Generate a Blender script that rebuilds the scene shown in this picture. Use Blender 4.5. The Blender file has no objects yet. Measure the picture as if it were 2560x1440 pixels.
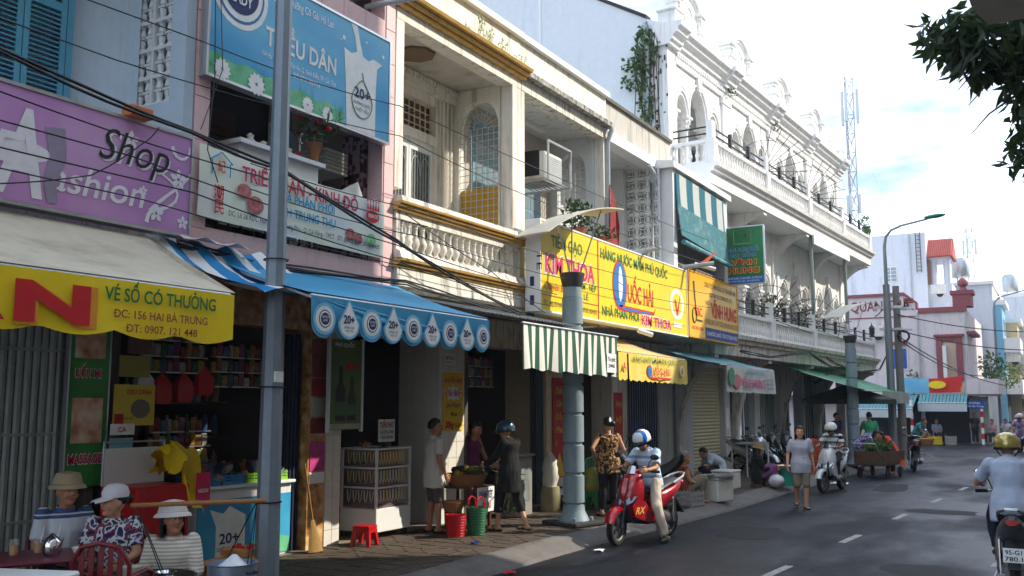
import bpy, math, random, unicodedata
from mathutils import Vector, Matrix, noise
from math import sin, cos, pi, radians
random.seed(7)
sc = bpy.context.scene
col = sc.collection

 # ---------------------------------------------------------------- camera
cam = bpy.data.cameras.new('camera')
cam.sensor_width = 36.0
cam.lens = 2350.0 / 2560.0 * 36.0
cam.clip_end = 3000
cam.clip_start = 0.05
camo = bpy.data.objects.new('camera', cam)
col.objects.link(camo)
camo.location = (0, 0, 2.0)
camo.rotation_euler = (radians(90 + 7.035), 0, radians(30.0))
sc.camera = camo

 # ---------------------------------------------------------------- light
SUN_AZ = radians(38)       # from +X (across the street) turned towards +Y (up the street)
SUN_EL = radians(36)
w = bpy.data.worlds.new('World')
sc.world = w
w.use_nodes = True
nt = w.node_tree
nt.nodes.clear()
sky = nt.nodes.new('ShaderNodeTexSky')
sky.sky_type = 'NISHITA'
sky.sun_disc = False
sky.sun_elevation = SUN_EL
sky.sun_rotation = pi / 2 - SUN_AZ
sky.air_density = 1.0
sky.dust_density = 0.6
sky.ozone_density = 1.2
tc = nt.nodes.new('ShaderNodeTexCoord')
mp = nt.nodes.new('ShaderNodeMapping')
mp.inputs['Scale'].default_value = (1.0, 1.0, 3.2)
mp.inputs['Rotation'].default_value = (0, 0, radians(12))
ns = nt.nodes.new('ShaderNodeTexNoise')
ns.inputs['Scale'].default_value = 2.3
ns.inputs['Detail'].default_value = 7
ns.inputs['Roughness'].default_value = 0.58
rp = nt.nodes.new('ShaderNodeValToRGB')
rp.color_ramp.elements[0].position = 0.40
rp.color_ramp.elements[1].position = 0.58
mx = nt.nodes.new('ShaderNodeMixRGB')
mx.inputs[2].default_value = (11.0, 12.4, 14.4, 1)
bg = nt.nodes.new('ShaderNodeBackground')
bg.inputs[1].default_value = 0.15
wo = nt.nodes.new('ShaderNodeOutputWorld')
L = nt.links.new
L(tc.outputs['Generated'], mp.inputs[0])
L(mp.outputs[0], ns.inputs['Vector'])
L(ns.outputs[0], rp.inputs[0])
L(rp.outputs[0], mx.inputs[0])
L(sky.outputs[0], mx.inputs[1])
L(mx.outputs[0], bg.inputs[0])
L(bg.outputs[0], wo.inputs[0])
sl = bpy.data.lights.new('sun', 'SUN')
sl.energy = 4.2
sl.angle = radians(0.6)
sl.color = (1.0, 0.90, 0.75)
slo = bpy.data.objects.new('sun', sl)
col.objects.link(slo)
sd = Vector((cos(SUN_EL) * cos(SUN_AZ), cos(SUN_EL) * sin(SUN_AZ), sin(SUN_EL)))
slo.rotation_euler = sd.to_track_quat('Z', 'Y').to_euler()
sc.view_settings.view_transform = 'Standard'
sc.view_settings.look = 'None'
sc.view_settings.gamma = 1
sc.view_settings.use_curve_mapping = False
sc.view_settings.exposure = 0.55
sc.cycles.use_denoising = True
sc.cycles.max_bounces = 6
sc.cycles.diffuse_bounces = 3
sc.cycles.glossy_bounces = 3
sc.cycles.transmission_bounces = 4
sc.cycles.transparent_max_bounces = 8
sc.cycles.caustics_reflective = False
sc.cycles.caustics_refractive = False
sc.cycles.sample_clamp_indirect = 6

 # ---------------------------------------------------------------- materials
def S(r, g, b):
 f = lambda c: (c / 255 / 12.92) if c <= 10 else ((c / 255 + 0.055) / 1.055) ** 2.4
 return (f(r), f(g), f(b), 1)

MATS = {}
def mat(name, c, rough=0.7, metal=0.0, var=0.12, scale=6.0, bump=0.0, bscale=40.0, streak=0.0,
 streak_c=(0.05, 0.05, 0.045, 1), spec=0.4, alpha=1.0, trans=0.0, coat=0.0, st=(5, 5, 0.5), st_lo=0.5, obj=False):
 if name in MATS:
  return MATS[name]
 m = bpy.data.materials.new(name)
 m.use_nodes = True
 n = m.node_tree
 b = n.nodes['Principled BSDF']
 b.inputs['Roughness'].default_value = rough
 b.inputs['Metallic'].default_value = metal
 b.inputs['Specular IOR Level'].default_value = spec
 b.inputs['Alpha'].default_value = alpha
 b.inputs['Transmission Weight'].default_value = trans
 b.inputs['Coat Weight'].default_value = coat
 b.inputs['Coat Roughness'].default_value = 0.08
 k = n.links.new
 if obj:
  pos = n.nodes.new('ShaderNodeTexCoord').outputs['Object']
 else:
  pos = n.nodes.new('ShaderNodeNewGeometry').outputs['Position']
 no = n.nodes.new('ShaderNodeTexNoise')
 no.inputs['Scale'].default_value = scale
 no.inputs['Detail'].default_value = 6
 no.inputs['Roughness'].default_value = 0.65
 k(pos, no.inputs['Vector'])
 mr = n.nodes.new('ShaderNodeMapRange')
 mr.inputs[1].default_value = 0.25
 mr.inputs[2].default_value = 0.75
 mr.inputs[3].default_value = 1 - var
 mr.inputs[4].default_value = 1 + var
 k(no.outputs[0], mr.inputs[0])
 mu = n.nodes.new('ShaderNodeVectorMath')
 mu.operation = 'SCALE'
 mu.inputs[0].default_value = c[:3]
 k(mr.outputs[0], mu.inputs['Scale'])
 out = mu.outputs[0]
 if streak > 0:
  mm = n.nodes.new('ShaderNodeMapping')
  mm.inputs['Scale'].default_value = st
  k(pos, mm.inputs[0])
  n2 = n.nodes.new('ShaderNodeTexNoise')
  n2.inputs['Scale'].default_value = 1.0
  n2.inputs['Detail'].default_value = 8
  n2.inputs['Roughness'].default_value = 0.7
  k(mm.outputs[0], n2.inputs['Vector'])
  r2 = n.nodes.new('ShaderNodeMapRange')
  r2.inputs[1].default_value = st_lo
  r2.inputs[2].default_value = st_lo + 0.2
  r2.inputs[3].default_value = 0
  r2.inputs[4].default_value = streak
  k(n2.outputs[0], r2.inputs[0])
  m2 = n.nodes.new('ShaderNodeMixRGB')
  m2.inputs[2].default_value = streak_c
  k(r2.outputs[0], m2.inputs[0])
  k(out, m2.inputs[1])
  out = m2.outputs[0]
 k(out, b.inputs['Base Color'])
 rr = n.nodes.new('ShaderNodeMapRange')
 rr.inputs[3].default_value = max(0.02, rough - 0.12)
 rr.inputs[4].default_value = min(1, rough + 0.12)
 k(no.outputs[0], rr.inputs[0])
 k(rr.outputs[0], b.inputs['Roughness'])
 if bump > 0:
  nb = n.nodes.new('ShaderNodeTexNoise')
  nb.inputs['Scale'].default_value = bscale
  nb.inputs['Detail'].default_value = 5
  k(pos, nb.inputs['Vector'])
  bp = n.nodes.new('ShaderNodeBump')
  bp.inputs['Strength'].default_value = bump
  bp.inputs['Distance'].default_value = 0.01
  k(nb.outputs[0], bp.inputs['Height'])
  k(bp.outputs[0], b.inputs['Normal'])
 MATS[name] = m
 return m

def nodes_of(m):
 return m.node_tree.nodes, m.node_tree.links.new, m.node_tree.nodes['Principled BSDF']

def ramp_mat(name, stops, kind='noise', scale=5.0, rough=0.7, axis=(1, 1, 1), const=False, detail=4, obj=True, rand=1.0, loc=(0, 0, 0)):
 """procedural print or weave: kind noise | voronoi | wave, through a colour ramp"""
 if name in MATS:
  return MATS[name]
 m = mat(name, (1, 1, 1, 1), rough=rough, var=0.0)
 n, k, b = nodes_of(m)
 t = n.new('ShaderNodeTexCoord')
 mp_ = n.new('ShaderNodeMapping')
 mp_.inputs['Scale'].default_value = axis
 mp_.inputs['Location'].default_value = loc
 if obj:
  k(t.outputs['Object'], mp_.inputs[0])
 else:
  k(n.new('ShaderNodeNewGeometry').outputs['Position'], mp_.inputs[0])
 if kind == 'noise':
  x = n.new('ShaderNodeTexNoise'); x.inputs['Scale'].default_value = scale
  x.inputs['Detail'].default_value = detail
  o = x.outputs[0]
 elif kind == 'voronoi':
  x = n.new('ShaderNodeTexVoronoi'); x.inputs['Scale'].default_value = scale
  x.inputs['Randomness'].default_value = rand
  o = x.outputs['Distance']
 elif kind == 'cells':
  x = n.new('ShaderNodeTexVoronoi'); x.inputs['Scale'].default_value = scale
  x.inputs['Randomness'].default_value = rand
  sp = n.new('ShaderNodeSeparateColor')
  k(x.outputs['Color'], sp.inputs[0])
  o = sp.outputs[0]
 elif kind == 'wavey':
  x = n.new('ShaderNodeTexWave'); x.inputs['Scale'].default_value = scale
  x.bands_direction = 'Y'
  o = x.outputs[0]
 elif kind == 'wave':
  x = n.new('ShaderNodeTexWave'); x.inputs['Scale'].default_value = scale
  x.bands_direction = 'X'
  o = x.outputs[0]
 elif kind == 'grad':
  x = n.new('ShaderNodeTexGradient')
  o = x.outputs[0]
 elif kind == 'radial':
  x = n.new('ShaderNodeTexGradient'); x.gradient_type = 'SPHERICAL'
  o = x.outputs[0]
 k(mp_.outputs[0], x.inputs['Vector'])
 r = n.new('ShaderNodeValToRGB')
 cr = r.color_ramp
 cr.interpolation = 'CONSTANT' if const else 'LINEAR'
 while len(cr.elements) < len(stops):
  cr.elements.new(0.5)
 for e, (p, c) in zip(cr.elements, stops):
  e.position = p
  e.color = c
 k(o, r.inputs[0])
 k(r.outputs[0], b.inputs['Base Color'])
 return m

  # ---------------------------------------------------------------- scene objects
MW = {}
def wm(o):
 return MW.get(o.name, Matrix.Identity(4)) if o else Matrix.Identity(4)

def tag(o, label=None, cat=None, group=None, kind=None):
 if label: o['label'] = label
 if cat: o['category'] = cat
 if group: o['group'] = group
 if kind: o['kind'] = kind
 return o

def T(name, label, cat, loc=(0, 0, 0), rz=0.0, group=None):
 o = bpy.data.objects.new(name, None)
 col.objects.link(o)
 o.empty_display_size = 0.2
 o.location = loc
 o.rotation_euler = (0, 0, rz)
 MW[o.name] = Matrix.Translation(loc) @ Matrix.Rotation(rz, 4, 'Z')
 return tag(o, label, cat, group)

class MB:
 def __init__(s):
  s.v, s.f, s.m, s.sm = [], [], [], []
  s.X = None
 def add(s, vs, fs, mi=0, smooth=False):
  b = len(s.v)
  if s.X is not None:
   vs = [s.X @ Vector(p) for p in vs]
  s.v += [tuple(p) for p in vs]
  for q in fs:
   s.f.append(tuple(b + i for i in q)); s.m.append(mi); s.sm.append(smooth)
  return s
 def box(s, x0, x1, y0, y1, z0, z1, mi=0):
  return s.add([(x0, y0, z0), (x1, y0, z0), (x1, y1, z0), (x0, y1, z0), (x0, y0, z1), (x1, y0, z1), (x1, y1, z1), (x0, y1, z1)],
   [(0, 3, 2, 1), (4, 5, 6, 7), (0, 1, 5, 4), (1, 2, 6, 5), (2, 3, 7, 6), (3, 0, 4, 7)], mi)
 def bbox(s, x0, x1, y0, y1, z0, z1, bv=0.01, mi=0):
  """box with chamfered edges"""
  xs, ys, zs = (x0, x1), (y0, y1), (z0, z1)
  vs, idx = [], {}
  for i in (0, 1):
   for j in (0, 1):
    for k in (0, 1):
     for a in range(3):
      p = [xs[i], ys[j], zs[k]]
      sg = [1 - 2 * i, 1 - 2 * j, 1 - 2 * k]
      for c in range(3):
       if c != a: p[c] += bv * sg[c]
      idx[(i, j, k, a)] = len(vs)
      vs.append(tuple(p))
  fs = []
  I = idx
  fs.append([I[(0, 0, 0, 0)], I[(0, 0, 1, 0)], I[(0, 1, 1, 0)], I[(0, 1, 0, 0)]])
  fs.append([I[(1, 0, 0, 0)], I[(1, 1, 0, 0)], I[(1, 1, 1, 0)], I[(1, 0, 1, 0)]])
  fs.append([I[(0, 0, 0, 1)], I[(1, 0, 0, 1)], I[(1, 0, 1, 1)], I[(0, 0, 1, 1)]])
  fs.append([I[(0, 1, 0, 1)], I[(0, 1, 1, 1)], I[(1, 1, 1, 1)], I[(1, 1, 0, 1)]])
  fs.append([I[(0, 0, 0, 2)], I[(0, 1, 0, 2)], I[(1, 1, 0, 2)], I[(1, 0, 0, 2)]])
  fs.append([I[(0, 0, 1, 2)], I[(1, 0, 1, 2)], I[(1, 1, 1, 2)], I[(0, 1, 1, 2)]])
  for i in (0, 1):
   for j in (0, 1):
    fs.append([I[(i, j, 0, 0)], I[(i, j, 1, 0)], I[(i, j, 1, 1)], I[(i, j, 0, 1)]])
    fs.append([I[(i, 0, j, 0)], I[(i, 1, j, 0)], I[(i, 1, j, 2)], I[(i, 0, j, 2)]])
    fs.append([I[(0, i, j, 1)], I[(1, i, j, 1)], I[(1, i, j, 2)], I[(0, i, j, 2)]])
    for k in (0, 1):
     fs.append([I[(i, j, k, 0)], I[(i, j, k, 1)], I[(i, j, k, 2)]])
  return s.add(vs, fs, mi)
 def prism(s, poly, o, u, v, d, mi=0, smooth=False):
  """polygon (a,b) -> o+a*u+b*v, thickness vector d"""
  o, u, v, d = Vector(o), Vector(u), Vector(v), Vector(d)
  a = [o + u * p[0] + v * p[1] for p in poly]
  b = [p + d for p in a]
  n = len(a)
  s.add(a + b, [tuple(range(n))[::-1], tuple(range(n, 2 * n))], mi)
  return s.add(a + b, [(i, (i + 1) % n, n + (i + 1) % n, n + i) for i in range(n)], mi, smooth)
 def profile_y(s, poly, y0, y1, mi=0):
  """(x,z) outline run along y"""
  return s.prism(poly, (0, y0, 0), (1, 0, 0), (0, 0, 1), (0, y1 - y0, 0), mi)
 def loft(s, rings, mi=0, smooth=True, cap=True, closed=True):
  n = len(rings[0])
  vs = [p for r in rings for p in r]
  fs = []
  for i in range(len(rings) - 1):
   for j in range(n if closed else n - 1):
    fs.append((i * n + j, i * n + (j + 1) % n, (i + 1) * n + (j + 1) % n, (i + 1) * n + j))
  s.add(vs, fs, mi, smooth)
  if cap and closed:
   s.add(list(rings[0]), [tuple(range(n))[::-1]], mi, False)
   s.add(list(rings[-1]), [tuple(range(n))], mi, False)
  return s
 def tube(s, pts, r, n=8, mi=0, cap=True, smooth=True, sy=1.0):
  pts = [Vector(p) for p in pts]
  m = len(pts)
  rs = r if isinstance(r, (list, tuple)) else [r] * m
  rings, ref = [], None
  for i, p in enumerate(pts):
   t = (pts[min(i + 1, m - 1)] - pts[max(i - 1, 0)])
   t = t.normalized() if t.length > 1e-9 else Vector((0, 0, 1))
   if ref is None:
    ref = Vector((0, 0, 1)) if abs(t.z) < 0.9 else Vector((1, 0, 0))
   a = t.cross(ref)
   a = a.normalized() if a.length > 1e-6 else t.orthogonal().normalized()
   b = t.cross(a)
   ref = b * -1 if False else ref
   rings.append([p + a * (cos(2 * pi * k / n) * rs[i]) + b * (sin(2 * pi * k / n) * rs[i] * sy) for k in range(n)])
  return s.loft(rings, mi, smooth, cap)
 def lathe(s, prof, c=(0, 0, 0), n=16, mi=0, smooth=True, cap=True, sx=1.0, sy=1.0):
  rings = [[(c[0] + r * cos(2 * pi * k / n) * sx, c[1] + r * sin(2 * pi * k / n) * sy, c[2] + z) for k in range(n)] for r, z in prof]
  return s.loft(rings, mi, smooth, cap)
 def ell(s, c, r, n=12, m=8, mi=0):
  r = (r, r, r) if isinstance(r, (int, float)) else r
  rings = []
  for i in range(1, m):
   t = pi * i / m
   rings.append([(c[0] + r[0] * sin(t) * cos(2 * pi * k / n), c[1] + r[1] * sin(t) * sin(2 * pi * k / n), c[2] - r[2] * cos(t)) for k in range(n)])
  s.loft(rings, mi, True, False)
  b = [(c[0], c[1], c[2] - r[2])] + rings[0]
  s.add(b, [(0, 1 + (k + 1) % n, 1 + k) for k in range(n)], mi, True)
  b = [(c[0], c[1], c[2] + r[2])] + rings[-1]
  return s.add(b, [(0, 1 + k, 1 + (k + 1) % n) for k in range(n)], mi, True)
 def mesh(s, name, mats):
  me = bpy.data.meshes.new(name)
  me.from_pydata(s.v, [], s.f)
  for m_ in (mats if isinstance(mats, (list, tuple)) else [mats]):
   me.materials.append(m_)
  me.polygons.foreach_set('material_index', s.m)
  me.polygons.foreach_set('use_smooth', s.sm)
  me.update()
  if any(s.sm): me.set_sharp_from_angle(angle=radians(42))
  return me
 def build(s, name, mats, parent=None, local=False, label=None):
  if parent is not None and not local:
   iv = wm(parent).inverted()
   s.v = [tuple(iv @ Vector(p)) for p in s.v]
  o = bpy.data.objects.new(name, s.mesh(name, mats))
  col.objects.link(o)
  if parent is not None:
   o.parent = parent
   MW[o.name] = wm(parent).copy()
  if label: o['label'] = label
  return o

def piece(name, me, parent=None, loc=(0, 0, 0), rot=(0, 0, 0), scale=(1, 1, 1)):
 """one more object on shared mesh data; loc in the parent's own frame"""
 o = bpy.data.objects.new(name, me)
 col.objects.link(o)
 o.location, o.rotation_euler, o.scale = loc, rot, scale
 if parent is not None:
  o.parent = parent
 return o

def solo(mb, name, mats, label, cat, group=None, kind=None, base=None):
 """a thing that is one mesh: origin put at its base"""
 if base is None:
  xs = [p[0] for p in mb.v]; ys = [p[1] for p in mb.v]; zs = [p[2] for p in mb.v]
  base = ((min(xs) + max(xs)) / 2, (min(ys) + max(ys)) / 2, min(zs))
 mb.v = [(p[0] - base[0], p[1] - base[1], p[2] - base[2]) for p in mb.v]
 o = bpy.data.objects.new(name, mb.mesh(name, mats))
 col.objects.link(o)
 o.location = base
 MW[o.name] = Matrix.Translation(base)
 return tag(o, label, cat, group, kind)

def struct(mb, name, mats, parent=None):
 o = mb.build(name, mats, parent)
 if parent is None:
  o['kind'] = 'structure'
 return o

def copy_tree(o, parent=None):
 c = o.copy()
 col.objects.link(c)
 if parent is not None:
  c.parent = parent
 for ch in list(o.children):
  copy_tree(ch, c)
 return c

  # ---------------------------------------------------------------- lettering
TXT = {}
def raw_text(body, bold, shear, res, space):
 c = bpy.data.curves.new('t', 'FONT')
 c.body = body
 c.offset = bold
 c.shear = shear
 c.resolution_u = res
 c.space_character = space
 o = bpy.data.objects.new('t', c)
 m = bpy.data.meshes.new_from_object(o)
 r = ([v.co.copy() for v in m.vertices], [tuple(p.vertices) for p in m.polygons])
 bpy.data.objects.remove(o); bpy.data.curves.remove(c); bpy.data.meshes.remove(m)
 return r
def text_mesh(body, bold=0.0, shear=0.0, res=3, space=1.0):
 """letters as faces; the bar of D-stroke and the horns of O and U are added here"""
 k = (body, bold, shear, res, space)
 if k not in TXT:
  plain, marks = '', []
  for ch in unicodedata.normalize('NFC', body):
   d = unicodedata.normalize('NFD', ch)
   if ch in 'Đđ':
    marks.append((len(plain), ch)); plain += 'D' if ch == 'Đ' else 'd'
   elif chr(0x31b) in d:
    marks.append((len(plain), d[0])); plain += unicodedata.normalize('NFC', d.replace(chr(0x31b), ''))
   else:
    plain += ch
  vs, fs = raw_text(plain, bold, shear, res, space)
  e = lambda q: max(v.x for v in raw_text(q + '|', 0, 0, 1, space)[0])
  for i, ch in marks:
   x0, x1 = e(plain[:i]) - e(''), e(plain[:i + 1]) - e('')
   if ch == 'Đ': q = [(x0 - .03, .33 - bold), (x0 + .28, .33 - bold), (x0 + .28, .39 + bold), (x0 - .03, .39 + bold)]
   elif ch == 'đ': q = [(x1 - .3, .6), (x1 + .02, .6), (x1 + .02, .65 + bold), (x1 - .3, .65 + bold)]
   else:
    t_ = .73 if ch in 'OU' else .54
    q = [(x1 - .1, t_ - .09), (x1 - .02, t_ - .06), (x1 + .0, t_ + .07), (x1 + .07, t_ + .07), (x1 + .05, t_ - .08), (x1 - .08, t_ - .16)]
   n = len(vs)
   vs = vs + [Vector((x + shear * y, y, .0004)) for x, y in q]
   fs = fs + [tuple(range(n, n + len(q)))]
  TXT[k] = (vs, fs)
 return TXT[k]

def text(mb, body, o, u=(0, 1, 0), v=(0, 0, 1), h=0.1, w=None, mi=0, bold=0.0, shear=0.0, align='l', lift=0.003, res=3, space=1.0):
 """flat lettering at o (left end of the base line), cap height h, run w wide when given"""
 vs, fs = text_mesh(body, bold, shear, res, space)
 if not vs:
  return mb
 u, v = Vector(u).normalized(), Vector(v).normalized()
 nrm = u.cross(v)
 x0 = min(p.x for p in vs); x1 = max(p.x for p in vs)
 k = h / 0.73
 kx = (w / (x1 - x0)) if w else k
 run = (x1 - x0) * kx
 sh = {'l': 0, 'c': -run / 2, 'r': -run}[align]
 O = Vector(o) + nrm * lift
 mb.add([O + u * ((p.x - x0) * kx + sh) + v * (p.y * k) for p in vs], fs, mi)
 return mb

  # ---------------------------------------------------------------- shared palette
WHITE = mat('white_paint', S(226, 228, 228), 0.6, var=0.05, streak=0.25, st_lo=0.56)
WHITEP = mat('white_plastic', S(228, 230, 230), 0.4, var=0.04)
BLACK = mat('black_paint', S(22, 22, 24), 0.45, var=0.1)
DARK = mat('dark_void', S(30, 28, 28), 0.9, var=0.2)
STEEL = mat('steel', S(170, 174, 178), 0.35, 0.9, var=0.1)
GALV = mat('galvanised', S(128, 140, 150), 0.5, 0.35, var=0.14, scale=9, streak=0.25)
ALU = mat('aluminium', S(200, 203, 206), 0.32, 0.85, var=0.08)
CABLE = mat('cable_black', S(20, 20, 22), 0.6, var=0.1)
PVC = mat('grey_pipe', S(176, 184, 190), 0.5, var=0.08, streak=0.3)
RUBBER = mat('rubber', S(26, 26, 27), 0.75, var=0.15)
CHROME = mat('chrome', S(210, 212, 214), 0.12, 1.0, var=0.03)
GLASS = mat('clear_glass', S(235, 240, 240), 0.05, var=0.0, trans=0.0, alpha=0.08, spec=0.8)
def paint(name, r, g, b, rough=0.6, **k):
 return mat(name, S(r, g, b), rough, **k)
RED = paint('print_red', 200, 28, 34)
GREENP = paint('print_green', 20, 110, 52)
YEL = paint('print_yellow', 246, 216, 24)
BLUEP = paint('print_blue', 22, 60, 130)
MAG = paint('print_magenta', 206, 26, 84)
WHP = paint('print_white', 240, 242, 242)
BLP = paint('print_black', 26, 26, 30)
NAVY = paint('print_navy', 20, 44, 100)
 # ================================================================ ground, road, pavement
ASPH = mat('asphalt', S(33, 36, 43), 0.62, var=0.28, scale=3.0, bump=0.5, bscale=220, streak=0.5, streak_c=S(50, 52, 57), st=(0.9, 0.16, 1), st_lo=0.5, spec=0.2)
def asphalt_wet():
 n, k, b = nodes_of(ASPH)
 g = n.new('ShaderNodeNewGeometry')
 m1 = n.new('ShaderNodeMapping'); m1.inputs['Scale'].default_value = (0.55, 0.22, 1)
 no = n.new('ShaderNodeTexNoise'); no.inputs['Scale'].default_value = 1; no.inputs['Detail'].default_value = 5
 r = n.new('ShaderNodeMapRange')
 r.inputs[1].default_value = 0.42; r.inputs[2].default_value = 0.6; r.inputs[3].default_value = 0.3; r.inputs[4].default_value = 0.7
 k(g.outputs['Position'], m1.inputs[0]); k(m1.outputs[0], no.inputs['Vector']); k(no.outputs[0], r.inputs[0]); k(r.outputs[0], b.inputs['Roughness'])
def asphalt_grain():
 n, k, b = nodes_of(ASPH)
 src = b.inputs['Base Color'].links[0].from_socket
 g = n.new('ShaderNodeNewGeometry')
 for sc_, lo, hi, a, c in ((130, .62, 1.3, .3, .7), (.7, .6, 1.35, .35, .65), (9, .75, 1.25, .35, .65)):
  no = n.new('ShaderNodeTexNoise'); no.inputs['Scale'].default_value = sc_; no.inputs['Detail'].default_value = 3
  r = n.new('ShaderNodeMapRange'); r.inputs[1].default_value = a; r.inputs[2].default_value = c; r.inputs[3].default_value = lo; r.inputs[4].default_value = hi
  m = n.new('ShaderNodeVectorMath'); m.operation = 'SCALE'
  k(g.outputs['Position'], no.inputs['Vector']); k(no.outputs[0], r.inputs[0]); k(src, m.inputs[0]); k(r.outputs[0], m.inputs['Scale']); src = m.outputs[0]
 mt = n.new('ShaderNodeMapping'); mt.inputs['Scale'].default_value = (2.2, .07, 1); mt.inputs['Rotation'].default_value = (0, 0, radians(4))
 no = n.new('ShaderNodeTexNoise'); no.inputs['Scale'].default_value = 1; no.inputs['Detail'].default_value = 4
 r = n.new('ShaderNodeMapRange'); r.inputs[1].default_value = .35; r.inputs[2].default_value = .65; r.inputs[3].default_value = .68; r.inputs[4].default_value = 1.35
 m = n.new('ShaderNodeVectorMath'); m.operation = 'SCALE'
 k(g.outputs['Position'], mt.inputs[0]); k(mt.outputs[0], no.inputs['Vector']); k(no.outputs[0], r.inputs[0]); k(src, m.inputs[0]); k(r.outputs[0], m.inputs['Scale']); src = m.outputs[0]
 v = n.new('ShaderNodeTexVoronoi'); v.feature = 'DISTANCE_TO_EDGE'; v.inputs['Scale'].default_value = .45
 w_ = n.new('ShaderNodeTexNoise'); w_.inputs['Scale'].default_value = 2.2; w_.inputs['Detail'].default_value = 5
 ad = n.new('ShaderNodeMixRGB'); ad.blend_type = 'ADD'; ad.inputs[0].default_value = .9
 k(g.outputs['Position'], ad.inputs[1]); k(g.outputs['Position'], w_.inputs['Vector']); k(w_.outputs['Color'], ad.inputs[2]); k(ad.outputs[0], v.inputs['Vector'])
 r = n.new('ShaderNodeMapRange'); r.inputs[1].default_value = .0; r.inputs[2].default_value = .014; r.inputs[3].default_value = .45; r.inputs[4].default_value = 1
 m = n.new('ShaderNodeVectorMath'); m.operation = 'SCALE'
 k(v.outputs['Distance'], r.inputs[0]); k(src, m.inputs[0]); k(r.outputs[0], m.inputs['Scale']); k(m.outputs[0], b.inputs['Base Color'])
asphalt_grain()
asphalt_wet()
EARTH = mat('earth', S(92, 86, 78), 0.95, var=0.2, scale=0.6, bump=0.3)
CONC = mat('concrete_kerb', S(104, 100, 96), 0.85, var=0.25, scale=4, bump=0.5, bscale=60, streak=0.6, streak_c=S(66, 58, 52), st=(2.5, 1.2, 2.5), st_lo=0.52)
PAVE = mat('paver_concrete', S(80, 70, 60), 0.85, var=0.3, scale=2.2, bump=0.35, bscale=90, streak=0.7, streak_c=S(66, 52, 40), st=(1.2, 0.7, 1), st_lo=0.48)

g = MB(); g.add([(-700, -300, -0.012), (700, -300, -0.012), (700, 1500, -0.012), (-700, 1500, -0.012)], [(0, 1, 2, 3)])
struct(g, 'ground', EARTH)

 # pavement edge (foot of the sloping kerb) from near to far, with the corner at the side street
KERB = [(-5.95, -8), (-5.93, 0), (-5.9, 6), (-5.88, 10), (-5.84, 12.6), (-5.62, 15), (-5.46, 18), (-5.42, 21.6), (-5.3, 26), (-5.15, 30),
 (-4.6, 33), (-3.9, 35), (-3.6, 36.6), (-4.0, 38.4), (-5.4, 40.2), (-7.6, 41.2), (-10, 41.8), (-18, 42.6)]
def kerb_x(y):
 for (xa, ya), (xb, yb) in zip(KERB[:13], KERB[1:13]):
  if ya <= y <= yb:
   return xa + (xb - xa) * (y - ya) / (yb - ya)
 return -5.4
rd = MB()
rd.add([(-30, -60, 0), (1.6, -60, 0), (1.6, 14, 0), (8, 120, 0), (34, 420, 0), (22, 420, 0), (-2.4, 130, 0), (-3.6, 56.5, 0), (-3.9, 53.4, 0), (-30, 55, 0)], [tuple(range(10))])
road = struct(rd, 'road', ASPH)
MARK = mat('lane_paint', S(168, 168, 164), 0.8, var=0.35, scale=14, streak=0.6, streak_c=S(70, 70, 70), st=(9, 9, 9), st_lo=0.47)
for i in range(9):
 y = 11.64 + i * 3.36
 x = -3.06 + i * 0.243
 d = MB()
 a = Vector((0.072, 1, 0)).normalized(); c = Vector((x, y, 0.004)); s_ = Vector((a.y, -a.x, 0))
 d.add([c - a * .5 - s_ * .055, c - a * .5 + s_ * .055, c + a * .5 + s_ * .055, c + a * .5 - s_ * .055], [(0, 1, 2, 3)])
 d.build('lane_mark', MARK, road)
  # faint white flecks of an old line close to the camera
for i, (x, y) in enumerate([(-0.86, 13.3), (-0.9, 12.2), (-0.95, 11.2), (-1.0, 10.2), (-0.8, 14.6), (-0.75, 16)]):
 d = MB(); d.add([(x, y, .004), (x + .1, y + .05, .004), (x + .12, y + .4, .004), (x + .02, y + .36, .004)], [(0, 1, 2, 3)])
 d.build('worn_mark', MARK, road)

PATCH = mat('asphalt_patch', S(30, 31, 34), .8, var=.25, scale=30, bump=.6, bscale=160)
for x, y, sx, sy, a in ((-4.3, 14.9, .9, 1.5, .1), (-2.0, 19.5, 1.2, .8, -.05), (-3.6, 24.5, .7, 2.4, .05), (-1.6, 12.6, .8, .9, .2), (-4.9, 10.7, .5, 1.4, .0)):
 d = MB(); d.X = Matrix.Translation((x, y, .003)) @ Matrix.Rotation(a, 4, 'Z')
 d.add([(sx * cos(t_) * (abs(cos(t_)) ** -.45) * (.5 + .05 * sin(t_ * 5 + x)) if abs(cos(t_)) > .01 else 0, sy * sin(t_) * (abs(sin(t_)) ** -.45 if abs(sin(t_)) > .01 else 0) * (.5 + .04 * sin(t_ * 7)), 0) for t_ in [2 * pi * k / 28 for k in range(28)]], [tuple(range(28))])
 d.build('road_patch', PATCH, road)
pv = MB()
poly = [(x - 0.36, y - 0.1 if y > 36 else y) for x, y in KERB] + [(-18, -8)]
pv.prism([(p[0], p[1]) for p in poly], (0, 0, 0.0), (1, 0, 0), (0, 1, 0), (0, 0, 0.128))
pavement = struct(pv, 'pavement', PAVE)
kb = MB()
rings = []
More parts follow.
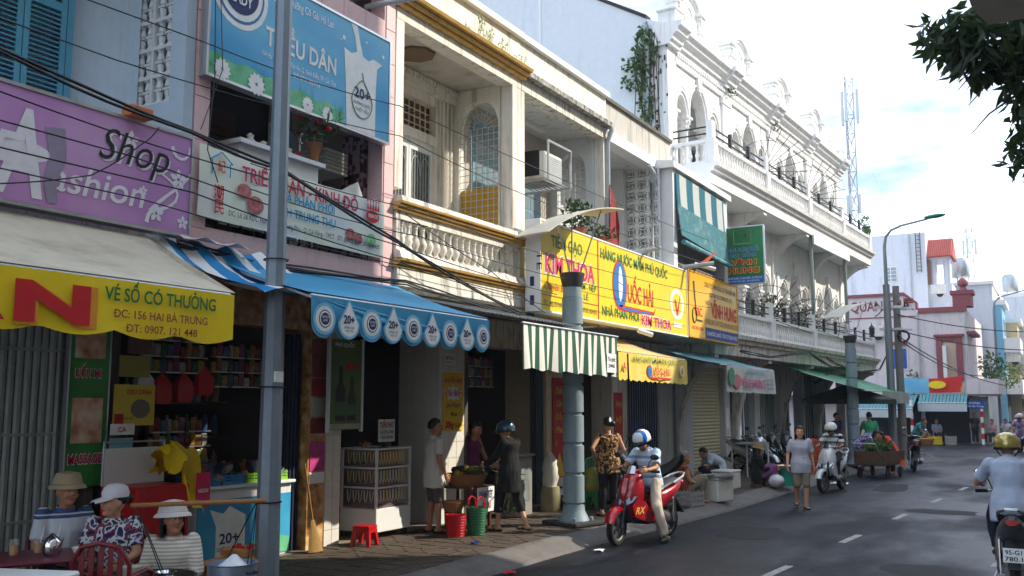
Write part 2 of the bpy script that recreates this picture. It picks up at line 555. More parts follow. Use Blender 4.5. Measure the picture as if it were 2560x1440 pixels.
for i in range(len(KERB) - 1):
 (xa, ya), (xb, yb) = KERB[i], KERB[i + 1]
 n = max(1, int(math.hypot(xb - xa, yb - ya) / 0.4))
 for j in range(n):
  t = j / n
  x, y = xa + (xb - xa) * t, ya + (yb - ya) * t
  dx, dy = xb - xa, yb - ya
  l = math.hypot(dx, dy); nx, ny = -dy / l, dx / l
  q = lambda s_, z: (x + nx * s_ + 0.02 * noise.noise((x * 3, y * 3, s_)), y + ny * s_, z + (0.018 * noise.noise((x * 2.1, y * 2.1, z * 9)) if z > 0.02 else 0))
  rings.append([q(0, 0.0), q(0.03, 0.035), q(0.16, 0.085), q(0.3, 0.14), q(0.36, 0.152), q(0.43, 0.15), q(0.43, 0.0)])
kb.loft(rings, 0, False, True, False)
kb.build('kerb', CONC, pavement)
 # single pavers near the camera, each with the two raised fans of this paving
tl = MB()
tl.bbox(-0.146, 0.146, -0.146, 0.146, 0, 0.016, 0.006)
for cx, cy, a0 in ((-0.14, -0.02, -pi / 2), (0.0, 0.125, -pi)):
 pts = [(cx + 0.128 * cos(a0 + pi * k / 9), cy + 0.128 * sin(a0 + pi * k / 9)) for k in range(10)]
 pts = [(max(-.14, min(.14, p[0])), max(-.14, min(.14, p[1]))) for p in pts]
 tl.prism(pts, (0, 0, 0.0162), (1, 0, 0), (0, 1, 0), (0, 0, 0.005 if cx < -.1 else 0.0062))
tile = tl.mesh('paver', PAVE)
cnt = 0
for j in range(60):
 y = 4.4 + j * 0.297
 xk = kerb_x(y) - 0.44
 for i in range(9):
  x = xk - 0.15 - i * 0.297
  if x < -8.45 or cnt >= 296:
   continue
  cnt += 1; last_y = y
  piece('paver', tile, pavement, (x, y, 0.1285 + random.uniform(0, 0.004)), (random.uniform(-.008, .008), random.uniform(-.008, .008), (random.randrange(4)) * pi / 2))
   # beyond them the paving lies too flat to tell the pavers apart
pf = MB()
yy0 = last_y + 0.06
ys = [yy0 + 0.1, 18, 21.6, 26, 30, 33, 35, 36.6, 38]
pf.add([(-12, ys[0], 0.1475)] + [(kerb_x(y) - 0.43, y, 0.1475) for y in ys] + [(-12, 38, 0.1475)], [tuple(range(len(ys) + 2))])
far_paving = pf.build('far_paving', PAVE, pavement)
fp = MB(); fp.add([(-12, -8, .1475), (-6.38, -8, .1475), (-6.36, 4.2, .1475), (-12, 4.2, .1475)], [(0, 1, 2, 3)])
fp.build('near_paving', PAVE, pavement)
 # a manhole plate set in the pavement by the scooter
mh = MB(); mh.lathe([(0.0, 0.0), (0.46, 0.0), (0.46, 0.008), (0.41, 0.008), (0.4, 0.005), (0.0, 0.005)], (-6.3, 16.4, 0.149), 24, cap=False)
solo(mh, 'drain_plate', mat('cast_iron', S(48, 46, 44), 0.7, 0.3, bump=0.5, bscale=70), 'dark round iron drain plate set in the kerb slope behind the red scooter', 'manhole')

 # ================================================================ unseen houses across the street
OPW = [mat('opposite_wall_a', S(196, 186, 160), 0.9, var=0.1, streak=0.4), mat('opposite_wall_b', S(170, 178, 182), 0.9, var=0.1, streak=0.4), mat('opposite_wall_c', S(202, 178, 150), 0.9, var=0.1, streak=0.4)]
PANE = mat('window_dark', S(40, 48, 56), 0.2, var=0.1)
def opposite_house(y0, y1, h, i, words):
 t = T('town_house', words, 'building', (3.7 + 0.06 * max(0, y0 - 14), y0, 0), group='houses across the street')
 b = MB(); b.box(0, 10, 0, y1 - y0 - 0.02, -.01, h); b.build('wall', OPW[i % 3], t, True)
 b = MB(); b.box(-0.35, 10.2, -0.01, y1 - y0 - 0.01, h + .002, h + 0.3); b.build('roof', CONC, t, True)
 for fl in range(int(h // 3.4)):
  for q in (0.28, 0.72):
   yc = (y1 - y0) * q
   b = MB(); b.box(-0.03, 0.02, yc - .5, yc + .5, fl * 3.4 + 1.0, fl * 3.4 + 2.5)
   wdw = b.build('window', WHITE, t, True)
   b = MB(); b.box(-0.035, 0.0, yc - .44, yc + .44, fl * 3.4 + 1.06, fl * 3.4 + 2.44); b.build('pane', PANE, wdw, True)
hs = [(-14, -8, 16), (-8, -2, 17), (-2, 4, 17), (4, 9, 18.5), (9, 13.5, 19), (13.5, 18, 18.2), (18, 22.5, 7.9), (22.5, 26, 8.2), (26, 31, 13.2), (31, 37, 15.6), (37, 43, 16.2), (43, 50, 16.5), (50, 58, 17), (58, 68, 17)]  # heights and the low gap are chosen for where sun reaches the row
nth = ['first', 'second', 'third', 'fourth', 'fifth', 'sixth', 'seventh', 'eighth', 'ninth', 'tenth', 'eleventh', 'twelfth', 'thirteenth', 'fourteenth']
for i, (a, b_, h) in enumerate(hs):
 opposite_house(a, b_, h, i, '%s %s unseen house, height shaped for sun and shade, up the opposite side of the street' % (nth[i], 'low' if h < 12 else 'tall'))

op = MB(); op.box(1.65, 3.69, -30, 60, -.01, .14); o_ = struct(op, 'pavement_opposite', PAVE)
 # ================================================================ the row of shop houses on the left
XB, XF, XS = -8.5, -7.35, -8.4
BLUEW = mat('blue_grey_wall', S(176, 192, 206), 0.85, var=0.06, streak=0.3, st_lo=0.55, bump=0.15)
SHUT = mat('blue_shutter', S(88, 158, 184), 0.6, var=0.1, streak=0.3, scale=9)
PINK = mat('pink_tile', S(216, 182, 182), 0.5, var=0.12, scale=30, streak=0.2)
CREAM = mat('cream_wall', S(236, 231, 218), 0.85, var=0.07, streak=0.65, streak_c=S(118, 106, 90), st_lo=0.5, bump=0.15)
OLDW = mat('weathered_white', S(224, 220, 210), 0.9, var=0.1, scale=8, streak=0.9, streak_c=S(60, 56, 50), st=(8, 8, 1.4), st_lo=0.49, bump=0.2)
GOLD = mat('ochre_trim', S(206, 164, 88), 0.8, var=0.2, streak=0.6, streak_c=S(96, 66, 32), st=(6, 6, 3), st_lo=0.52)
STAIN = mat('stained_soffit', S(196, 190, 178), 0.9, var=0.22, scale=1.6, streak=0.7, streak_c=S(110, 92, 74), st=(1.3, 1.3, 1.3), st_lo=0.5)
GREYW = mat('grey_white_wall', S(206, 210, 212), 0.85, var=0.08, streak=0.5, streak_c=S(96, 96, 94), st=(6, 6, 0.6), st_lo=0.52)
TILEW = mat('white_wall_tile', S(226, 224, 216), 0.25, var=0.06)
TILEB = mat('beige_wall_tile', S(214, 196, 160), 0.3, var=0.08)
MARB = ramp_mat('yellow_marble', [(0.3, S(128, 84, 46)), (0.5, S(196, 148, 88)), (0.7, S(226, 196, 146))], 'noise', 7, 0.22, obj=False, detail=9)
GRILLE = mat('grille_white', S(190, 196, 198), 0.5, var=0.1)
GATEC = mat('gate_grey', S(158, 166, 166), 0.45, 0.35, var=0.18, scale=5, streak=0.4, streak_c=S(84, 82, 78))
GATEB = mat('gate_navy', S(34, 44, 74), 0.5, 0.2, var=0.1)
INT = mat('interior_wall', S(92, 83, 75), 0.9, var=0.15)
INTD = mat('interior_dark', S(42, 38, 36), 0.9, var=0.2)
WOOD = mat('dark_wood', S(74, 50, 36), 0.6, var=0.25, scale=14)
WINB = mat('window_blue_frame', S(118, 160, 180), 0.5, var=0.08)
PANEB = mat('pane_sky', S(120, 140, 150), 0.12, var=0.1, spec=0.8)

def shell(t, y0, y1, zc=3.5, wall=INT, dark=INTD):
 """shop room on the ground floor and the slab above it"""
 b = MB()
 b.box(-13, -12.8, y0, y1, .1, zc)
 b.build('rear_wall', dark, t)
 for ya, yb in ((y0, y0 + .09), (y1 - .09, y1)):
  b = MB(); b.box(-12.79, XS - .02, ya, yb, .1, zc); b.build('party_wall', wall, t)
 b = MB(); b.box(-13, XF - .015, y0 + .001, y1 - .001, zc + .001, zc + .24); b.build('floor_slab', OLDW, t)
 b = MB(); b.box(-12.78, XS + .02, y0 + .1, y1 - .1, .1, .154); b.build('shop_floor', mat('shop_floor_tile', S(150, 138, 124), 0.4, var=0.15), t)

def tiles_x(t, m, x, y0, y1, z0, z1, w, h, name='wall_tile'):
 """wall tiles laid on a face that looks at the street"""
 ny, nz = max(1, round((y1 - y0) / w)), max(1, round((z1 - z0) / h))
 dy, dz = (y1 - y0) / ny, (z1 - z0) / nz
 b = MB(); b.bbox(0, .012, -dy / 2 + .003, dy / 2 - .003, -dz / 2 + .003, dz / 2 - .003, .003)
 me = b.mesh(name, m)
 iv = wm(t).inverted()
 for i in range(ny):
  for j in range(nz):
   piece(name, me, t, iv @ Vector((x + random.uniform(-.001, .0015), y0 + dy * (i + .5), z0 + dz * (j + .5))))

def tiles_y(t, m, y, x0, x1, z0, z1, w, h, name='wall_tile'):
 """wall tiles on a face that looks down the street at the camera"""
 nx, nz = max(1, round((x1 - x0) / w)), max(1, round((z1 - z0) / h))
 dx, dz = (x1 - x0) / nx, (z1 - z0) / nz
 b = MB(); b.bbox(-dx / 2 + .003, dx / 2 - .003, -.012, 0, -dz / 2 + .003, dz / 2 - .003, .003)
 me = b.mesh(name, m)
 iv = wm(t).inverted()
 for i in range(nx):
  for j in range(nz):
   piece(name, me, t, iv @ Vector((x0 + dx * (i + .5), y + random.uniform(-.0015, .001), z0 + dz * (j + .5))))

def arch_pts(a, b, zs, n=14, rise=None):
 c, r = (a + b) / 2, (b - a) / 2
 rise = r if rise is None else rise
 return [(c - r * cos(pi * k / n), zs + rise * sin(pi * k / n)) for k in range(n + 1)]

def arched_wall(mb, o, u, d, a0, a1, z0, z1, ops, mi=0):
 """wall along u from a0 to a1; ops = (a, b, sill, springing[, rise])"""
 v = (0, 0, 1)
 cur = a0
 for op in sorted(ops):
  a, b, zb, zs = op[:4]
  rise = op[4] if len(op) > 4 else None
  if a > cur + 1e-4:
   mb.prism([(cur, z0), (a, z0), (a, z1), (cur, z1)], o, u, v, d, mi)
  if zb > z0 + 1e-4:
   mb.prism([(a, z0), (b, z0), (b, zb), (a, zb)], o, u, v, d, mi)
  mb.prism(arch_pts(a, b, zs, 14, rise) + [(b, z1), (a, z1)], o, u, v, d, mi)
  cur = b
 if a1 > cur + 1e-4:
  mb.prism([(cur, z0), (a1, z0), (a1, z1), (cur, z1)], o, u, v, d, mi)
 return mb

def grille_arch(mb, o, u, a, b, zb, zs, step=.13, r=.007, fan=True):
 """bars of an arched window grille with a sunburst head"""
 O, U = Vector(o), Vector(u)
 P = lambda x, z: O + U * x + Vector((0, 0, z))
 c, R_ = (a + b) / 2, (b - a) / 2
 n = max(2, round((b - a) / step))
 for i in range(n + 1):
  x = a + (b - a) * i / n
  mb.tube([P(x, zb), P(x, zs)], r, 5)
 k = max(1, round((zs - zb) / step))
 for j in range(k + 1):
  z = zb + (zs - zb) * j / k
  mb.tube([P(a, z), P(b, z)], r, 5)
 if fan:
  for rr in (R_ * .98, R_ * .62, R_ * .3):
   mb.tube([P(c - rr * cos(pi * q / 12), zs + rr * sin(pi * q / 12)) for q in range(13)], r, 5)
  for q in range(1, 9):
   t_ = pi * q / 9
   mb.tube([P(c - R_ * .3 * cos(t_), zs + R_ * .3 * sin(t_)), P(c - R_ * .98 * cos(t_), zs + R_ * .98 * sin(t_))], r, 5)
 return mb

  # ---------------------------------------------------------------- fashion house (far left)
h0 = T('shop_house', 'blue-grey shop house with louvred blue shutters behind the purple sign', 'building', (XF, 3.2, 0))
shell(h0, 0.5, 6.2)
b = MB(); b.box(-8.9, -8.5, 0.5, 6.2, 3.76, 7.6); b.build('wall', BLUEW, h0)
b = MB(); arc = [(-8.5 + .45 * (1 - cos(a)), 6.2 - .45 + .45 * sin(a)) for a in [pi / 2 * k / 8 for k in range(9)]]
b.prism([(-8.505, 5.74)] + arc + [(-8.505, 6.2)], (0, 0, 3.76), (1, 0, 0), (0, 1, 0), (0, 0, 3.84)); b.build('rounded_corner', BLUEW, h0)
b = MB()
b.box(-7.56, XF, 6.2, 6.32, 3.75, 7.6); b.box(-8.9, -8.46, 6.2, 6.32, 3.75, 7.6); b.box(-8.459, -7.561, 6.2, 6.32, 3.75, 5.03)
b.build('side_wall', BLUEW, h0)
bb = MB()                                                # breeze block: frame, cross bar and two waisted pillars
W_ = .149
for s_ in (-1, 1):
 bb.box(s_ * W_ - .018, s_ * W_ + .018, -.05, .05, -W_, W_)
 bb.box(-W_ + .018, W_ - .018, -.05, .05, s_ * W_ - .018, s_ * W_ + .018)
for x in (-.065, .065):
 bb.lathe([(.052, -.13), (.03, -.1), (.045, -.03), (.02, 0), (.045, .03), (.03, .1), (.052, .13)], (x, 0, 0), 8)
 bb.box(x - .05, x + .05, -.035, .035, -.012, .012)
bbm = bb.mesh('breeze_block', mat('breeze_block', S(206, 210, 212), 0.85, var=0.1, streak=0.5, st_lo=0.5))
for i in range(3):
 for j in range(8):
  piece('breeze_block', bbm, h0, (-8.31 + i * .299 - XF, 6.26 - 3.2, 5.18 + j * .299))
def shutter_leaf(t, x, y0, y1, z0, z1):
 f = MB()
 for a, b_ in ((y0, y0 + .06), (y1 - .06, y1)):
  f.bbox(x, x + .045, a, b_, z0, z1, .004)
 zm = (z0 + z1) / 2 - .2
 for z in (z0, zm, z1 - .08):
  f.bbox(x + .002, x + .043, y0 + .06, y1 - .06, z, z + .09, .004)
 lf = f.build('shutter', SHUT, t)
 m_ = MB(); m_.X = Matrix.Rotation(radians(38), 4, 'Y'); m_.box(-.03, .03, -(y1 - y0) / 2 + .06, (y1 - y0) / 2 - .06, -.005, .005)
 me = m_.mesh('louvre', SHUT)
 iv = wm(t).inverted()
 for za, zb in ((z0 + .11, zm - .01), (zm + .11, z1 - .09)):
  n = int((zb - za) / .048)
  for i in range(n):
   piece('louvre', me, lf, iv @ Vector((x + .022, (y0 + y1) / 2, za + (i + .5) * (zb - za) / n)))
b = MB(); b.box(-8.499, -8.43, 5.63, 5.7, 4.9, 7.5); b.box(-8.499, -8.43, 3.2, 5.63, 4.84, 4.9); b.build('window_frame', SHUT, h0)
shutter_leaf(h0, -8.47, 4.72, 5.165, 4.92, 7.3)
shutter_leaf(h0, -8.47, 5.175, 5.62, 4.92, 7.3)
b = MB(); b.box(-8.9, XF + .05, 0.5, 6.32, 7.62, 7.9); b.build('roof', OLDW, h0)
 # folding gate
gs = MB(); gs.prism([(0, -.04), (.03, -.036), (.045, -.012), (.03, .0), (.03, .03), (.0, .04)], (0, 0, 0), (1, 0, 0), (0, 1, 0), (0, 0, 3.1))
gsm = gs.mesh('gate_slat', GATEC)
gate0 = MB().box(-8.44, -8.425, 3.0, 5.86, .154, 3.3).build('folding_gate', GATEC, h0)
for i in range(24):
 piece('gate_slat', gsm, gate0, (-8.424 - XF, 3.94 + i * .082 - 3.2, .16))
for z in (.9, 1.7, 2.5):
 MB().box(-8.39, -8.378, 3.9, 5.86, z, z + .03).build('gate_bar', GATEC, gate0)

  # ---------------------------------------------------------------- pink house
h1 = T('shop_house', 'pink tiled shop house with dark open loggia behind the blue billboard', 'building', (XF, 8.0, 0))
shell(h1, 6.35, 9.62)
PY0, PY1 = 6.34, 9.63
for a, b_ in ((PY0, PY0 + .2), (PY1 - .22, PY1)):
 MB().box(-7.6, XF - .013, a, b_, 3.3, 9.2).build('column', PINK, h1)
tiles_x(h1, PINK, XF - .012, PY0, PY0 + .2, 3.3, 8.7, .2, .45, 'facing_tile')
tiles_x(h1, PINK, XF - .012, PY1 - .2, PY1, 3.3, 8.7, .2, .45, 'facing_tile')
MB().box(-7.6, XF - .025, PY0 + .201, PY1 - .221, 3.3, 3.78).build('sill_beam', PINK, h1)
tiles_x(h1, PINK, XF - .024, PY0 + .2, PY1 - .22, 3.3, 3.78, .42, .48, 'facing_tile')
MB().box(-7.62, XF - .02, PY0 + .201, PY1 - .221, 6.6, 7.0).build('head_beam', PINK, h1)
tiles_x(h1, PINK, XF - .019, PY0 + .2, PY1 - .22, 6.62, 7.0, .42, .38, 'facing_tile')
MB().box(-9.0, XF + .0, PY0, PY1, 7.45, 7.7).build('roof', CREAM, h1)
for a in (PY0 + .02, PY1 - .1):
 MB().box(-12, -7.601, a, a + .08, 3.75, 7.44).build('side_wall', mat('loggia_wall', S(118, 100, 96), 0.8, var=0.2), h1)
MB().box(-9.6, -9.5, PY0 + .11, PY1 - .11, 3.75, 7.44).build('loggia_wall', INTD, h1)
for k in range(2):                                        # dark louvred doors at the back of the loggia
 y = 6.75 + k * 1.35
 d = MB().box(-9.49, -9.44, y, y + .75, 3.75, 5.9).build('loggia_door', WOOD, h1)
 for q in range(18):
  m_ = MB(); m_.box(-9.44, -9.425, y + .08, y + .67, 3.95 + q * .1, 4.02 + q * .1); m_.build('louvre', WOOD, d)
rl = MB()                                                 # railing behind the banner and the window bars on the right
for i in range(16):
 rl.box(-7.5, -7.48, 6.6 + i * .18, 6.62 + i * .18, 3.78, 4.5)
rl.box(-7.51, -7.47, PY0 + .2, PY1 - .22, 4.5, 4.54)
rl.build('railing', BLACK, h1)
br = MB()
for i in range(4): br.box(-8.2, -8.18, 8.75 + i * .14, 8.765 + i * .14, 4.0, 5.5)
for j in range(12): br.box(-8.178, -8.165, 8.7, 9.25, 4.1 + j * .12, 4.115 + j * .12)
br.build('window_bars', GRILLE, h1)
MB().box(-8.6, -8.57, 8.62, 9.28, 3.76, 5.6).build('pale_window', mat('curtain_pale', S(198, 206, 206), 0.8), h1)  # window panel in one even pale colour
MB().box(-7.98, -7.62, 9.35, 9.52, 3.76, 5.5).build('tiled_pier', ramp_mat('check_tile', [(0, S(60, 30, 40)), (.5, S(150, 120, 130))], 'cells', 16, .4, const=True, rand=0.2), h1)
MB().tube([(-7.6, 9.3, 7.2), (-6.75, 9.42, 7.2)], .035, 10).build('drain_pipe', PVC, h1)
MB().tube([(-7.4, 6.75, 3.44), (-7.05, 6.78, 3.44)], .035, 10).build('drain_pipe', PVC, h1)
 # marble pillar of the ground floor
MB().box(-8.9, XS, 9.3, 9.62, .15, 3.3).build('marble_pillar', MARB, h1)
MB().box(-8.7, XS - .02, 6.36, 9.3, 2.95, 3.5).build('shop_lintel', MARB, h1)
fg = MB()
for i in range(9): fg.box(-8.62 + (i % 2) * .08, -8.6 + (i % 2) * .08, 9.0 + i * .033, 9.03 + i * .033, .16, 2.9)
fg.build('folded_gate', GATEB, h1)

 # ---------------------------------------------------------------- yellow trimmed house
h2 = T('shop_house', 'cream shop house with ochre trim and a white balustraded balcony', 'building', (XF, 11.3, 0))
YA, YB = 9.66, 13.02
shell(h2, 9.64, 13.0)
b = MB(); b.profile_y([(-9, 3.759), (XF + .06, 3.759), (XF + .08, 3.52), (XF + .02, 3.46), (-9, 3.46)], YA, YB); b.build('balcony_slab', OLDW, h2)
GP = lambda z: [(XF - .2, z), (XF + .08, z), (XF + .09, z + .02), (XF + .07, z + .03), (XF + .12, z + .04), (XF + .13, z + .06), (XF + .1, z + .07), (XF + .16, z + .08), (XF + .17, z + .105), (XF - .2, z + .11)]
b = MB(); b.profile_y(GP(3.76), YA - .03, YB + .03); b.build('lower_cornice', GOLD, h2)
b = MB(); b.profile_y([(XF - .15, 3.881), (XF + .13, 3.881), (XF + .1, 3.97), (XF + .05, 3.99), (XF + .05, 4.0), (XF - .15, 4.0)], YA, YB); b.build('balcony_base', OLDW, h2)
b = MB(); b.profile_y(GP(4.515), YA - .03, YB + .03); b.build('rail_cornice', GOLD, h2)
b = MB(); b.profile_y([(XF - .2, 4.626), (XF + .14, 4.626), (XF + .12, 4.7), (XF - .18, 4.74)], YA, YB); b.build('rail_top', OLDW, h2)
b = MB(); b.box(XF - .12, XF + .03, YA, YB, 4.41, 4.514); b.build('rail', OLDW, h2)
bl = MB(); bl.lathe([(.05, 0), (.05, .025), (.03, .04), (.028, .06), (.055, .12), (.06, .155), (.048, .2), (.03, .225), (.028, .24), (.034, .25), (.028, .26), (.026, .33), (.034, .345), (.028, .36), (.05, .39), (.05, .41)], n=10)
blm = bl.mesh('baluster', OLDW)
for i in range(19):
 piece('baluster', blm, h2, (-.04, YA + .2 + i * (YB - YA - .4) / 18 - 11.3, 4.0))
for a in (YA + .02, YB - .1):
 MB().box(XF - .11, XF + .025, a, a + .08, 4.001, 4.409).build('end_post', OLDW, h2)
  # upper frame
MB().box(XF - .22, XF - .005, YA + .0, YA + .17, 4.83, 7.14).build('pier', CREAM, h2)
MB().box(XF - .22, XF - .005, YB - .26, YB + .02, 4.0, 7.14).build('pier', CREAM, h2)
b = MB(); b.profile_y([(XF - .25, 7.141), (XF, 7.141), (XF, 7.3), (XF - .25, 7.3)], YA, YB + .02); b.build('fascia', CREAM, h2)
GP2 = [(XF - .3, 7.301), (XF + .08, 7.301), (XF + .09, 7.325), (XF + .07, 7.34), (XF + .13, 7.35), (XF + .15, 7.38), (XF + .12, 7.395), (XF + .2, 7.41), (XF + .22, 7.45), (XF - .3, 7.46)]
b = MB(); b.profile_y(GP2, YA - .02, YB + .06); b.build('cornice', GOLD, h2)
MB().box(XF - .25, XF - .03, YA, YB + .02, 7.461, 8.0).build('parapet', CREAM, h2)
MB().box(XF - .35, XF + .06, YA - .02, YB + .02, 8.001, 8.1).build('parapet_cap', WHITE, h2)
MB().box(XB - .1, XF - .26, YA, YB, 7.17, 7.4).build('loggia_ceiling', STAIN, h2)
cl = MB(); cl.prism([(.3 * cos(pi / 4 * k + pi / 8), .3 * sin(pi / 4 * k + pi / 8)) for k in range(8)], (-7.95, 10.9, 7.13), (1, 0, 0), (0, 1, 0), (0, 0, .039)); cl.build('ceiling_rose', mat('old_brown', S(126, 104, 82), .8), h2)
dn = MB().box(XB + .001, XB + .1, YA + .01, YB - .28, 6.95, 7.169).build('dentil_band', CREAM, h2)
m_ = MB(); m_.box(0, .04, -.025, .025, 0, .07); dm = m_.mesh('dentil', CREAM)
for i in range(34): piece('dentil', dm, dn, (XB + .101 - XF, YA + .1 + i * .09 - 11.3, 7.07))
 # back wall of the loggia with its window and glazed door
b = MB()
b.box(XB - .15, XB, YA, 10.3, 3.75, 7.17); b.box(XB - .15, XB, 12.24, YB, 3.75, 7.17)
b.box(XB - .15, XB, 10.3, 12.24, 6.8, 7.17); b.box(XB - .15, XB, 10.3, 12.24, 6.15, 6.3)
b.build('loggia_wall', CREAM, h2)
for q in range(4):
 MB().box(XB + .001, XB + .03 + .01 * q % 2, 12.3 + q * .1, 12.35 + q * .1, 3.8, 6.94).build('pilaster_flute', CREAM, h2)
wn = MB().box(XB - .14, XB - .13, 10.3, 12.24, 6.3, 6.8).build('transom_pane', mat('brown_pane', S(86, 62, 44), .3), h2)
g_ = MB()
for i in range(14): g_.box(XB - .12, XB - .1, 10.3 + i * .149, 10.318 + i * .149, 6.3, 6.8)
for j in range(5): g_.box(XB - .119, XB - .101, 10.3, 12.24, 6.3 + j * .12, 6.318 + j * .12)
g_.build('transom_grille', mat('grille_cream', S(222, 206, 176), .6), wn)
for k in range(3):
 y = 10.32 + k * .64
 d = MB(); d.box(XB - .1, XB - .05, y, y + .05, 3.75, 6.15); d.box(XB - .1, XB - .05, y + .57, y + .62, 3.75, 6.15)
 d.box(XB - .099, XB - .051, y + .051, y + .569, 5.98, 6.15); d.box(XB - .099, XB - .051, y + .051, y + .569, 3.75, 4.6)
 do = d.build('glazed_door', WHITEP, h2)
 MB().box(XB - .085, XB - .08, y + .05, y + .57, 4.6, 5.98).build('pane', mat('frosted_dark', S(92, 98, 98), .25, var=.5, scale=14), do)
 gb = MB()
 for i in range(7): gb.box(XB - .07, XB - .06, y + .09 + i * .075, y + .098 + i * .075, 4.6, 5.98)
 for s_ in range(2):
  c = y + .18 + s_ * .26
  gb.tube([(XB - .06, c - .12 * cos(pi * q / 10), 5.6 + .3 * sin(pi * q / 10)) for q in range(11)], .006, 5)
 gb.build('door_grille', GRILLE, do)
MB().box(XB - .05, XB - .02, 10.32, 12.22, 4.5, 4.56).build('door_rail', GOLD, h2)
 # party wall with the arched opening and its grille
b = MB(); arched_wall(b, (0, 12.72, 0), (1, 0, 0), (0, .14, 0), XB, XF - .23, 3.75, 7.169, [(-8.36, -7.6, 4.75, 6.5, .46)]); b.build('arched_wall', CREAM, h2)
b = MB(); grille_arch(b, (0, 12.76, 0), (1, 0, 0), -8.36, -7.6, 4.75, 6.5, .11); b.build('arch_grille', GRILLE, h2)
MB().box(-8.36, -7.6, 12.8, 12.84, 4.75, 5.5).build('yellow_board', mat('mustard_board', S(206, 160, 44), .7, var=.1), h2)
 # ground floor pillar with white tiles
MB().box(-9.2, XS - .014, 12.3, 13.0, .15, 3.45).build('pillar', TILEW, h2)
tiles_x(h2, TILEW, XS - .0135, 12.3, 13.0, .15, 3.4, .24, .25)
tiles_y(h2, TILEW, 12.299, -9.2, XS - .014, .15, 3.4, .24, .25)
MB().box(-8.9, XS - .014, 9.64, 9.95, .15, 3.45).build('pillar', TILEW, h2)
tiles_x(h2, TILEW, XS - .0135, 9.64, 9.95, .15, 1.8, .16, .2)
MB().box(-8.8, XS - .03, 9.951, 12.299, 2.98, 3.45).build('shop_lintel', OLDW, h2)
b = MB(); b.add([(-7.4, 9.9, 3.42), (-6.35, 9.9, 3.18), (-6.35, 13.0, 3.18), (-7.4, 13.0, 3.42)], [(0, 1, 2, 3)])
for i in range(30):
 y = 9.9 + i * .105
 b.tube([(-7.4, y, 3.425), (-6.34, y, 3.185)], .014, 5)
b.build('tin_canopy', mat('corrugated_tin', S(150, 156, 158), .5, .5, streak=.4), h2)

 # ---------------------------------------------------------------- rice shop house (left loggia)
h3 = T('shop_house', 'weathered white shop house with air conditioner in its loggia above the rice sign', 'building', (XF, 14.7, 0))
shell(h3, 13.04, 16.46)
KA, KB = 13.06, 16.5
MB().box(XF - .2, XF - .01, KA, KA + .1, 3.75, 7.14).build('pier', CREAM, h3)
MB().box(XF - .2, XF - .01, KB - .2, KB, 3.75, 7.14).build('pier', CREAM, h3)
MB().box(XF - .25, XF, KA, KB, 7.141, 7.36).build('fascia', OLDW, h3)
MB().box(XF - .25, XF + .14, KA + .04, KB, 7.361, 7.45).build('drip_ledge', mat('black_stained', S(170, 168, 160), .9, var=.2, streak=.95, streak_c=S(30, 30, 28), st=(9, 9, 5), st_lo=.44), h3)
MB().box(XF - .25, XF - .04, KA, KB, 7.451, 8.0).build('parapet', CREAM, h3)
MB().box(XF - .35, XF + .05, KA, KB + .02, 8.001, 8.1).build('parapet_cap', WHITE, h3)
MB().box(XB - .1, XF - .26, KA, KB, 7.17, 7.4).build('loggia_ceiling', GREYW, h3)
MB().box(-8.2, -8.1, 13.5, 15.3, 7.1, 7.168).build('tube_light', WHITEP, h3)
MB().box(XB - .15, XB, KA, KB, 3.75, 7.169).build('loggia_wall', mat('loggia_wall_grey', S(184, 180, 170), .9, var=.1), h3)
wn = MB().box(XB + .001, XB + .05, 14.85, 15.75, 4.7, 6.1).build('window', WINB, h3)
for i in range(2):
 for j in range(3):
  MB().box(XB + .051, XB + .056, 14.91 + i * .42, 15.29 + i * .42, 4.76 + j * .44, 5.16 + j * .44).build('pane', PANEB, wn)
wn = MB().box(XB + .001, XB + .05, 13.3, 14.5, 5.6, 6.9).build('window', WINB, h3)
for i in range(3):
 for j in range(2):
  MB().box(XB + .051, XB + .056, 13.36 + i * .385, 13.7 + i * .385, 5.66 + j * .62, 6.2 + j * .62).build('pane', PANEB, wn)
b = MB(); arched_wall(b, (0, 16.2, 0), (1, 0, 0), (0, .14, 0), XB, XF - .201, 3.75, 7.169, [(-8.32, -7.7, 4.9, 6.5, .4)]); b.build('arched_wall', GREYW, h3)
b = MB(); grille_arch(b, (0, 16.24, 0), (1, 0, 0), -8.32, -7.7, 4.9, 6.5, .13)
for s_ in (-1, 1):
 b.tube([(-8.01 + s_ * (.02 + .1 * (1 - cos(q * .5))), 16.23, 5.35 + .13 * sin(q * .5)) for q in range(12)], .007, 5)
b.build('arch_grille', GRILLE, h3)
MB().tube([(XF + .1, 16.42, 7.42), (XF + .12, 16.42, 7.3), (XF + .02, 16.42, 7.05), (XF + .02, 16.42, 5.0)], .05, 10).build('downpipe', PVC, h3)
MB().box(-9.3, XS - .014, 15.85, 16.9, .15, 3.45).build('pillar', TILEB, h3)
tiles_x(h3, TILEB, XS - .0135, 15.85, 16.9, .15, 3.2, .26, .3)
tiles_y(h3, TILEB, 15.849, -9.3, XS - .014, .15, 3.2, .3, .3)
MB().box(-8.8, XS - .03, 13.001, 15.849, 2.98, 3.45).build('shop_lintel', OLDW, h3)
fg = MB()
for i in range(8): fg.box(-8.56 + (i % 2) * .09, -8.54 + (i % 2) * .09, 15.5 + i * .04, 15.54 + i * .04, .16, 2.97)
fg.build('folded_gate', mat('gate_teal', S(46, 66, 74), .5, .2), h3)

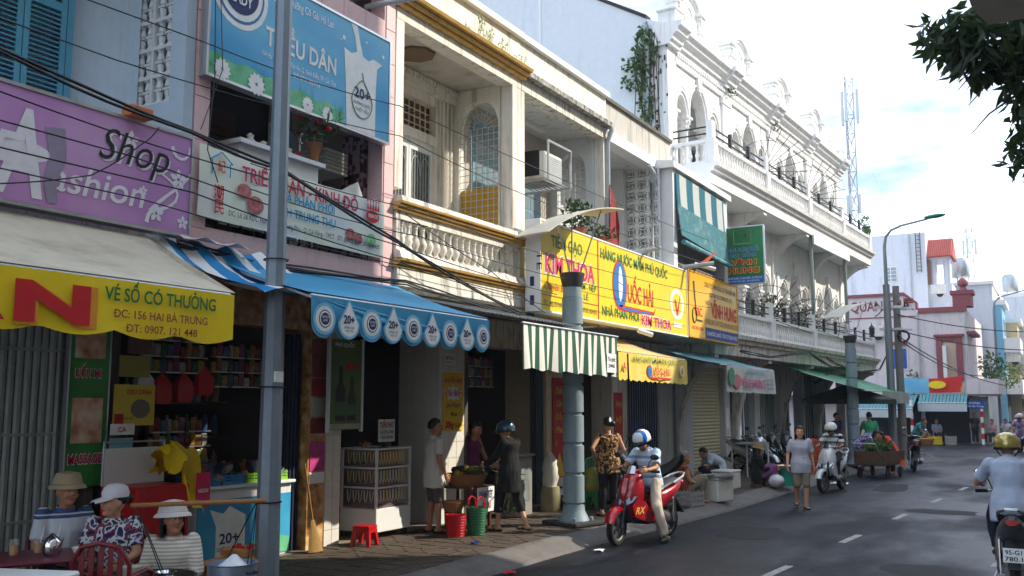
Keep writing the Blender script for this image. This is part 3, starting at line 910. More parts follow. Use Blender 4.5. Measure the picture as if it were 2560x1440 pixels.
 # ---------------------------------------------------------------- fish sauce house (breeze screen loggia)
h4 = T('shop_house', 'pale grey shop house with perforated screen wall at the end of its loggia', 'building', (XF, 17.8, 0))
shell(h4, 16.92, 19.05)
QA, QB = 16.52, 19.1
MB().box(XF - .25, XF + .05, QA, QB + .5, 7.12, 7.33).build('fascia', WHITE, h4)
MB().box(XF - .25, XF - .08, QA, 20.2, 7.331, 7.98).build('parapet', mat('grey_streaked', S(190, 186, 178), .9, var=.1, streak=.8, streak_c=S(92, 88, 82), st=(8, 8, .4), st_lo=.5), h4)
MB().box(XF - .3, XF - .02, QA, 20.2, 7.981, 8.05).build('parapet_cap', mat('mossy_cap', S(96, 92, 84), .95, var=.3), h4)
MB().box(-9, XF - .26, QA, QB, 7.14, 7.4).build('loggia_ceiling', GREYW, h4)
MB().box(-8.65, -8.5, QA, QB, 3.75, 7.139).build('loggia_wall', GREYW, h4)
MB().box(-8.3, -8.0, 18.75, 18.9, 3.75, 7.139).build('inner_pier', GREYW, h4)
sb = MB()                                                 # perforated screen block: square with a ring of petals cut out
N, q_ = 0.2, .2
ring = lambda r, y: [(r * cos(2 * pi * k / 16), y, r * sin(2 * pi * k / 16)) for k in range(16)]
for i in range(4):
 a = pi / 2 * i
 c, s_ = cos(a), sin(a)
 rot = lambda p: (p[0] * c - p[2] * s_, p[1], p[0] * s_ + p[2] * c)
 for y in (-.04, .04):
  pass
   # border bar, petal arc and diagonal spoke of one quarter
 sb.add([rot(p) for p in [(-.13, -.04, .112), (.13, -.04, .112), (.13, -.04, .13), (-.13, -.04, .13), (-.13, .04, .112), (.13, .04, .112), (.13, .04, .13), (-.13, .04, .13)]],
  [(0, 1, 2, 3), (7, 6, 5, 4), (0, 4, 5, 1), (3, 2, 6, 7), (0, 3, 7, 4), (1, 5, 6, 2)])
 o_ = [(.105 * sin(t_), .105 * cos(t_)) for t_ in [(-pi / 4 + pi / 2 * k / 6) for k in range(7)]]
 i_ = [(.12 * sin(t_) * .93, .155 - .108 * cos(t_)) for t_ in [(-.75 + 1.5 * k / 6) for k in range(7)]]
 for pts in (o_, i_):
  for (xa, za), (xb, zb) in zip(pts, pts[1:]):
   l_ = math.hypot(xb - xa, zb - za); nx, nz = -(zb - za) / l_ * .007, (xb - xa) / l_ * .007
   sb.add([rot(p) for p in [(xa - nx, -.038, za - nz), (xb - nx, -.038, zb - nz), (xb + nx, -.038, zb + nz), (xa + nx, -.038, za + nz), (xa - nx, .038, za - nz), (xb - nx, .038, zb - nz), (xb + nx, .038, zb + nz), (xa + nx, .038, za + nz)]],
    [(0, 1, 2, 3), (7, 6, 5, 4), (0, 4, 5, 1), (3, 2, 6, 7)])
 sb.add([rot(p) for p in [(.068, -.04, .068), (.122, -.04, .09), (.122, -.04, .122), (.09, -.04, .122), (.068, .04, .068), (.122, .04, .09), (.122, .04, .122), (.09, .04, .122)]],
  [(0, 1, 2, 3), (7, 6, 5, 4), (0, 4, 5, 1), (3, 2, 6, 7), (0, 3, 7, 4), (1, 5, 6, 2)])
sbm = sb.mesh('screen_block', WHITE)
for i in range(3):
 for j in range(13):
  piece('screen_block', sbm, h4, (-8.0 + .135 + i * .262 - XF - .03, 18.96 - 17.8, 3.9 + j * .262))
MB().tube([(XF + .05, 18.5, 7.08), (XF + .08, 18.7, 6.95), (XF + .0, 18.8, 6.75), (XF + .0, 18.8, 4.9)], .05, 10).build('downpipe', PVC, h4)
MB().tube([(-7.3, 17.2, 4.98), (-6.6, 17.3, 5.05)], .04, 8).build('sign_bracket', PVC, h4)
MB().box(-8.9, XS - .01, 18.9, 19.75, .15, 3.45).build('pillar', CREAM, h4)
MB().box(-8.8, XS - .03, 16.901, 18.899, 2.98, 3.45).build('shop_lintel', OLDW, h4)
fg = MB()
for i in range(8): fg.box(-8.56 + (i % 2) * .09, -8.54 + (i % 2) * .09, 16.95 + i * .04, 16.99 + i * .04, .16, 2.97)
fg.build('folded_gate', mat('gate_teal', S(46, 66, 74), .5, .2), h4)

 # ---------------------------------------------------------------- seed shop house (projecting bay with the blind)
h5 = T('shop_house', 'narrow white house whose projecting bay carries the teal bamboo blind', 'building', (XF, 21.2, 0))
shell(h5, 19.1, 23.15)
MB().box(-8.0, -6.99, 19.1, 19.32, 3.6, 7.1).build('bay_wall', WHITE, h5)
MB().box(-7.25, -7.0, 22.72, 22.98, 3.6, 7.1).build('bay_post', GREYW, h5)
b = MB(); b.profile_y([(-8.6, 7.101), (-6.9, 7.101), (-6.9, 7.24), (-7.3, 7.3), (-8.6, 7.3)], 18.95, 23.1); b.build('bay_roof', WHITE, h5)
MB().box(-8.7, -8.5, 19.33, 23.15, 3.75, 7.1).build('bay_back_wall', INTD, h5)
MB().box(-8.5, -7.0, 19.33, 23.1, 3.58, 3.76).build('bay_floor', GREYW, h5)
MB().box(-8.49, -7.02, 23.0, 23.1, 3.77, 7.1).build('bay_end_wall', GREYW, h5)
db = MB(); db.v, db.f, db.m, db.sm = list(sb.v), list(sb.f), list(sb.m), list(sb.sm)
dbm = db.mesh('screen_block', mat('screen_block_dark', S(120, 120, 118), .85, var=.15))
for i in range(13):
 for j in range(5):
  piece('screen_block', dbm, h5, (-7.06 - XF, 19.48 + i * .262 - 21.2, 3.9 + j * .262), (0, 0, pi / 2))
MB().tube([(-7.0, 19.6, 4.98), (-6.35, 19.85, 5.06)], .05, 10).build('sign_bracket', PVC, h5)
MB().box(-8.9, XS - .01, 21.7, 23.1, .15, 3.45).build('pillar', GREYW, h5)
MB().tube([(XS + .06, 22.75, .15), (XS + .06, 22.75, 3.4)], .06, 10).build('downpipe', PVC, h5)
fg = MB()
for i in range(28): fg.box(-8.5 + (i % 2) * .03, -8.48 + (i % 2) * .03, 19.76 + i * .069, 19.82 + i * .069, .16, 2.97)
fg.build('folding_gate', mat('gate_blue', S(40, 62, 104), .5, .2, var=.1), h5)
MB().box(-8.8, XS - .03, 19.751, 21.699, 2.98, 3.45).build('shop_lintel', OLDW, h5)

 # bamboo blind, things standing in the loggias
t = T('bamboo_blind', 'teal and white bamboo roll blind hanging askew in the bay opening', 'blind', (-6.96, 20.9, 5.5))
BLT = ramp_mat('blind_weave', [(0, S(40, 120, 140)), (.5, S(40, 120, 140)), (.5, S(206, 210, 206)), (1, S(206, 210, 206))], 'wavey', .36, .8, axis=(1, 1, 1), const=True, obj=False)
BLT2 = mat('blind_teal', S(74, 136, 148), .8, var=.25, scale=20, streak=.5, streak_c=S(190, 200, 196), st=(5, 5, 5), st_lo=.5)
slm = MB(); slm.tube([(0, -1.68, 0), (0, 1.68, 0)], .016, 6); s1 = slm.mesh('blind_slat', BLT)
slm = MB(); slm.tube([(0, -1.68, 0), (0, 1.68, 0)], .016, 6); s2 = slm.mesh('blind_slat', BLT2)
for i in range(52):
 z = 7.0 - i * .0285
 piece('blind_slat', s1 if i < 26 else s2, t, (.0 + (.12 * (i / 52) ** 2), 0, z - 5.5), (radians(-.6 - i * .05), 0, 0))
MB().tube([(.16, -1.7, -.02), (.16, 1.7, -.13)], .055, 8).build('rolled_end', BLT2, t, True)
t = T('air_conditioner', 'old white window air conditioner on a steel bracket in the loggia', 'appliance', (-7.6, 14.0, 5.75))
MB().bbox(-7.95, -7.3, 13.75, 14.4, 5.8, 6.28, .02).build('casing', mat('ac_white', S(214, 214, 206), .5, streak=.3), t)
b = MB()
for i in range(11): b.box(-7.299, -7.29, 13.78, 14.37, 5.84 + i * .036, 5.86 + i * .036)
b.build('grille', GRILLE, t)
MB().box(-7.9, -7.4, 13.737, 13.749, 5.86, 6.3).build('vent_panel', BLACK, t)
b = MB()
for y in (13.7, 14.55): b.box(-8.4, -7.2, y, y + .03, 5.75, 5.79); b.box(-7.23, -7.2, y, y + .03, 5.79, 6.42)
b.box(-7.23, -7.2, 13.7, 14.58, 6.42, 6.45)
for i in range(8): b.box(-7.9 + i * .09, -7.87 + i * .09, 13.73, 14.55, 5.77, 5.789)
b.build('bracket', STEEL, t)
t = T('shelf', 'white altar shelf with small ornaments in the pink loggia', 'shelf', (-7.6, 7.9, 4.6))
b = MB(); b.box(-8.1, -7.38, 7.0, 8.35, 4.78, 4.83); b.box(-8.05, -7.45, 7.05, 8.3, 4.6, 4.78); b.build('board', WHITE, t)
MB().box(-8.0, -7.6, 7.3, 8.1, 4.0, 4.6).build('base', WHITE, t)
for i, (y, hh) in enumerate([(7.3, .14), (7.5, .1), (7.72, .18), (7.9, .12), (8.05, .1)]):
 b = MB(); b.lathe([(.05, 0), (.06, hh * .3), (.03, hh * .6), (.045, hh * .8), (.01, hh)], (-7.55, y, 4.832), 10)
 solo(b, 'ornament', [mat('porcelain', S(226, 226, 220), .25), RED, WHP][i % 3] if i != 1 else mat('porcelain', S(226, 226, 220), .25), ['tiny', 'small low', 'tall white', 'short', 'squat'][i] + ' ornament on the loggia altar shelf', 'ornament', 'ornaments on the altar shelf')
b = MB()
for i in range(6): b.bbox(-8.3 + i * .01, -7.75, 8.75, 9.2, 4.9 + i * .05, 4.945 + i * .05, .01)
solo(b, 'paper_stack', mat('grey_paper', S(176, 176, 170), .9), 'stack of grey folded sheets on the pink loggia rack', 'stack')
b = MB(); b.X = Matrix.Translation((-7.55, 9.05, 4.35)) @ Matrix.Rotation(.5, 4, 'X'); b.bbox(-.02, .02, -.3, .3, -.02, .35, .01)
solo(b, 'folded_board', WHITEP, 'white folded board leaning behind the cake banner', 'board')
def leaf_cluster(mb, c, r, n, lw=.035, ll=.1, up=.5, mi=0, seed=1):
 rn = random.Random(seed)
 for i in range(n):
  th, ph = rn.uniform(0, 2 * pi), math.acos(rn.uniform(-1, 1))
  rr = rn.uniform(.25, 1) ** .5
  p = Vector((c[0] + r[0] * rr * sin(ph) * cos(th), c[1] + r[1] * rr * sin(ph) * sin(th), c[2] + r[2] * rr * cos(ph)))
  d = Vector((rn.uniform(-1, 1), rn.uniform(-1, 1), rn.uniform(-1, 1) + up)).normalized()
  s_ = d.cross(Vector((rn.uniform(-1, 1), rn.uniform(-1, 1), rn.uniform(-1, 1)))).normalized()
  l, w_ = ll * rn.uniform(.6, 1.3), lw * rn.uniform(.7, 1.3)
  nn = d.cross(s_) * w_ * .5
  mb.add([p, p + d * l * .5 + s_ * w_ + nn, p + d * l, p + d * l * .5 - s_ * w_ + nn], [(0, 1, 2, 3)], mi)
 return mb
LEAF = mat('leaf_green', S(58, 92, 40), .55, var=.45, scale=3)
LEAFD = mat('leaf_dark', S(30, 54, 28), .55, var=.4, scale=3)
for m_ in (LEAF, LEAFD):
 n_, k_, b_ = nodes_of(m_)
 tr = n_.new('ShaderNodeBsdfTranslucent'); mx_ = n_.new('ShaderNodeMixShader'); mx_.inputs[0].default_value = .35 if m_ is LEAF else .15; tr.inputs[0].default_value = (.12, .2, .04, 1)
 k_(b_.outputs[0], mx_.inputs[1]); k_(tr.outputs[0], mx_.inputs[2]); k_(mx_.outputs[0], n_['Material Output'].inputs[0])
LEAFY = mat('leaf_yellow', S(110, 128, 56), .6, var=.4, scale=3)
t = T('flower_basket', 'wicker vase of red artificial flowers on the altar shelf', 'flowers', (-7.5, 8.28, 4.835))
b = MB(); b.lathe([(.06, 0), (.05, .03), (.06, .12), (.09, .24), (.1, .25)], n=12); b.build('vase', mat('wicker', S(150, 104, 62), .8, var=.3, scale=60), t, True)
b = MB(); leaf_cluster(b, (0, 0, .42), (.34, .34, .16), 90, .012, .2, .8, seed=3); b.build('leaves', LEAF, t, True)
for i in range(7):
 a = i * 2.4
 b = MB(); b.ell((.22 * cos(a), .26 * sin(a), .4 + .05 * (i % 4)), (.035, .035, .03), 8, 6); b.build('flower', RED, t, True)
for y, s_, n, w_ in [(14.95, 21, 190, 'potted leafy plant behind the rice sign, near the lamp reflector'), (16.0, 22, 80, 'small green plant peeping over the rice sign by the downpipe')]:
 t = T('potted_plant', w_, 'plant', (-7.25, y, 4.9))
 MB().lathe([(.1, 0), (.14, .2), (.15, .22)], n=12).build('pot', mat('terracotta', S(150, 84, 58), .8), t, True)
 b = MB(); leaf_cluster(b, (0, 0, .42 if n > 100 else .25), (.3, .45, .28) if n > 100 else (.2, .4, .15), n, .03, .13, .4, seed=s_); b.build('foliage', LEAFD, t, True)
b = MB(); b.add([(-7.2, 16.15, 5.0), (-7.2, 16.6, 5.0), (-7.15, 16.55, 5.4), (-7.2, 16.5, 5.9), (-7.25, 16.35, 6.2), (-7.22, 16.3, 5.6)], [(0, 1, 2, 3, 4, 5)])
b.add([(-7.19, 16.12, 5.0), (-7.17, 16.12, 5.0), (-7.24, 16.33, 6.2), (-7.26, 16.33, 6.2)], [(0, 1, 2, 3)])
solo(b, 'red_flag', paint('flag_red', 140, 24, 34, .8), 'furled red flag hanging beside the grey downpipe', 'flag')
b = MB(); b.add([(-6.95, 20.25, 5.06), (-6.75, 20.3, 5.06), (-6.6, 21.0, 5.55), (-6.8, 20.9, 5.4)], [(0, 1, 2, 3)]); b.add([(-6.94, 20.25, 5.06), (-6.8, 20.9, 5.4), (-6.9, 20.6, 5.1)], [(0, 1, 2)])
solo(b, 'orange_cloth', paint('cloth_orange', 214, 92, 52, .8), 'orange cloth hanging above the orange seed sign', 'cloth')
 # weeds on the ochre cornice
for i, (y, hh) in enumerate([(11.55, .5), (11.75, .28), (12.2, .3), (12.75, .2)]):
 b = MB()
 rn = random.Random(i + 40)
 for k in range(26):
  p = Vector((XF + .1 + rn.uniform(-.05, .1), y + rn.uniform(-.08, .08), 7.45)); d = Vector((rn.uniform(-.1, .25), rn.uniform(-.3, .3), 1)) * hh * rn.uniform(.5, 1.1)
  b.add([p, p + Vector((0, .01, 0)), p + d], [(0, 1, 2)])
  if k % 2: b.add([p + d * .6, p + d * .7 + Vector((0, .05, .0)), p + d * .8], [(0, 1, 2)])
 solo(b, 'weed_tuft', LEAFY, ['tall dry grass tuft growing on the ochre cornice', 'shorter grass tuft right of the tall one on the ochre cornice', 'third wisp of weeds along the ochre cornice', 'small leafy weed at the right end of the ochre cornice'][i], 'weed')
  # ================================================================ white arcaded house (its own slightly turned frame: x out to the street, y along it)
ARCW = mat('arcade_white', S(232, 232, 230), .8, var=.05, scale=4, streak=.5, streak_c=S(116, 110, 102), st=(7, 7, .6), st_lo=.53, bump=.1)
ARCS = mat('side_wall_white', S(214, 220, 226), .9, var=.05, streak=.18, st=(2, 2, .4), st_lo=.55, bump=.1)
MOSS = mat('black_mould', S(48, 50, 44), .95, var=.4)
hw = T('arcade_house', 'long white three storey house with arched verandas and gabled parapet', 'building', (-8.4, 23.3, 0), radians(-3.4))
BAY = [0.0, 4.15, 8.4, 12.75]
LEN = 16.95
def part(mb, name, m=ARCW, p=None):
 return mb.build(name, m, p or hw, True)
  # end wall with the sloping gable, facing the camera
b = MB(); b.prism([(-18, -.05), (-.06, -.05), (-.06, 12.05), (-.5, 12.25), (-2.5, 13.45), (-6.2, 14.3), (-18, 14.3)], (0, -.62, 0), (1, 0, 0), (0, 0, 1), (0, .2, 0)); part(b, 'end_wall', ARCS)
b = MB(); b.prism([(-.5, 12.26), (-2.5, 13.46), (-6.2, 14.31), (-18, 14.31), (-18, 14.4), (-6.2, 14.4), (-2.5, 13.55), (-.5, 12.36)], (0, -.66, 0), (1, 0, 0), (0, 0, 1), (0, .28, 0)); part(b, 'gable_coping', MOSS)
part(MB().box(-3.9, -3.82, -.65, -.62, 7, 13.9), 'wall_joint', WHITE)
 # corner pilaster with its fluted side
part(MB().box(-.42, .06, -.6, -.05, 3.4, 11.5), 'corner_pilaster', ARCW)
for k in range(4): part(MB().box(-.4 + k * .11, -.34 + k * .11, -.64, -.6, 8.2, 11.2), 'flute', ARCW)
part(MB().box(-9, -1.75, -.4, LEN, 3.5, 11.6), 'core', ARCS)
b = MB(); b.box(-9, .02, -.4, LEN, 7.6, 7.98); b.box(-9, .02, -.4, LEN, 3.3, 3.7); part(b, 'floor_slab', ARCW)
part(MB().box(-9, .0, -.4, LEN, 11.62, 12.0), 'roof')
 # arcades: upper storey then lower storey
colm = MB(); colm.lathe([(.17, 0), (.17, .06), (.13, .1), (.125, .12), (.115, 1.3), (.135, 1.33), (.12, 1.36)], n=14); colm = colm.mesh('column', ARCW)
cpm = MB(); cpm.lathe([(.12, 0), (.15, .08), (.13, .1), (.18, .2), (.15, .22), (.2, .3)], n=12)
for k in range(8):
 a = pi / 4 * k
 for z, r in ((.06, .13), (.2, .17)):
  cpm.ell((r * cos(a), r * sin(a), z), (.045, .045, .05), 6, 4)
cpm.box(-.2, .2, -.2, .2, .3, .36); cpm = cpm.mesh('capital', ARCW)
for fl, (zf, zs, zt) in enumerate(((7.98, 9.85, 11.4), (3.7, 5.6, 7.6))):
 for bi, y0 in enumerate(BAY):
  yend = (BAY + [LEN])[bi + 1]
  k = (yend - y0) / 4.2
  ops = [(y0 + .08 * k, y0 + .78 * k, zs, zs, .5), (y0 + 1.0 * k, y0 + 2.2 * k, zs, zs, .95), (y0 + 2.42 * k, y0 + 3.12 * k, zs, zs, .5)]
  b = MB()
  arched_wall(b, (-.3, 0, 0), (0, 1, 0), (.3, 0, 0), y0 - (.0 if bi else .05), y0 + 3.3 * k, zs, zt, ops)
  part(b, 'arcade_wall')
  for a, c_, z_, s_, rise in ops:
   hd = MB()
   hd.tube([(.01, (a + c_) / 2 - ((c_ - a) / 2 + .09) * cos(pi * q / 14), s_ + .02 + (rise + .09) * sin(pi * q / 14)) for q in range(15)], .035, 6)
   hd.tube([(.0, (a + c_) / 2 - ((c_ - a) / 2 + .17) * cos(pi * q / 14), s_ + .1 + (rise + .16) * sin(pi * q / 14)) for q in range(15)], .022, 6)
   part(hd, 'hood_mould')
  a, c_ = ops[1][0], ops[1][1]
  part(MB().prism([(-.1, 0), (.1, 0), (.14, .42), (-.14, .42)], (.0, (a + c_) / 2, zs + .88), (0, 1, 0), (0, 0, 1), (.09, 0, 0)), 'keystone')
  for y in (y0 + .02, y0 + .89 * k, y0 + 2.31 * k, y0 + 3.2 * k):
   hh = zs - zf - .36
   piece('column', colm, hw, (-.15, y, zf), (0, 0, 0), (1, 1, hh / 1.36))
   piece('capital', cpm, hw, (-.15, y, zf + hh))
  part(MB().box(-.32, .07, y0 + 3.42 * k, y0 + 4.02 * k, zf, zt), 'pilaster')
  part(MB().box(-.31, .0, y0 + 3.3 * k, y0 + 3.42 * k, zf, zt), 'pilaster_side')
  part(MB().box(-.34, .1, y0 + 3.36 * k, y0 + 4.08 * k, zt - .5, zt - .3), 'pilaster_cap')
  for dy in (1.0, 2.6):
   d = part(MB().box(-1.74, -1.7, y0 + dy * k - .05, y0 + dy * k + .85, zf, zf + 2.2), 'veranda_door', mat('door_grey_green', S(104, 116, 112), .6))
   part(MB().box(-1.69, -1.68, y0 + dy * k + .05, y0 + dy * k + .75, zf + .9, zf + 2.1), 'pane', PANE, d)
    # cornice, dentils and parapet
CP = [(-.3, 11.4), (.08, 11.4), (.1, 11.5), (.16, 11.52), (.18, 11.62), (.3, 11.7), (.34, 11.82), (.42, 11.84), (.44, 11.98), (-.3, 12.0)]
b = MB(); b.profile_y(CP, -.64, LEN); part(b, 'cornice')
b = MB(); b.profile_y([(-.05, 11.1), (.06, 11.1), (.09, 11.18), (.05, 11.26), (-.05, 11.26)], -.1, LEN - .01); part(b, 'frieze_moulding')
b = MB()
for i in range(118): b.box(.061, .12, -.05 + i * .143, .02 + i * .143, 11.27, 11.36)
part(b, 'dentil_row')['kind'] = 'stuff'
for y in [-.35] + [c + 3.72 for c in BAY]:
 b = MB(); b.profile_y([(p[0] + (.1 if p[0] > 0 else 0), p[1] + .004) for p in CP], y - .36, y + .36)
 b.box(-.2, .3, y - .24, y + .24, 12.005, 12.35); b.bbox(-.24, .34, y - .29, y + .29, 12.35, 12.45, .03)
 part(b, 'cornice_break')
for bi, y0 in enumerate(BAY):
 yend = (BAY + [LEN])[bi + 1]
 c_ = y0 + 1.5
 g_ = MB()
 g_.box(-.5, -.2, c_ - .85, c_ + .85, 12.001, 12.55)
 g_.box(-.48, -.14, c_ - .95, c_ - .7, 12.001, 13.1); g_.box(-.48, -.14, c_ + .7, c_ + .95, 12.001, 13.1)
 g_.prism(arch_pts(c_ - .7, c_ + .7, 12.95, 14, .6)[::-1] + [(c_ - .7, 12.551), (c_ + .7, 12.551)], (-.46, 0, 0), (0, 1, 0), (0, 0, 1), (.26, 0, 0))
 gb = part(g_, 'gable')
 m_ = MB()
 for r0, off in ((.72, .0), (.8, .06)):
  m_.tube([(-.2 + off, c_ - (r0) * cos(pi * q / 14), 12.98 + (r0 - .1) * sin(pi * q / 14)) for q in range(15)], .06, 6)
 for s_ in (-1, 1):
  m_.bbox(-.52, -.08, c_ + s_ * .83 - .2, c_ + s_ * .83 + .2, 13.1, 13.2, .03)
  m_.bbox(-.54, -.02, c_ + s_ * .83 - .26, c_ + s_ * .83 + .26, 13.2, 13.32, .03)
  m_.bbox(-.5, -.1, c_ + s_ * .83 - .16, c_ + s_ * .83 + .16, 12.7, 12.76, .02)
 part(m_, 'gable_moulding', ARCW, gb)
 m_ = MB(); m_.tube([(-.19, c_ + .3 * cos(2 * pi * q / 16), 12.98 + .3 * sin(2 * pi * q / 16)) for q in range(17)], .025, 6); part(m_, 'roundel', ARCW, gb)
 m_ = MB(); m_.box(-.21, -.17, c_ - .5, c_ + .5, 12.12, 12.17); m_.box(-.21, -.17, c_ - .5, c_ + .5, 12.45, 12.5); part(m_, 'gable_panel', ARCW, gb)
 pb = MB()
 pb.box(-.4, -.2, c_ + .95, yend + .5 if bi < 3 else yend - .1, 12.005, 12.1); pb.box(-.42, -.16, c_ + .951, yend + .5 if bi < 3 else yend - .1, 12.42, 12.52)
 y = c_ + 1.05
 while y < (yend + .45 if bi < 3 else yend - .15):
  pb.lathe([(.035, 0), (.05, .08), (.025, .18), (.04, .3), (.04, .32)], (-.3, y, 12.1), 6); y += .13
 part(pb, 'parapet_balustrade')['kind'] = 'stuff'
b = MB(); b.box(-.42, -.14, LEN - .3, LEN, 12.005, 12.55)
b.lathe([(.1, 12.55), (.12, 12.6), (.05, 12.66), (.08, 12.7), (.16, 12.8), (.17, 12.88), (.06, 12.94), (.1, 13.0), (.03, 13.1), (.01, 13.25)], (-.28, LEN - .15, 0), 12); part(b, 'urn_finial')
 # balconies
pbm = MB(); pbm.lathe([(.055, 0), (.055, .03), (.035, .05), (.06, .13), (.065, .17), (.035, .27), (.03, .33), (.05, .42), (.055, .45)], n=8); pbm = pbm.mesh('baluster', ARCW)
piers = [-.28] + [c + 4.02 for c in BAY[:3]] + [LEN - .25, ]
piers[1:4] = [3.95, 8.25, 12.6]
for fl, z in enumerate((8.1, 3.75)):
 e0 = -.45
 b = MB(); b.profile_y([(-.3, z - .5), (1.1, z - .5), (1.12, z - .2), (1.2, z - .18), (1.22, z - .1), (1.3, z - .07), (1.33, z + .03), (-.3, z + .03)], e0, LEN + .05)
 sl_ = part(b, 'balcony_slab', ARCW if fl == 0 else OLDW)
 b = MB(); b.box(1.02, 1.16, e0 + .05, LEN, z + .032, z + .1); b.box(1.0, 1.18, e0 + .05, LEN, z + .57, z + .66)
 b.box(0.0, 1.0, e0 + .05, e0 + .19, z + .032, z + .1); b.box(0.0, .999, e0 + .03, e0 + .21, z + .57, z + .66)
 part(b, 'balcony_rail')
 for i, y in enumerate(piers):
  pp = part(MB().bbox(.97, 1.21, y - .15, y + .15, z + .031, z + .68, .012), 'balcony_pier')
  part(MB().box(1.0, 1.16, y - .12, y + .12, z + .681, z + (1.15 if i < 4 else .9)), 'pier_top', WHITE, pp)
 for ya, yb in zip(piers, piers[1:]):
  n = int((yb - ya - .4) / .2)
  for q in range(n + 1):
   piece('baluster', pbm, hw, (1.09, ya + .22 + q * (yb - ya - .44) / n, z + .1), (0, 0, 0), (1, 1, 1.04))
 for q in range(5): piece('baluster', pbm, hw, (.12 + q * .2, e0 + .12, z + .1), (0, 0, 0), (1, 1, 1.04))
 for ya, yb in zip(piers, piers[1:]):
  r_ = MB(); r_.tube([(1.08, ya + .12, z + .82), (1.08, yb - .12, z + .82)], .022, 6); r_.tube([(1.08, ya + .12, z + 1.0), (1.08, yb - .12, z + 1.0)], .022, 6)
  for t_ in (.33, .67): r_.box(1.04, 1.12, ya + (yb - ya) * t_ - .06, ya + (yb - ya) * t_ + .06, z + .66, z + 1.12)
  part(r_, 'iron_rail', BLACK)
 r_ = MB(); r_.tube([(.0, e0 + .12, z + .82), (1.0, e0 + .12, z + .82)], .022, 6); r_.tube([(.0, e0 + .12, z + 1.0), (1.0, e0 + .12, z + 1.0)], .022, 6); part(r_, 'iron_rail', BLACK)
  # curved brackets under the balcony
 for i, y in enumerate([-.2, 3.95, 8.25, 12.6, LEN - .2]):
  dz = 1.0 if fl == 0 else 2.6
  pts = [(0, z - .505), (1.05, z - .505), (1.05, z - .6)]
  pts += [(1.05 * (1 - sin(a)) + .0, z - .6 - dz * (1 - cos(a))) for a in [pi / 2 * k / 10 for k in range(1, 11)]]
  if fl == 1: pts = pts[:-1] + [(.12, z - .6 - dz), (.12, .13), (-.2, .13)]
  else: pts[-1] = (.0, z - .6 - dz)
  bb_ = MB(); bb_.prism(pts, (0, y - .13, 0), (1, 0, 0), (0, 0, 1), (0, .26, 0)); part(bb_, 'bracket', OLDW if fl else ARCW)
   # iron fans between the flats
 for y in (4.1, 8.45):
  f_ = MB(); C_ = Vector((.95, y, z + .75))
  for q in range(15):
   a = radians(-22 + q * 14)
   d = Vector((cos(a), 0, sin(a)))
   f_.tube([C_ + d * .12, C_ + d * 1.35], .01, 5)
  for rr in (.3, .95): f_.tube([C_ + Vector((cos(a), 0, sin(a))) * rr for a in [radians(-22 + q * 8.2) for q in range(25)]], .01, 5)
  part(f_, 'spike_fan', BLACK)
for y in (8.75, 13.15):
 part(MB().tube([(1.0, y, 3.78), (1.0, y, 7.62)], .06, 10), 'prop_post', mat('prop_green', S(132, 146, 140), .6, var=.1))
b = MB(); b.box(1.101, 1.16, 8.6, 13.3, 7.3, 7.62); part(b, 'patch_fascia', WHITE)
part(MB().tube([(-.5, -.72, 12.1), (-.5, -.72, 11.9), (-.46, -.7, 11.6), (-.46, -.7, 8.0)], .065, 10), 'downpipe', PVC)
 # ground floor shop fronts
b = MB()
for ya, yb in ((-.4, .75), (3.1, 3.5), (5.6, 6.1), (8.0, 8.55), (10.6, 10.9), (12.4, 12.9), (LEN - .6, LEN)):
 b.box(-.35, -.02, ya, yb, .1, 3.3)
b.box(-.35, -.03, -.39, LEN, 3.0, 3.299)
part(b, 'shop_wall', GREYW)
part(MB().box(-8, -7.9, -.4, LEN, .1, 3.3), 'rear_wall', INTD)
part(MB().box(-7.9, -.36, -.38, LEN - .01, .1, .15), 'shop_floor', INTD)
rs = part(MB().box(-.25, -.2, .75, 3.1, .15, 3.0), 'roller_shutter', mat('roller_cream', S(206, 200, 168), .55, .1))
m_ = MB(); m_.lathe([(.035, -1.17), (.035, 1.17)], n=8); rsm = m_.mesh('shutter_slat', mat('roller_cream', S(206, 200, 168), .55, .1))
for i in range(30): piece('shutter_slat', rsm, rs, (-.2, 1.925, .22 + i * .094), (pi / 2, 0, 0), (.7, 1.2, 1))
for y0_, y1_, m__ in ((3.5, 4.3, 'gate_teal'), (4.9, 5.6, 'gate_pale'), (6.1, 8.0, 'gate_pale'), (8.9, 9.6, 'gate_teal'), (11, 12.4, 'gate_teal'), (12.9, 14, 'gate_teal')):
 g_ = MB()
 n = int((y1_ - y0_) / .12)
 for i in range(n): g_.box(-.2 + (i % 2) * .05, -.17 + (i % 2) * .05, y0_ + i * .12, y0_ + i * .12 + .115, .15, 3.0)
 part(g_, 'folding_gate', mat('gate_pale', S(128, 146, 148), .55, .15, var=.12) if m__ == 'gate_pale' else mat('gate_teal', S(46, 66, 74), .5, .2))
part(MB().box(-.05, -.01, 3.16, 3.36, 1.3, 1.9), 'paper_notice', WHP)

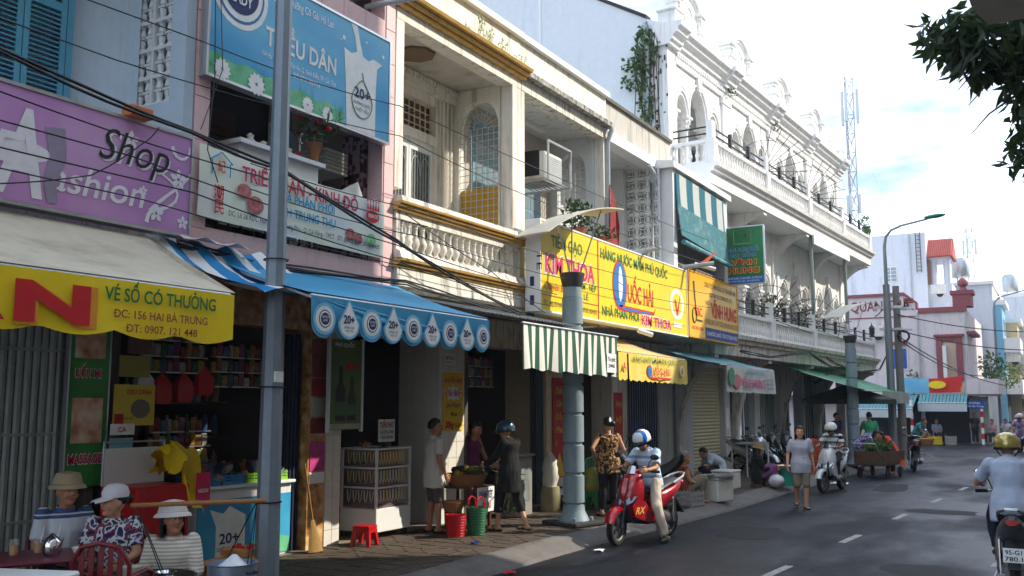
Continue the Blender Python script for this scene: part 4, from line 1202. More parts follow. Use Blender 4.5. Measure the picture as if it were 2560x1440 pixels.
 # ivy hanging from the near corner of the white house
t = T('ivy', 'ivy and shrub hanging from the top corner of the white house', 'plant', (-8.9, 22.6, 8.6))
b = MB()
leaf_cluster(b, (-8.95, 22.6, 11.35), (.36, .22, .75), 260, .05, .14, -.2, seed=5)
leaf_cluster(b, (-9.25, 22.6, 10.75), (.45, .2, .5), 130, .05, .14, -.3, seed=6)
leaf_cluster(b, (-8.95, 22.55, 10.0), (.26, .2, .6), 110, .05, .13, -.5, seed=7)
leaf_cluster(b, (-8.9, 22.55, 9.1), (.2, .15, .6), 60, .04, .12, -.6, seed=8)
b.build('foliage', LEAF, t)
b = MB()
rn = random.Random(3)
for i in range(14):
 x = -8.9 + rn.uniform(-.45, .35)
 b.tube([(x, 22.62, 11.9), (x + rn.uniform(-.2, .1), 22.58, 11.0), (x + rn.uniform(-.3, .2), 22.56, rn.uniform(8.6, 10))], .012, 4)
b.build('stem', mat('stem_brown', S(70, 56, 40), .9), t)
b = MB(); b.X = hw_m = wm(hw)
for i in range(40):
 z = rn.uniform(8.6, 12.0); x = rn.uniform(-.42, .05); w_ = rn.uniform(.02, .06); hh = rn.uniform(.06, .25) * (z - 7.5) / 4
 b.box(x, x + w_, -.645, -.641, z - hh, z)
solo(b, 'mould_stain', MOSS, 'black mould runs on the corner pilaster of the white house', 'stain')
for bi, y in enumerate((3.7, 8.0)):
 b = MB(); b.X = wm(hw); leaf_cluster(b, (.25, y, 11.3), (.15, .2, .15), 40, .03, .08, .3, seed=60 + bi)
 solo(b, 'weed_tuft', LEAFD, ['small weed rooted in the first cornice break of the white house', 'small weed rooted in the second cornice break of the white house'][bi], 'weed')
b = MB(); b.X = wm(hw); leaf_cluster(b, (1.05, 16.6, 9.35), (.25, .4, .3), 120, .03, .1, .3, seed=66)
t = T('potted_plant', 'green glazed pot with a plant on the far end of the top balcony', 'plant', wm(hw) @ Vector((1.05, 16.7, 8.8)))
MB().lathe([(.12, 0), (.2, .2), (.16, .32), (.2, .36)], n=12).build('pot', mat('green_glaze', S(70, 104, 62), .3), t, True)
b.v = [tuple(wm(t).inverted() @ Vector(p)) for p in b.v]; b.build('foliage', LEAF, t, True)
for bi, (y, z, wds) in enumerate([(6.6, 8.75, 'dark shrub behind the top balcony rail of the white house'), (13.6, 8.7, 'second shrub behind the top balcony rail, nearer the far end'), (6.0, 5.0, 'bushy pot plant on the lower balcony of the white house'), (9.7, 4.9, 'leafy pot plant among the lower balcony columns')]):
 t = T('potted_plant', wds, 'plant', wm(hw) @ Vector((.5, y, z - .75)))
 MB().lathe([(.14, 0), (.2, .3), (.22, .32)], n=12).build('pot', mat('terracotta', S(150, 84, 58), .8), t, True)
 b = MB(); leaf_cluster(b, (0, 0, .75), (.4, .5, .42), 240, .03, .12, .4, seed=70 + bi); b.build('foliage', LEAFD, t, True)
b = MB()
for i, (x, z) in enumerate(((0, 0),)):
 b.lathe([(.1, 0), (.12, .04), (.08, .1), (.11, .14), (.11, .34), (.14, .36), (.02, .5), (.01, .6)], (0, 0, 0), 8)
b.X = None
b.v = [tuple(wm(hw) @ (Vector(p) + Vector((1.08, LEN - .25, 4.66)))) for p in b.v]
solo(b, 'lantern', mat('lantern_iron', S(56, 54, 56), .6), 'iron lantern on the far pier of the lower balcony', 'lantern')

 # ================================================================ far houses at the crossing
FPINK = mat('far_pink_wall', S(216, 206, 208), .9, var=.08, streak=.45, st=(2, 2, .3), st_lo=.52)
FRED = mat('far_red_trim', S(142, 78, 82), .8, var=.12)
FWHITE = mat('far_white_wall', S(206, 212, 222), .9, var=.08, streak=.45, st=(2, 2, .2), st_lo=.52)
q = T('corner_house', 'pale pink corner house with dark red trim and painted wall lettering', 'building', (-7, 54, 0))
FY = 54.0
MB().box(-18, -3.9, FY, FY + 12, -.01, 6.9).build('wall', FPINK, q)
b = MB(); b.prism([(-18, 6.901), (-6.3, 6.901), (-6.3, 7.35), (-6.9, 7.95), (-18, 7.95)], (0, FY, 0), (1, 0, 0), (0, 0, 1), (0, .3, 0)); b.build('raised_parapet', FPINK, q)
b = MB(); b.prism([(-18, 7.951), (-6.85, 7.951), (-6.2, 7.38), (-6.2, 7.0), (-6.299, 7.0), (-6.299, 7.352), (-6.9, 7.8), (-18, 7.8)], (0, FY - .1, 0), (1, 0, 0), (0, 0, 1), (0, .45, 0)); b.build('parapet_trim', FRED, q)
MB().box(-6.2, -3.85, FY - .12, FY + .1, 6.8, 7.06).build('cornice_trim', FRED, q)
MB().box(-18, -6.3, FY - .03, FY - .001, 6.62, 6.68).build('string_line', FRED, q)
b = MB(); b.box(-4.5, -3.6, FY - .05, FY + 1.2, 7.061, 7.7); b.box(-4.0, -3.5, FY - .06, FY + 3.4, 5.6, 5.75); b.build('corner_block', FRED, q)
MB().lathe([(.3, 0), (.18, .12), (.12, .2), (.26, .34), (.26, .5), (.12, .66), (.02, .72)], (-4.0, FY + .4, 7.9), 12).build('ball_finial', FRED, q)
MB().box(-4.6, -3.5, FY - .1, FY + 1.3, 7.701, 7.9).build('finial_plinth', FRED, q)
b = MB(); text(b, 'QUAN-THA', (-9.62, FY - .01, 7.02), (1, 0, 0), (0, 0, 1), .56, 3.05, 0, .015, lift=.004); text(b, '廣', (-6.95, FY - .01, 7.05), (1, 0, 0), (0, 0, 1), .55, .55, 0, .015, lift=.004)
b.build('lettering', paint('sign_maroon', 138, 50, 58), q)
wn = MB().box(-7.62, -6.8, FY - .05, FY - .001, 3.8, 5.0).build('window', WHITE, q)
MB().box(-7.55, -7.23, FY - .07, FY - .051, 3.87, 4.93).build('pane', paint('blue_pane', 40, 84, 170, .25), wn)
MB().box(-7.19, -6.87, FY - .07, FY - .051, 3.87, 4.93).build('pane', paint('blue_pane', 40, 84, 170, .25), wn)
MB().box(-7.6, -6.8, FY - .25, FY - .002, 5.15, 5.3).build('window_hood', FRED, q)
b = MB(); b.box(-5.4, -5.1, FY - .12, FY - .001, 3.2, 5.5); b.box(-4.45, -4.15, FY - .12, FY - .001, 3.2, 5.5); b.box(-5.5, -4.05, FY - .2, FY - .003, 5.501, 5.62); b.box(-5.099, -4.451, FY - .1, FY - .001, 5.25, 5.499)
dr = b.build('balcony_door', FRED, q)
MB().box(-5.09, -4.46, FY - .02, FY - .001, 3.2, 5.24).build('door_panel', mat('door_buff', S(198, 176, 158), .8), dr)
MB().box(-5.08, -4.9, FY - .45, FY - .03, 3.3, 5.0).build('open_leaf', WHITEP, dr)
MB().box(-18, -2.5, FY - 1.0, FY - .002, 2.4, 2.5).build('canopy_slab', CONC, q)
MB().box(-4.0, -2.55, FY - 1.0, FY + 6, 2.501, 3.25).build('terrace_wall', FPINK, q)
MB().box(-6.1, -4.0, FY - .02, FY - .001, .0, 2.3).build('shop_shade_sheet', mat('shop_shade_black', S(24, 26, 30), .9), q)  # black sheet on the solid wall, painted shade of a shop inside
MB().box(-9.0, -6.3, FY - .02, FY - .001, .0, 2.3).build('shop_shade_sheet', mat('shop_shade_black', S(24, 26, 30), .9), q)  # second black sheet, shop shade given as colour
MB().box(-3.88, -3.1, FY - .03, FY + 3, .0, 2.39).build('grey_shutter', GATEC, q)
def far_awning(x0, x1, z0, z1, y0, y1, words, m=None):
 t = T('awning', words, 'awning', ((x0 + x1) / 2, y1, z0))
 n = int((x1 - x0) / .16)
 m_ = MB(); dx = (x1 - x0) / n
 L_ = math.hypot(y1 - y0, z1 - z0)
 m_.box(-dx * .42, dx * .42, 0, L_, -.012, .012); me = m_.mesh('roof_sheet', m or mat('teal_sheet', S(104, 158, 168), .5, .2, var=.12))
 ang = math.atan2(z0 - z1, y0 - y1)
 for i in range(n):
  piece('roof_sheet', me, t, (x0 + dx * (i + .5) - (x0 + x1) / 2, 0, z1 - z0), (ang + 0 if False else math.atan2(z0 - z1, y0 - y1), 0, 0))
 b = MB(); b.add([(x0, y0 - .01, z0), (x1, y0 - .01, z0), (x1, y0 - .01, z0 - .42), (x0, y0 - .01, z0 - .42)], [(0, 1, 2, 3)]); b.build('valance', mat('valance_white', S(196, 206, 212), .8, var=.1), t)
 MB().tube([(x0, y0, z0), (x1, y0, z0)], .03, 6).build('front_bar', STEEL, t)
far_awning(-6.2, -3.95, 2.05, 2.5, 51.9, 53.0, 'teal sheet awning along the front of the pink corner house')
far_awning(-9.5, -6.3, 1.75, 2.45, 50.6, 52.9, 'longer teal sheet awning left of the red and white post')
b = T('wall_banner', 'blue and red printed banner sagging across the pink corner house', 'banner', (-5.7, 53.0, 2.5))
g_ = MB()
rows = []
for i in range(13):
 x = -7.3 + i * .26
 sag = .12 * sin(pi * i / 12)
 rows.append([(x, 52.95 - .03 * sin(i * 2.1), 3.42 - sag), (x, 52.93, 3.0 - sag * .6), (x, 52.95, 2.55 - sag * .3 + .05)])
g_.loft(rows[:7], 0, True, False, False); g_.loft(rows[6:], 1, True, False, False)
g_.build('cloth', [ramp_mat('banner_blue', [(.0, S(30, 110, 190)), (.55, S(120, 190, 220)), (1, S(220, 230, 220))], 'noise', 1.2, .7), ramp_mat('banner_red', [(.3, S(196, 30, 36)), (.65, S(214, 50, 40)), (.75, S(230, 190, 50))], 'noise', 1.0, .7)], b)
g_ = MB(); g_.X = Matrix.Translation((-5.35, 52.86, 2.98)); g_.prism([(.42 * cos(2 * pi * k / 20), .2 * sin(2 * pi * k / 20)) for k in range(20)], (0, 0, 0), (1, 0, 0), (0, 0, 1), (0, -.01, 0)); g_.build('emblem', YEL, b)
 # tall white house behind
q = T('back_house', 'tall blank white house behind the pink corner house', 'building', (-8, 62.5, 0))
MB().box(-20, -6.5, 62, 74, -.01, 12.5).build('wall', FWHITE, q)
MB().box(-6.499, -5.2, 62.6, 74, -.01, 9.3).build('side_wing', FWHITE, q)
wn = MB().box(-8.95, -8.2, 61.96, 61.999, 9.5, 10.5).build('window', WHITEP, q)
for i in range(2):
 for j in range(4): MB().box(-8.9 + i * .36, -8.6 + i * .36, 61.94, 61.959, 9.56 + j * .23, 9.74 + j * .23).build('pane', PANEB, wn)
b = MB()
for x in (-7.05, -6.8): b.box(x, x + .04, 61.85, 61.89, 10.0, 12.5)
for i in range(10): b.box(-7.05, -6.78, 61.86, 61.88, 10.1 + i * .24, 10.13 + i * .24)
b.build('ladder', BLACK, q)
b = MB()
for x in (-6.2, -5.45): b.lathe([(.22, 9.3), (.2, 9.4), (.2, 10.7), (.24, 10.8)], (x, 62.9, 0), 12)
b.box(-6.5, -5.2, 62.5, 65, 10.8, 11.1); b.build('roof_porch', FWHITE, q)
b = MB(); b.prism([(62.2, 10.95), (63.6, 12.2), (65.2, 10.95)], (-6.55, 0, 0), (0, 1, 0), (0, 0, 1), (1.5, 0, 0)); b.build('tiled_roof', mat('roof_red', S(176, 84, 72), .8, var=.12), q)
for i in range(14):
 m_ = MB(); x = -6.54 + i * .106; m_.tube([(x, 62.15, 10.96), (x, 63.6, 12.22)], .05, 5); m_.build('roof_tile', mat('roof_red', S(176, 84, 72), .8, var=.12), q)
MB().box(-6.48, -6.35, 62.4, 62.6, 9.3, 10.8).build('porch_door', mat('door_brown', S(140, 84, 54), .6), q)
q = T('low_house', 'low white flat roofed house behind the red ball finial', 'building', (-4.4, 66, 0))
MB().box(-5.9, -3.2, 66, 76, -.01, 9.5).build('wall', FWHITE, q); MB().box(-6.0, -3.1, 65.8, 76, 9.501, 9.7).build('roof', WHITE, q)
 # houses further up the same side
def street_house(y0, y1, x, h, m, words, floors=3, bal=True, trim=WHITE):
 t = T('town_house', words, 'building', (x, y0, 0))
 MB().box(-8, 0, 0, y1 - y0 - .03, -.01, h).build('wall', m, t, True)
 MB().box(-8, .25, -.02, y1 - y0, h + .001, h + .3).build('roof_edge', trim, t, True)
 fh = (h - .4) / floors
 for f_ in range(1, floors):
  if bal:
   MB().box(.001, .9, .1, y1 - y0 - .1, fh * f_, fh * f_ + .9).build('balcony', trim, t, True)
  for k in range(2):
   yc = (y1 - y0) * (.3 + .4 * k)
   wdw = MB().box(.001, .06, yc - .45, yc + .45, fh * f_ + 1.0, fh * f_ + 2.2).build('window', WHITEP, t, True)
   MB().box(.061, .07, yc - .38, yc + .38, fh * f_ + 1.06, fh * f_ + 2.14).build('pane', PANE, wdw, True)
  for k in range(2):
   wdw = MB().box(-2.6 - k * 2.4, -1.6 - k * 2.4, -.05, -.031, fh * f_ + 1.0, fh * f_ + 2.2).build('window', WHITEP, t, True)
   MB().box(-2.5 - k * 2.4, -1.7 - k * 2.4, -.07, -.051, fh * f_ + 1.1, fh * f_ + 2.1).build('pane', PANE, wdw, True)
 MB().box(.001, .03, .3, y1 - y0 - .3, .0, 2.6).build('shop_shade_sheet', mat('shop_shade_black', S(24, 26, 30), .9), t, True)  # black sheet paints the dark of a shop; the wall behind is closed
 return t
street_house(66.2, 71, -2.75, 8.2, mat('far_blue', S(120, 176, 206), .85), 'bright blue town house up the street beside a tall lamp', 3)
street_house(71, 76, -2.1, 7.4, mat('far_ochre', S(204, 178, 140), .85), 'ochre balconied house just beyond the bright blue one', 3)
street_house(76, 84, -1.6, 9.6, FWHITE, 'white house set behind the far street lamp', 3)
street_house(84, 94, -.6, 7.2, mat('far_tan', S(190, 164, 130), .85), 'tan house near the right edge of the view', 3)
street_house(94, 112, .6, 8.2, FPINK, 'pale house at the far end of the street', 3)
street_house(112, 140, 2.8, 10, FWHITE, 'farthest white house closing the street', 3)
for i, (x, y, z, n, sx, wds) in enumerate([(-3.0, 56.5, 4.0, 260, .7, 'green bush on the terrace of the pink corner house'), (-2.6, 63, 3.6, 300, 1.0, 'larger green bush on the terrace toward the blue house'), (-6.55, 53.6, 3.1, 60, .4, 'spindly plant growing against the pink wall')]):
 t = T('terrace_bush', wds, 'bush', (x, y, z - .7))
 b = MB(); leaf_cluster(b, (x, y, z), (sx, sx, .75), n, .06, .2, .4, seed=90 + i); b.build('foliage', LEAF, t)
 MB().tube([(x, y, z - .7), (x, y, z)], .03, 6).build('stem', WOOD, t)

  # roof and wall clutter on the far houses
for i, (x, y, z, wds) in enumerate([(-5.0, 67, 9.7, 'steel water tank on the low white roof behind the finial'), (-3.4, 73, 7.7, 'steel water tank on the ochre house roof'), (-2.6, 79, 9.9, 'steel water tank on the white house by the far lamp'), (-11.5, 66, 12.5, 'steel water tank on the tall white house roof')]):
 t = T('water_tank', wds, 'water tank', (x, y, z))
 MB().lathe([(.0, .4), (.5, .4), (.55, .5), (.55, 1.5), (.4, 1.7), (.0, 1.75)], n=16).build('tank', STEEL, t, True)
 for a in range(3): MB().tube([(.45 * cos(a * 2.1), .45 * sin(a * 2.1), 0), (.45 * cos(a * 2.1), .45 * sin(a * 2.1), .45)], .03, 5).build('leg', STEEL, t, True)
for i, (x, y, z, wds) in enumerate([(-8.3, 53.7, 5.6, 'wall air conditioner left of the blue window on the pink house'), (-5.9, 61.7, 8.6, 'wall air conditioner below the red roofed porch'), (-2.3, 66.6, 4.6, 'balcony air conditioner on the bright blue house'), (-1.7, 71.6, 4.4, 'balcony air conditioner on the ochre house')]):
 t = T('air_conditioner', wds, 'appliance', (x, y, z)); MB().bbox(-.4, .4, -.15, .15, 0, .55, .02).build('casing', MATS['ac_white'], t, True); MB().lathe([(.0, 0), (.2, 0), (.2, .01), (.0, .01)], (.1, .0, 0), 12).build('fan', BLACK, t, True).rotation_euler = (pi / 2, 0, 0)
for i, (x, y, z0, z1, wds) in enumerate([(-6.25, 53.9, 2.5, 6.8, 'grey rain pipe on the pink house left of its red doorway'), (-3.95, 53.85, .0, 6.7, 'grey rain pipe at the corner of the pink house'), (-7.4, 61.9, 5, 12.4, 'grey rain pipe beside the ladder on the tall white house')]):
 b = MB(); b.tube([(x, y, z0), (x, y, z1)], .05, 6); solo(b, 'rain_pipe', PVC, wds, 'pipe')
  # ================================================================ radio masts
def mast(name, x, y, z0, z1, wd, words, panels):
 t = T('radio_mast', words, 'mast', (x, y, 0))
 n = int((z1 - z0) / (wd * 1.6))
 cs = [(wd / 2, 0), (-wd / 4, wd * .43), (-wd / 4, -wd * .43)]
 RW = [mat('mast_red', S(136, 128, 134), .6), mat('mast_pale', S(134, 144, 154), .5, .3)]
 for k in range(6):
  za, zb = z0 + (z1 - z0) * k / 6, z0 + (z1 - z0) * (k + 1) / 6
  b = MB()
  for cx, cy in cs: b.tube([(cx, cy, za), (cx, cy, zb)], wd * .055, 5)
  m_ = max(2, n // 6)
  for i in range(m_):
   z_a, z_b = za + (zb - za) * i / m_, za + (zb - za) * (i + 1) / m_
   for q_ in range(3):
    p, r = cs[q_], cs[(q_ + 1) % 3]
    b.tube([(p[0], p[1], z_a), (r[0], r[1], z_b)], wd * .028, 4); b.tube([(r[0], r[1], z_a), (p[0], p[1], z_b)], wd * .028, 4)
    b.tube([(p[0], p[1], z_b), (r[0], r[1], z_b)], wd * .028, 4)
  b.build('lattice', RW[k % 2], t, True)
 for z, hh, off in panels:
  for a in (0, 2.1, 4.2):
   b = MB(); px, py = off * cos(a + .4), off * sin(a + .4)
   b.bbox(px - wd * .14, px + wd * .14, py - wd * .1, py + wd * .1, z, z + hh, wd * .04); b.tube([(0, 0, z + hh * .15), (px, py, z + hh * .15)], wd * .04, 5); b.tube([(0, 0, z + hh * .85), (px, py, z + hh * .85)], wd * .04, 5)
   b.build('antenna', STEEL, t, True)
 MB().tube([(0, 0, z1), (0, 0, z1 + wd * 3)], wd * .03, 5).build('spike', STEEL, t, True)
 g_ = MB()
 for z in (z0 + (z1 - z0) * .55, z0 + (z1 - z0) * .85):
  for a in (.3, 2.4, 4.5): g_.tube([(0, 0, z), (12 * cos(a), 12 * sin(a), z0 - 4)], wd * .012, 4)
 g_.build('guy_wire', STEEL, t, True)
mast('m', -13.7, 80, 0, 29.2, .8, 'tall lattice radio mast rising behind the white arcaded house', [(25.2, 3.0, .72), (17.6, 1.6, .55)])
mast('m', -10.6, 160, 0, 29, 1.1, 'distant lattice radio mast above the flat roofs', [(25, 2.4, 1.0)])
 # ================================================================ signs and printed banners
def signboard(name, words, x, y0, y1, z0, z1, face, depth=.12, frame=None, fw=.03, cat='sign'):
 t = T(name, words, cat, (x, (y0 + y1) / 2, z0))
 MB().box(x - depth, x, y0, y1, z0, z1).build('panel', face, t)
 b = MB()
 b.box(x - depth - .01, x + .012, y0 - fw, y0 - .001, z0 - fw, z1 + fw); b.box(x - depth - .01, x + .012, y1 + .001, y1 + fw, z0 - fw, z1 + fw)
 b.box(x - depth - .01, x + .012, y0, y1, z0 - fw, z0 - .001); b.box(x - depth - .01, x + .012, y0, y1, z1 + .001, z1 + fw)
 b.build('frame', frame or ALU, t)
 return t
def lett(t, m, items, name='lettering'):
 """items: (string, x, y, z, height, width, bold, shear)"""
 for it in items:
  b = MB()
  s_, x, y, z, h, w_ = it[:6]
  text(b, s_, (x, y, z), (0, 1, 0), (0, 0, 1), h, w_, 0, it[6] if len(it) > 6 else .01, it[7] if len(it) > 7 else 0.0, lift=it[8] if len(it) > 8 else .004)
  b.build(name, m, t)
def disc(b, c, r, rz, n=24, mi=0, lift=.004, a0=0, a1=2 * pi):
 b.add([(c[0] + lift, c[1] + r * cos(a0 + (a1 - a0) * k / n), c[2] + rz * sin(a0 + (a1 - a0) * k / n)) for k in range(n)], [tuple(range(n))], mi)
def flower(b, c, r, n=5, mi=0, lift=.004):
 for k in range(n):
  a = 2 * pi * k / n + .3
  p = [(r * .15, -.12 * r), (r * .6, -.3 * r), (r, 0), (r * .6, .3 * r), (r * .15, .12 * r)]
  b.add([(c[0] + lift + .0006 * k, c[1] + cos(a) * u - sin(a) * v, c[2] + sin(a) * u + cos(a) * v) for u, v in p], [(0, 1, 2, 3, 4)], mi)
 return b
def ribbon(b, x, pts, w_, mi=0):
 pts = [Vector((x, p[0], p[1])) for p in pts]
 L_, R2 = [], []
 for i, p in enumerate(pts):
  t_ = (pts[min(i + 1, len(pts) - 1)] - pts[max(i - 1, 0)]).normalized()
  n_ = Vector((0, -t_.z, t_.y)); ww = w_ * (1 - .7 * i / len(pts))
  L_.append(p + n_ * ww); R2.append(p - n_ * ww)
 for i in range(len(pts) - 1): b.add([L_[i], R2[i], R2[i + 1], L_[i + 1]], [(0, 1, 2, 3)], mi)
 return b

  # ---- purple fashion sign
t = signboard('shop_sign', 'faded purple fashion shop sign above the cream awning', -7.0, 1.6, 6.02, 3.58, 4.5,
 ramp_mat('purple_print', [(.25, S(176, 126, 186)), (.5, S(190, 140, 196)), (.8, S(204, 168, 208))], 'noise', 1.2, .5))
lett(t, BLP, [('Shop', -6.998, 5.03, 4.1, .3, .74, .0, .35, .007)])
b = lett(t, mat('faded_white', S(228, 226, 234), .7, var=.1), [('ashion', -6.998, 4.6, 3.74, .25, .92, .01, .2), ('A', -6.998, 4.12, 3.66, .7, .42, .03, .15, .006), ('F', -6.998, 4.02, 3.66, .5, .34, .0, .4, .008)])
lett(t, mat('faded_white', S(228, 226, 234), .7, var=.1), [('Shop', -6.998, 5.045, 4.09, .3, .74, .012, .35, .004)], 'lettering_shadow')
b = MB()
disc(b, (-6.998, 4.3, 4.0), .3, .09, lift=.0015)
FWH = mat('faded_white', S(228, 226, 234), .7, var=.1)
b.build('oval_print', FWH, t)
for c, r in (((-6.998, 5.35, 4.33), .09), ((-6.998, 5.88, 4.08), .1), ((-6.998, 5.65, 3.72), .09), ((-6.998, 5.95, 3.68), .07), ((-6.998, 5.5, 3.9), .05)):
 b = MB(); flower(b, c, r); b.build('flower_print', FWH, t)
b = MB()
ribbon(b, -6.994, [(5.55 + .25 * (1 - cos(k * .35)), 3.62 + .07 * k) for k in range(9)], .022)
b.build('tendril_print', FWH, t); b = MB(); ribbon(b, -6.993, [(5.6 + .28 * sin(k * .4), 3.85 - .11 * cos(k * .4) + .02 * k) for k in range(9)], .018)
b.build('tendril_print', FWH, t); b = MB(); ribbon(b, -6.994, [(5.9 - .1 * cos(k * .5), 4.38 - .1 * sin(k * .5)) for k in range(8)], .02)
b.build('tendril_print', FWH, t)
b = MB(); ribbon(b, -6.993, [(4.62, 4.25), (4.66, 4.0), (4.6, 3.8), (4.63, 3.62)], .09); b.build('peeled_patch', mat('peel_grey', S(150, 138, 162), .8), t)
b = MB(); b.bbox(-7.05, -6.9, 5.27, 5.5, 4.53, 4.63, .01); solo(b, 'hollow_brick', mat('brick_orange', S(196, 110, 66), .85, var=.15), 'orange hollow brick lying on top of the purple sign', 'brick')

 # ---- dairy billboard
DLB = ramp_mat('billboard_blue', [(0, S(232, 244, 250)), (.3, S(120, 200, 232)), (.62, S(24, 150, 206)), (1, S(10, 128, 192))], 'noise', .9, .4, axis=(1, .5, 1))
t = signboard('billboard', 'large blue dairy billboard with milk glass print on the pink house', -7.25, 6.4, 9.37, 5.33, 6.66, DLB, .1)
b = MB()
for i_, (c, r, mi) in enumerate((((6.8, 6.35), .42, 0), ((6.8, 6.35), .36, 1), ((6.8, 6.35), .33, 0), ((6.8, 6.36), .27, 2))):
 disc(b, (-7.25, c[0], c[1]), r * .95, r, 28, mi, .003 + .0025 * i_)
b.build('round_badge', [WHP, paint('ring_blue', 60, 120, 180), NAVY], t)
lett(t, WHP, [('DUTCH', -7.235, 6.62, 6.37, .12, .38, .02), ('LADY', -7.235, 6.66, 6.2, .12, .3, .02), ('TRIỀU DÂN', -7.248, 7.18, 5.9, .21, 1.16, .024), ('Sữa Năng Dinh Dưỡng Cô Gái Hà Lan', -7.248, 6.98, 6.46, .1, 1.3, .01)])
lett(t, WHP, [('154 Hai Bà Trưng, P. Tân An, Q. Ninh Kiều, TP. Cần Thơ', -7.246, 7.13, 5.755, .06, 1.21, .004), ('ĐT: 0710 3824924', -7.246, 7.62, 5.655, .06, .44, .004)], 'address')
b = MB()
n_ = 24
top = [(6.4 + (8.5 - 6.4) * k / n_, 5.56 - .06 * k / n_ + .025 * sin(k * 1.3)) for k in range(n_ + 1)]
b.add([(-7.247, y, z) for y, z in top] + [(-7.247, 8.5, 5.332), (-7.247, 6.4, 5.332)], [tuple(range(n_ + 3))])
rn = random.Random(5)
for k in range(60):
 y = rn.uniform(6.42, 8.5); h_ = rn.uniform(.08, .26); s_ = rn.uniform(-.05, .05)
 b.add([(-7.246, y, 5.4), (-7.246, y + .016, 5.4), (-7.246, y + s_, 5.4 + h_)], [(0, 1, 2)])
b.build('grass_print', ramp_mat('print_grass', [(.3, S(58, 168, 116)), (.7, S(130, 206, 160))], 'noise', 4, .5), t)
for y, z, r in ((6.58, 5.42, .12), (7.06, 5.4, .13), (7.86, 5.4, .1), (8.2, 5.38, .1)):
 b = MB(); flower(b, (-7.245, y, z), r, 12); b.build('daisy', WHP, t)
b = MB()                                                   # milk splash glass
b.add([(-7.246, y, z) for y, z in [(8.55, 5.335), (8.52, 5.9), (8.48, 6.3), (8.62, 6.27), (8.72, 6.32), (8.68, 6.5), (8.6, 6.655), (8.72, 6.655), (8.78, 6.45), (8.84, 6.3), (8.95, 6.27), (9.05, 6.33), (9.22, 6.3), (9.12, 6.22), (9.1, 5.9), (9.1, 5.335)]], [tuple(range(16))])
for y, z, r in ((9.24, 6.42, .025), (8.9, 6.5, .018), (8.47, 6.42, .03), (8.42, 6.38, .016)): disc(b, (-7.248, y, z), r, r, 10)
b.build('milk_print', WHP, t)
lett(t, NAVY, [('20+', -7.244, 8.68, 5.75, .13, .3, .02)])
lett(t, paint('ink_green', 40, 120, 90), [('DƯỠNG CHẤT', -7.244, 8.67, 5.66, .04, .32), ('THIẾT YẾU', -7.244, 8.7, 5.58, .04, .26)], 'small_print')
b = MB(); b.tube([(-7.24, 8.83 + .2 * sin(a) * (1 - .55 * max(0, cos(a))), 5.74 + .24 * cos(a) + (.1 if abs(a) < .01 else 0)) for a in [2 * pi * k / 26 for k in range(27)]], .006, 4); b.build('drop_outline', paint('ink_green', 40, 120, 90), t)

 # ---- cake banner
BANB = ramp_mat('banner_pale', [(.3, S(226, 232, 196)), (.55, S(232, 236, 226)), (.8, S(206, 220, 226))], 'noise', 1.3, .6)
t = T('cake_banner', 'pale mooncake banner tied below the dairy billboard', 'banner', (-7.3, 7.9, 3.85))
rows = []
for i in range(31):
 y = 6.38 + i * .0993
 o_ = .012 * sin(i * .9) + .01 * sin(i * 2.3)
 rows.append([(-7.3 + o_, y, 4.6 - .03 * sin(pi * i / 30) - .0015 * i), (-7.285 + o_, y, 4.22), (-7.3 + o_ * .5, y, 3.86 - .0012 * i)])
b = MB(); b.loft(rows, 0, True, False, False); b.build('cloth', BANB, t)
lett(t, paint('ink_rose', 196, 40, 84), [('TRIỀU DÂN - KINH ĐÔ', -7.272, 6.93, 4.33, .16, 1.9, .022)])
lett(t, paint('ink_cyan', 24, 150, 196), [('NHÀ PHÂN PHỐI', -7.272, 7.4, 4.22, .1, 1.0, .022), ('BÁNH TRUNG THU', -7.272, 7.36, 4.06, .1, 1.06, .022)])
lett(t, BLP, [('ĐC: Lô 26 KDC Hưng Phú - P. Hưng Phú - Q. Cái Răng - TPCT   ĐT: (0710) 3740128 - 3740435', -7.272, 6.76, 3.925, .058, 2.5, .006)], 'address')
lett(t, RED, [('潮', -7.272, 6.56, 4.08, .12, .13), ('民', -7.272, 6.57, 3.93, .12, .13), ('紀', -7.272, 6.6, 4.36, .1, .1)])
b = MB(); b.tube([(-7.27, y, z) for y, z in [(6.53, 4.32), (6.53, 4.46), (6.5, 4.46), (6.65, 4.56), (6.8, 4.46), (6.77, 4.46), (6.77, 4.32)]], .008, 4); b.build('house_outline', paint('ink_cyan', 24, 150, 196), t)
b = MB(); disc(b, (-7.276, 9.12, 4.32), .13, .075)
for k in range(5): b.add([(-7.27, 9.0 + k * .05, 4.4), (-7.27, 9.05 + k * .05, 4.4), (-7.27, 9.025 + k * .055 - .01, 4.5)], [(0, 1, 2)]); disc(b, (-7.27, 9.02 + k * .055 - .01, 4.51), .015, .015, 8)
b.build('crown_logo', RED, t); lett(t, WHP, [('KINH ĐÔ', -7.27, 9.03, 4.3, .05, .19, .01)])
for i_, (y, z, r) in enumerate(((6.98, 4.22, .1), (7.14, 4.1, .12), (8.7, 4.03, .09), (8.85, 4.0, .08))):
 b = MB(); disc(b, (-7.278 + .001 * i_, y, z), r, r * .8); b.build('cake_print', ramp_mat('cake_brown', [(.3, S(150, 60, 70)), (.7, S(206, 130, 120))], 'noise', 20, .6), t)
b = MB(); disc(b, (-7.277, 9.1, 4.02), .09, .08); b.build('green_cake_print', ramp_mat('cake_green', [(.3, S(90, 170, 110)), (.7, S(150, 210, 150))], 'noise', 20, .6), t)

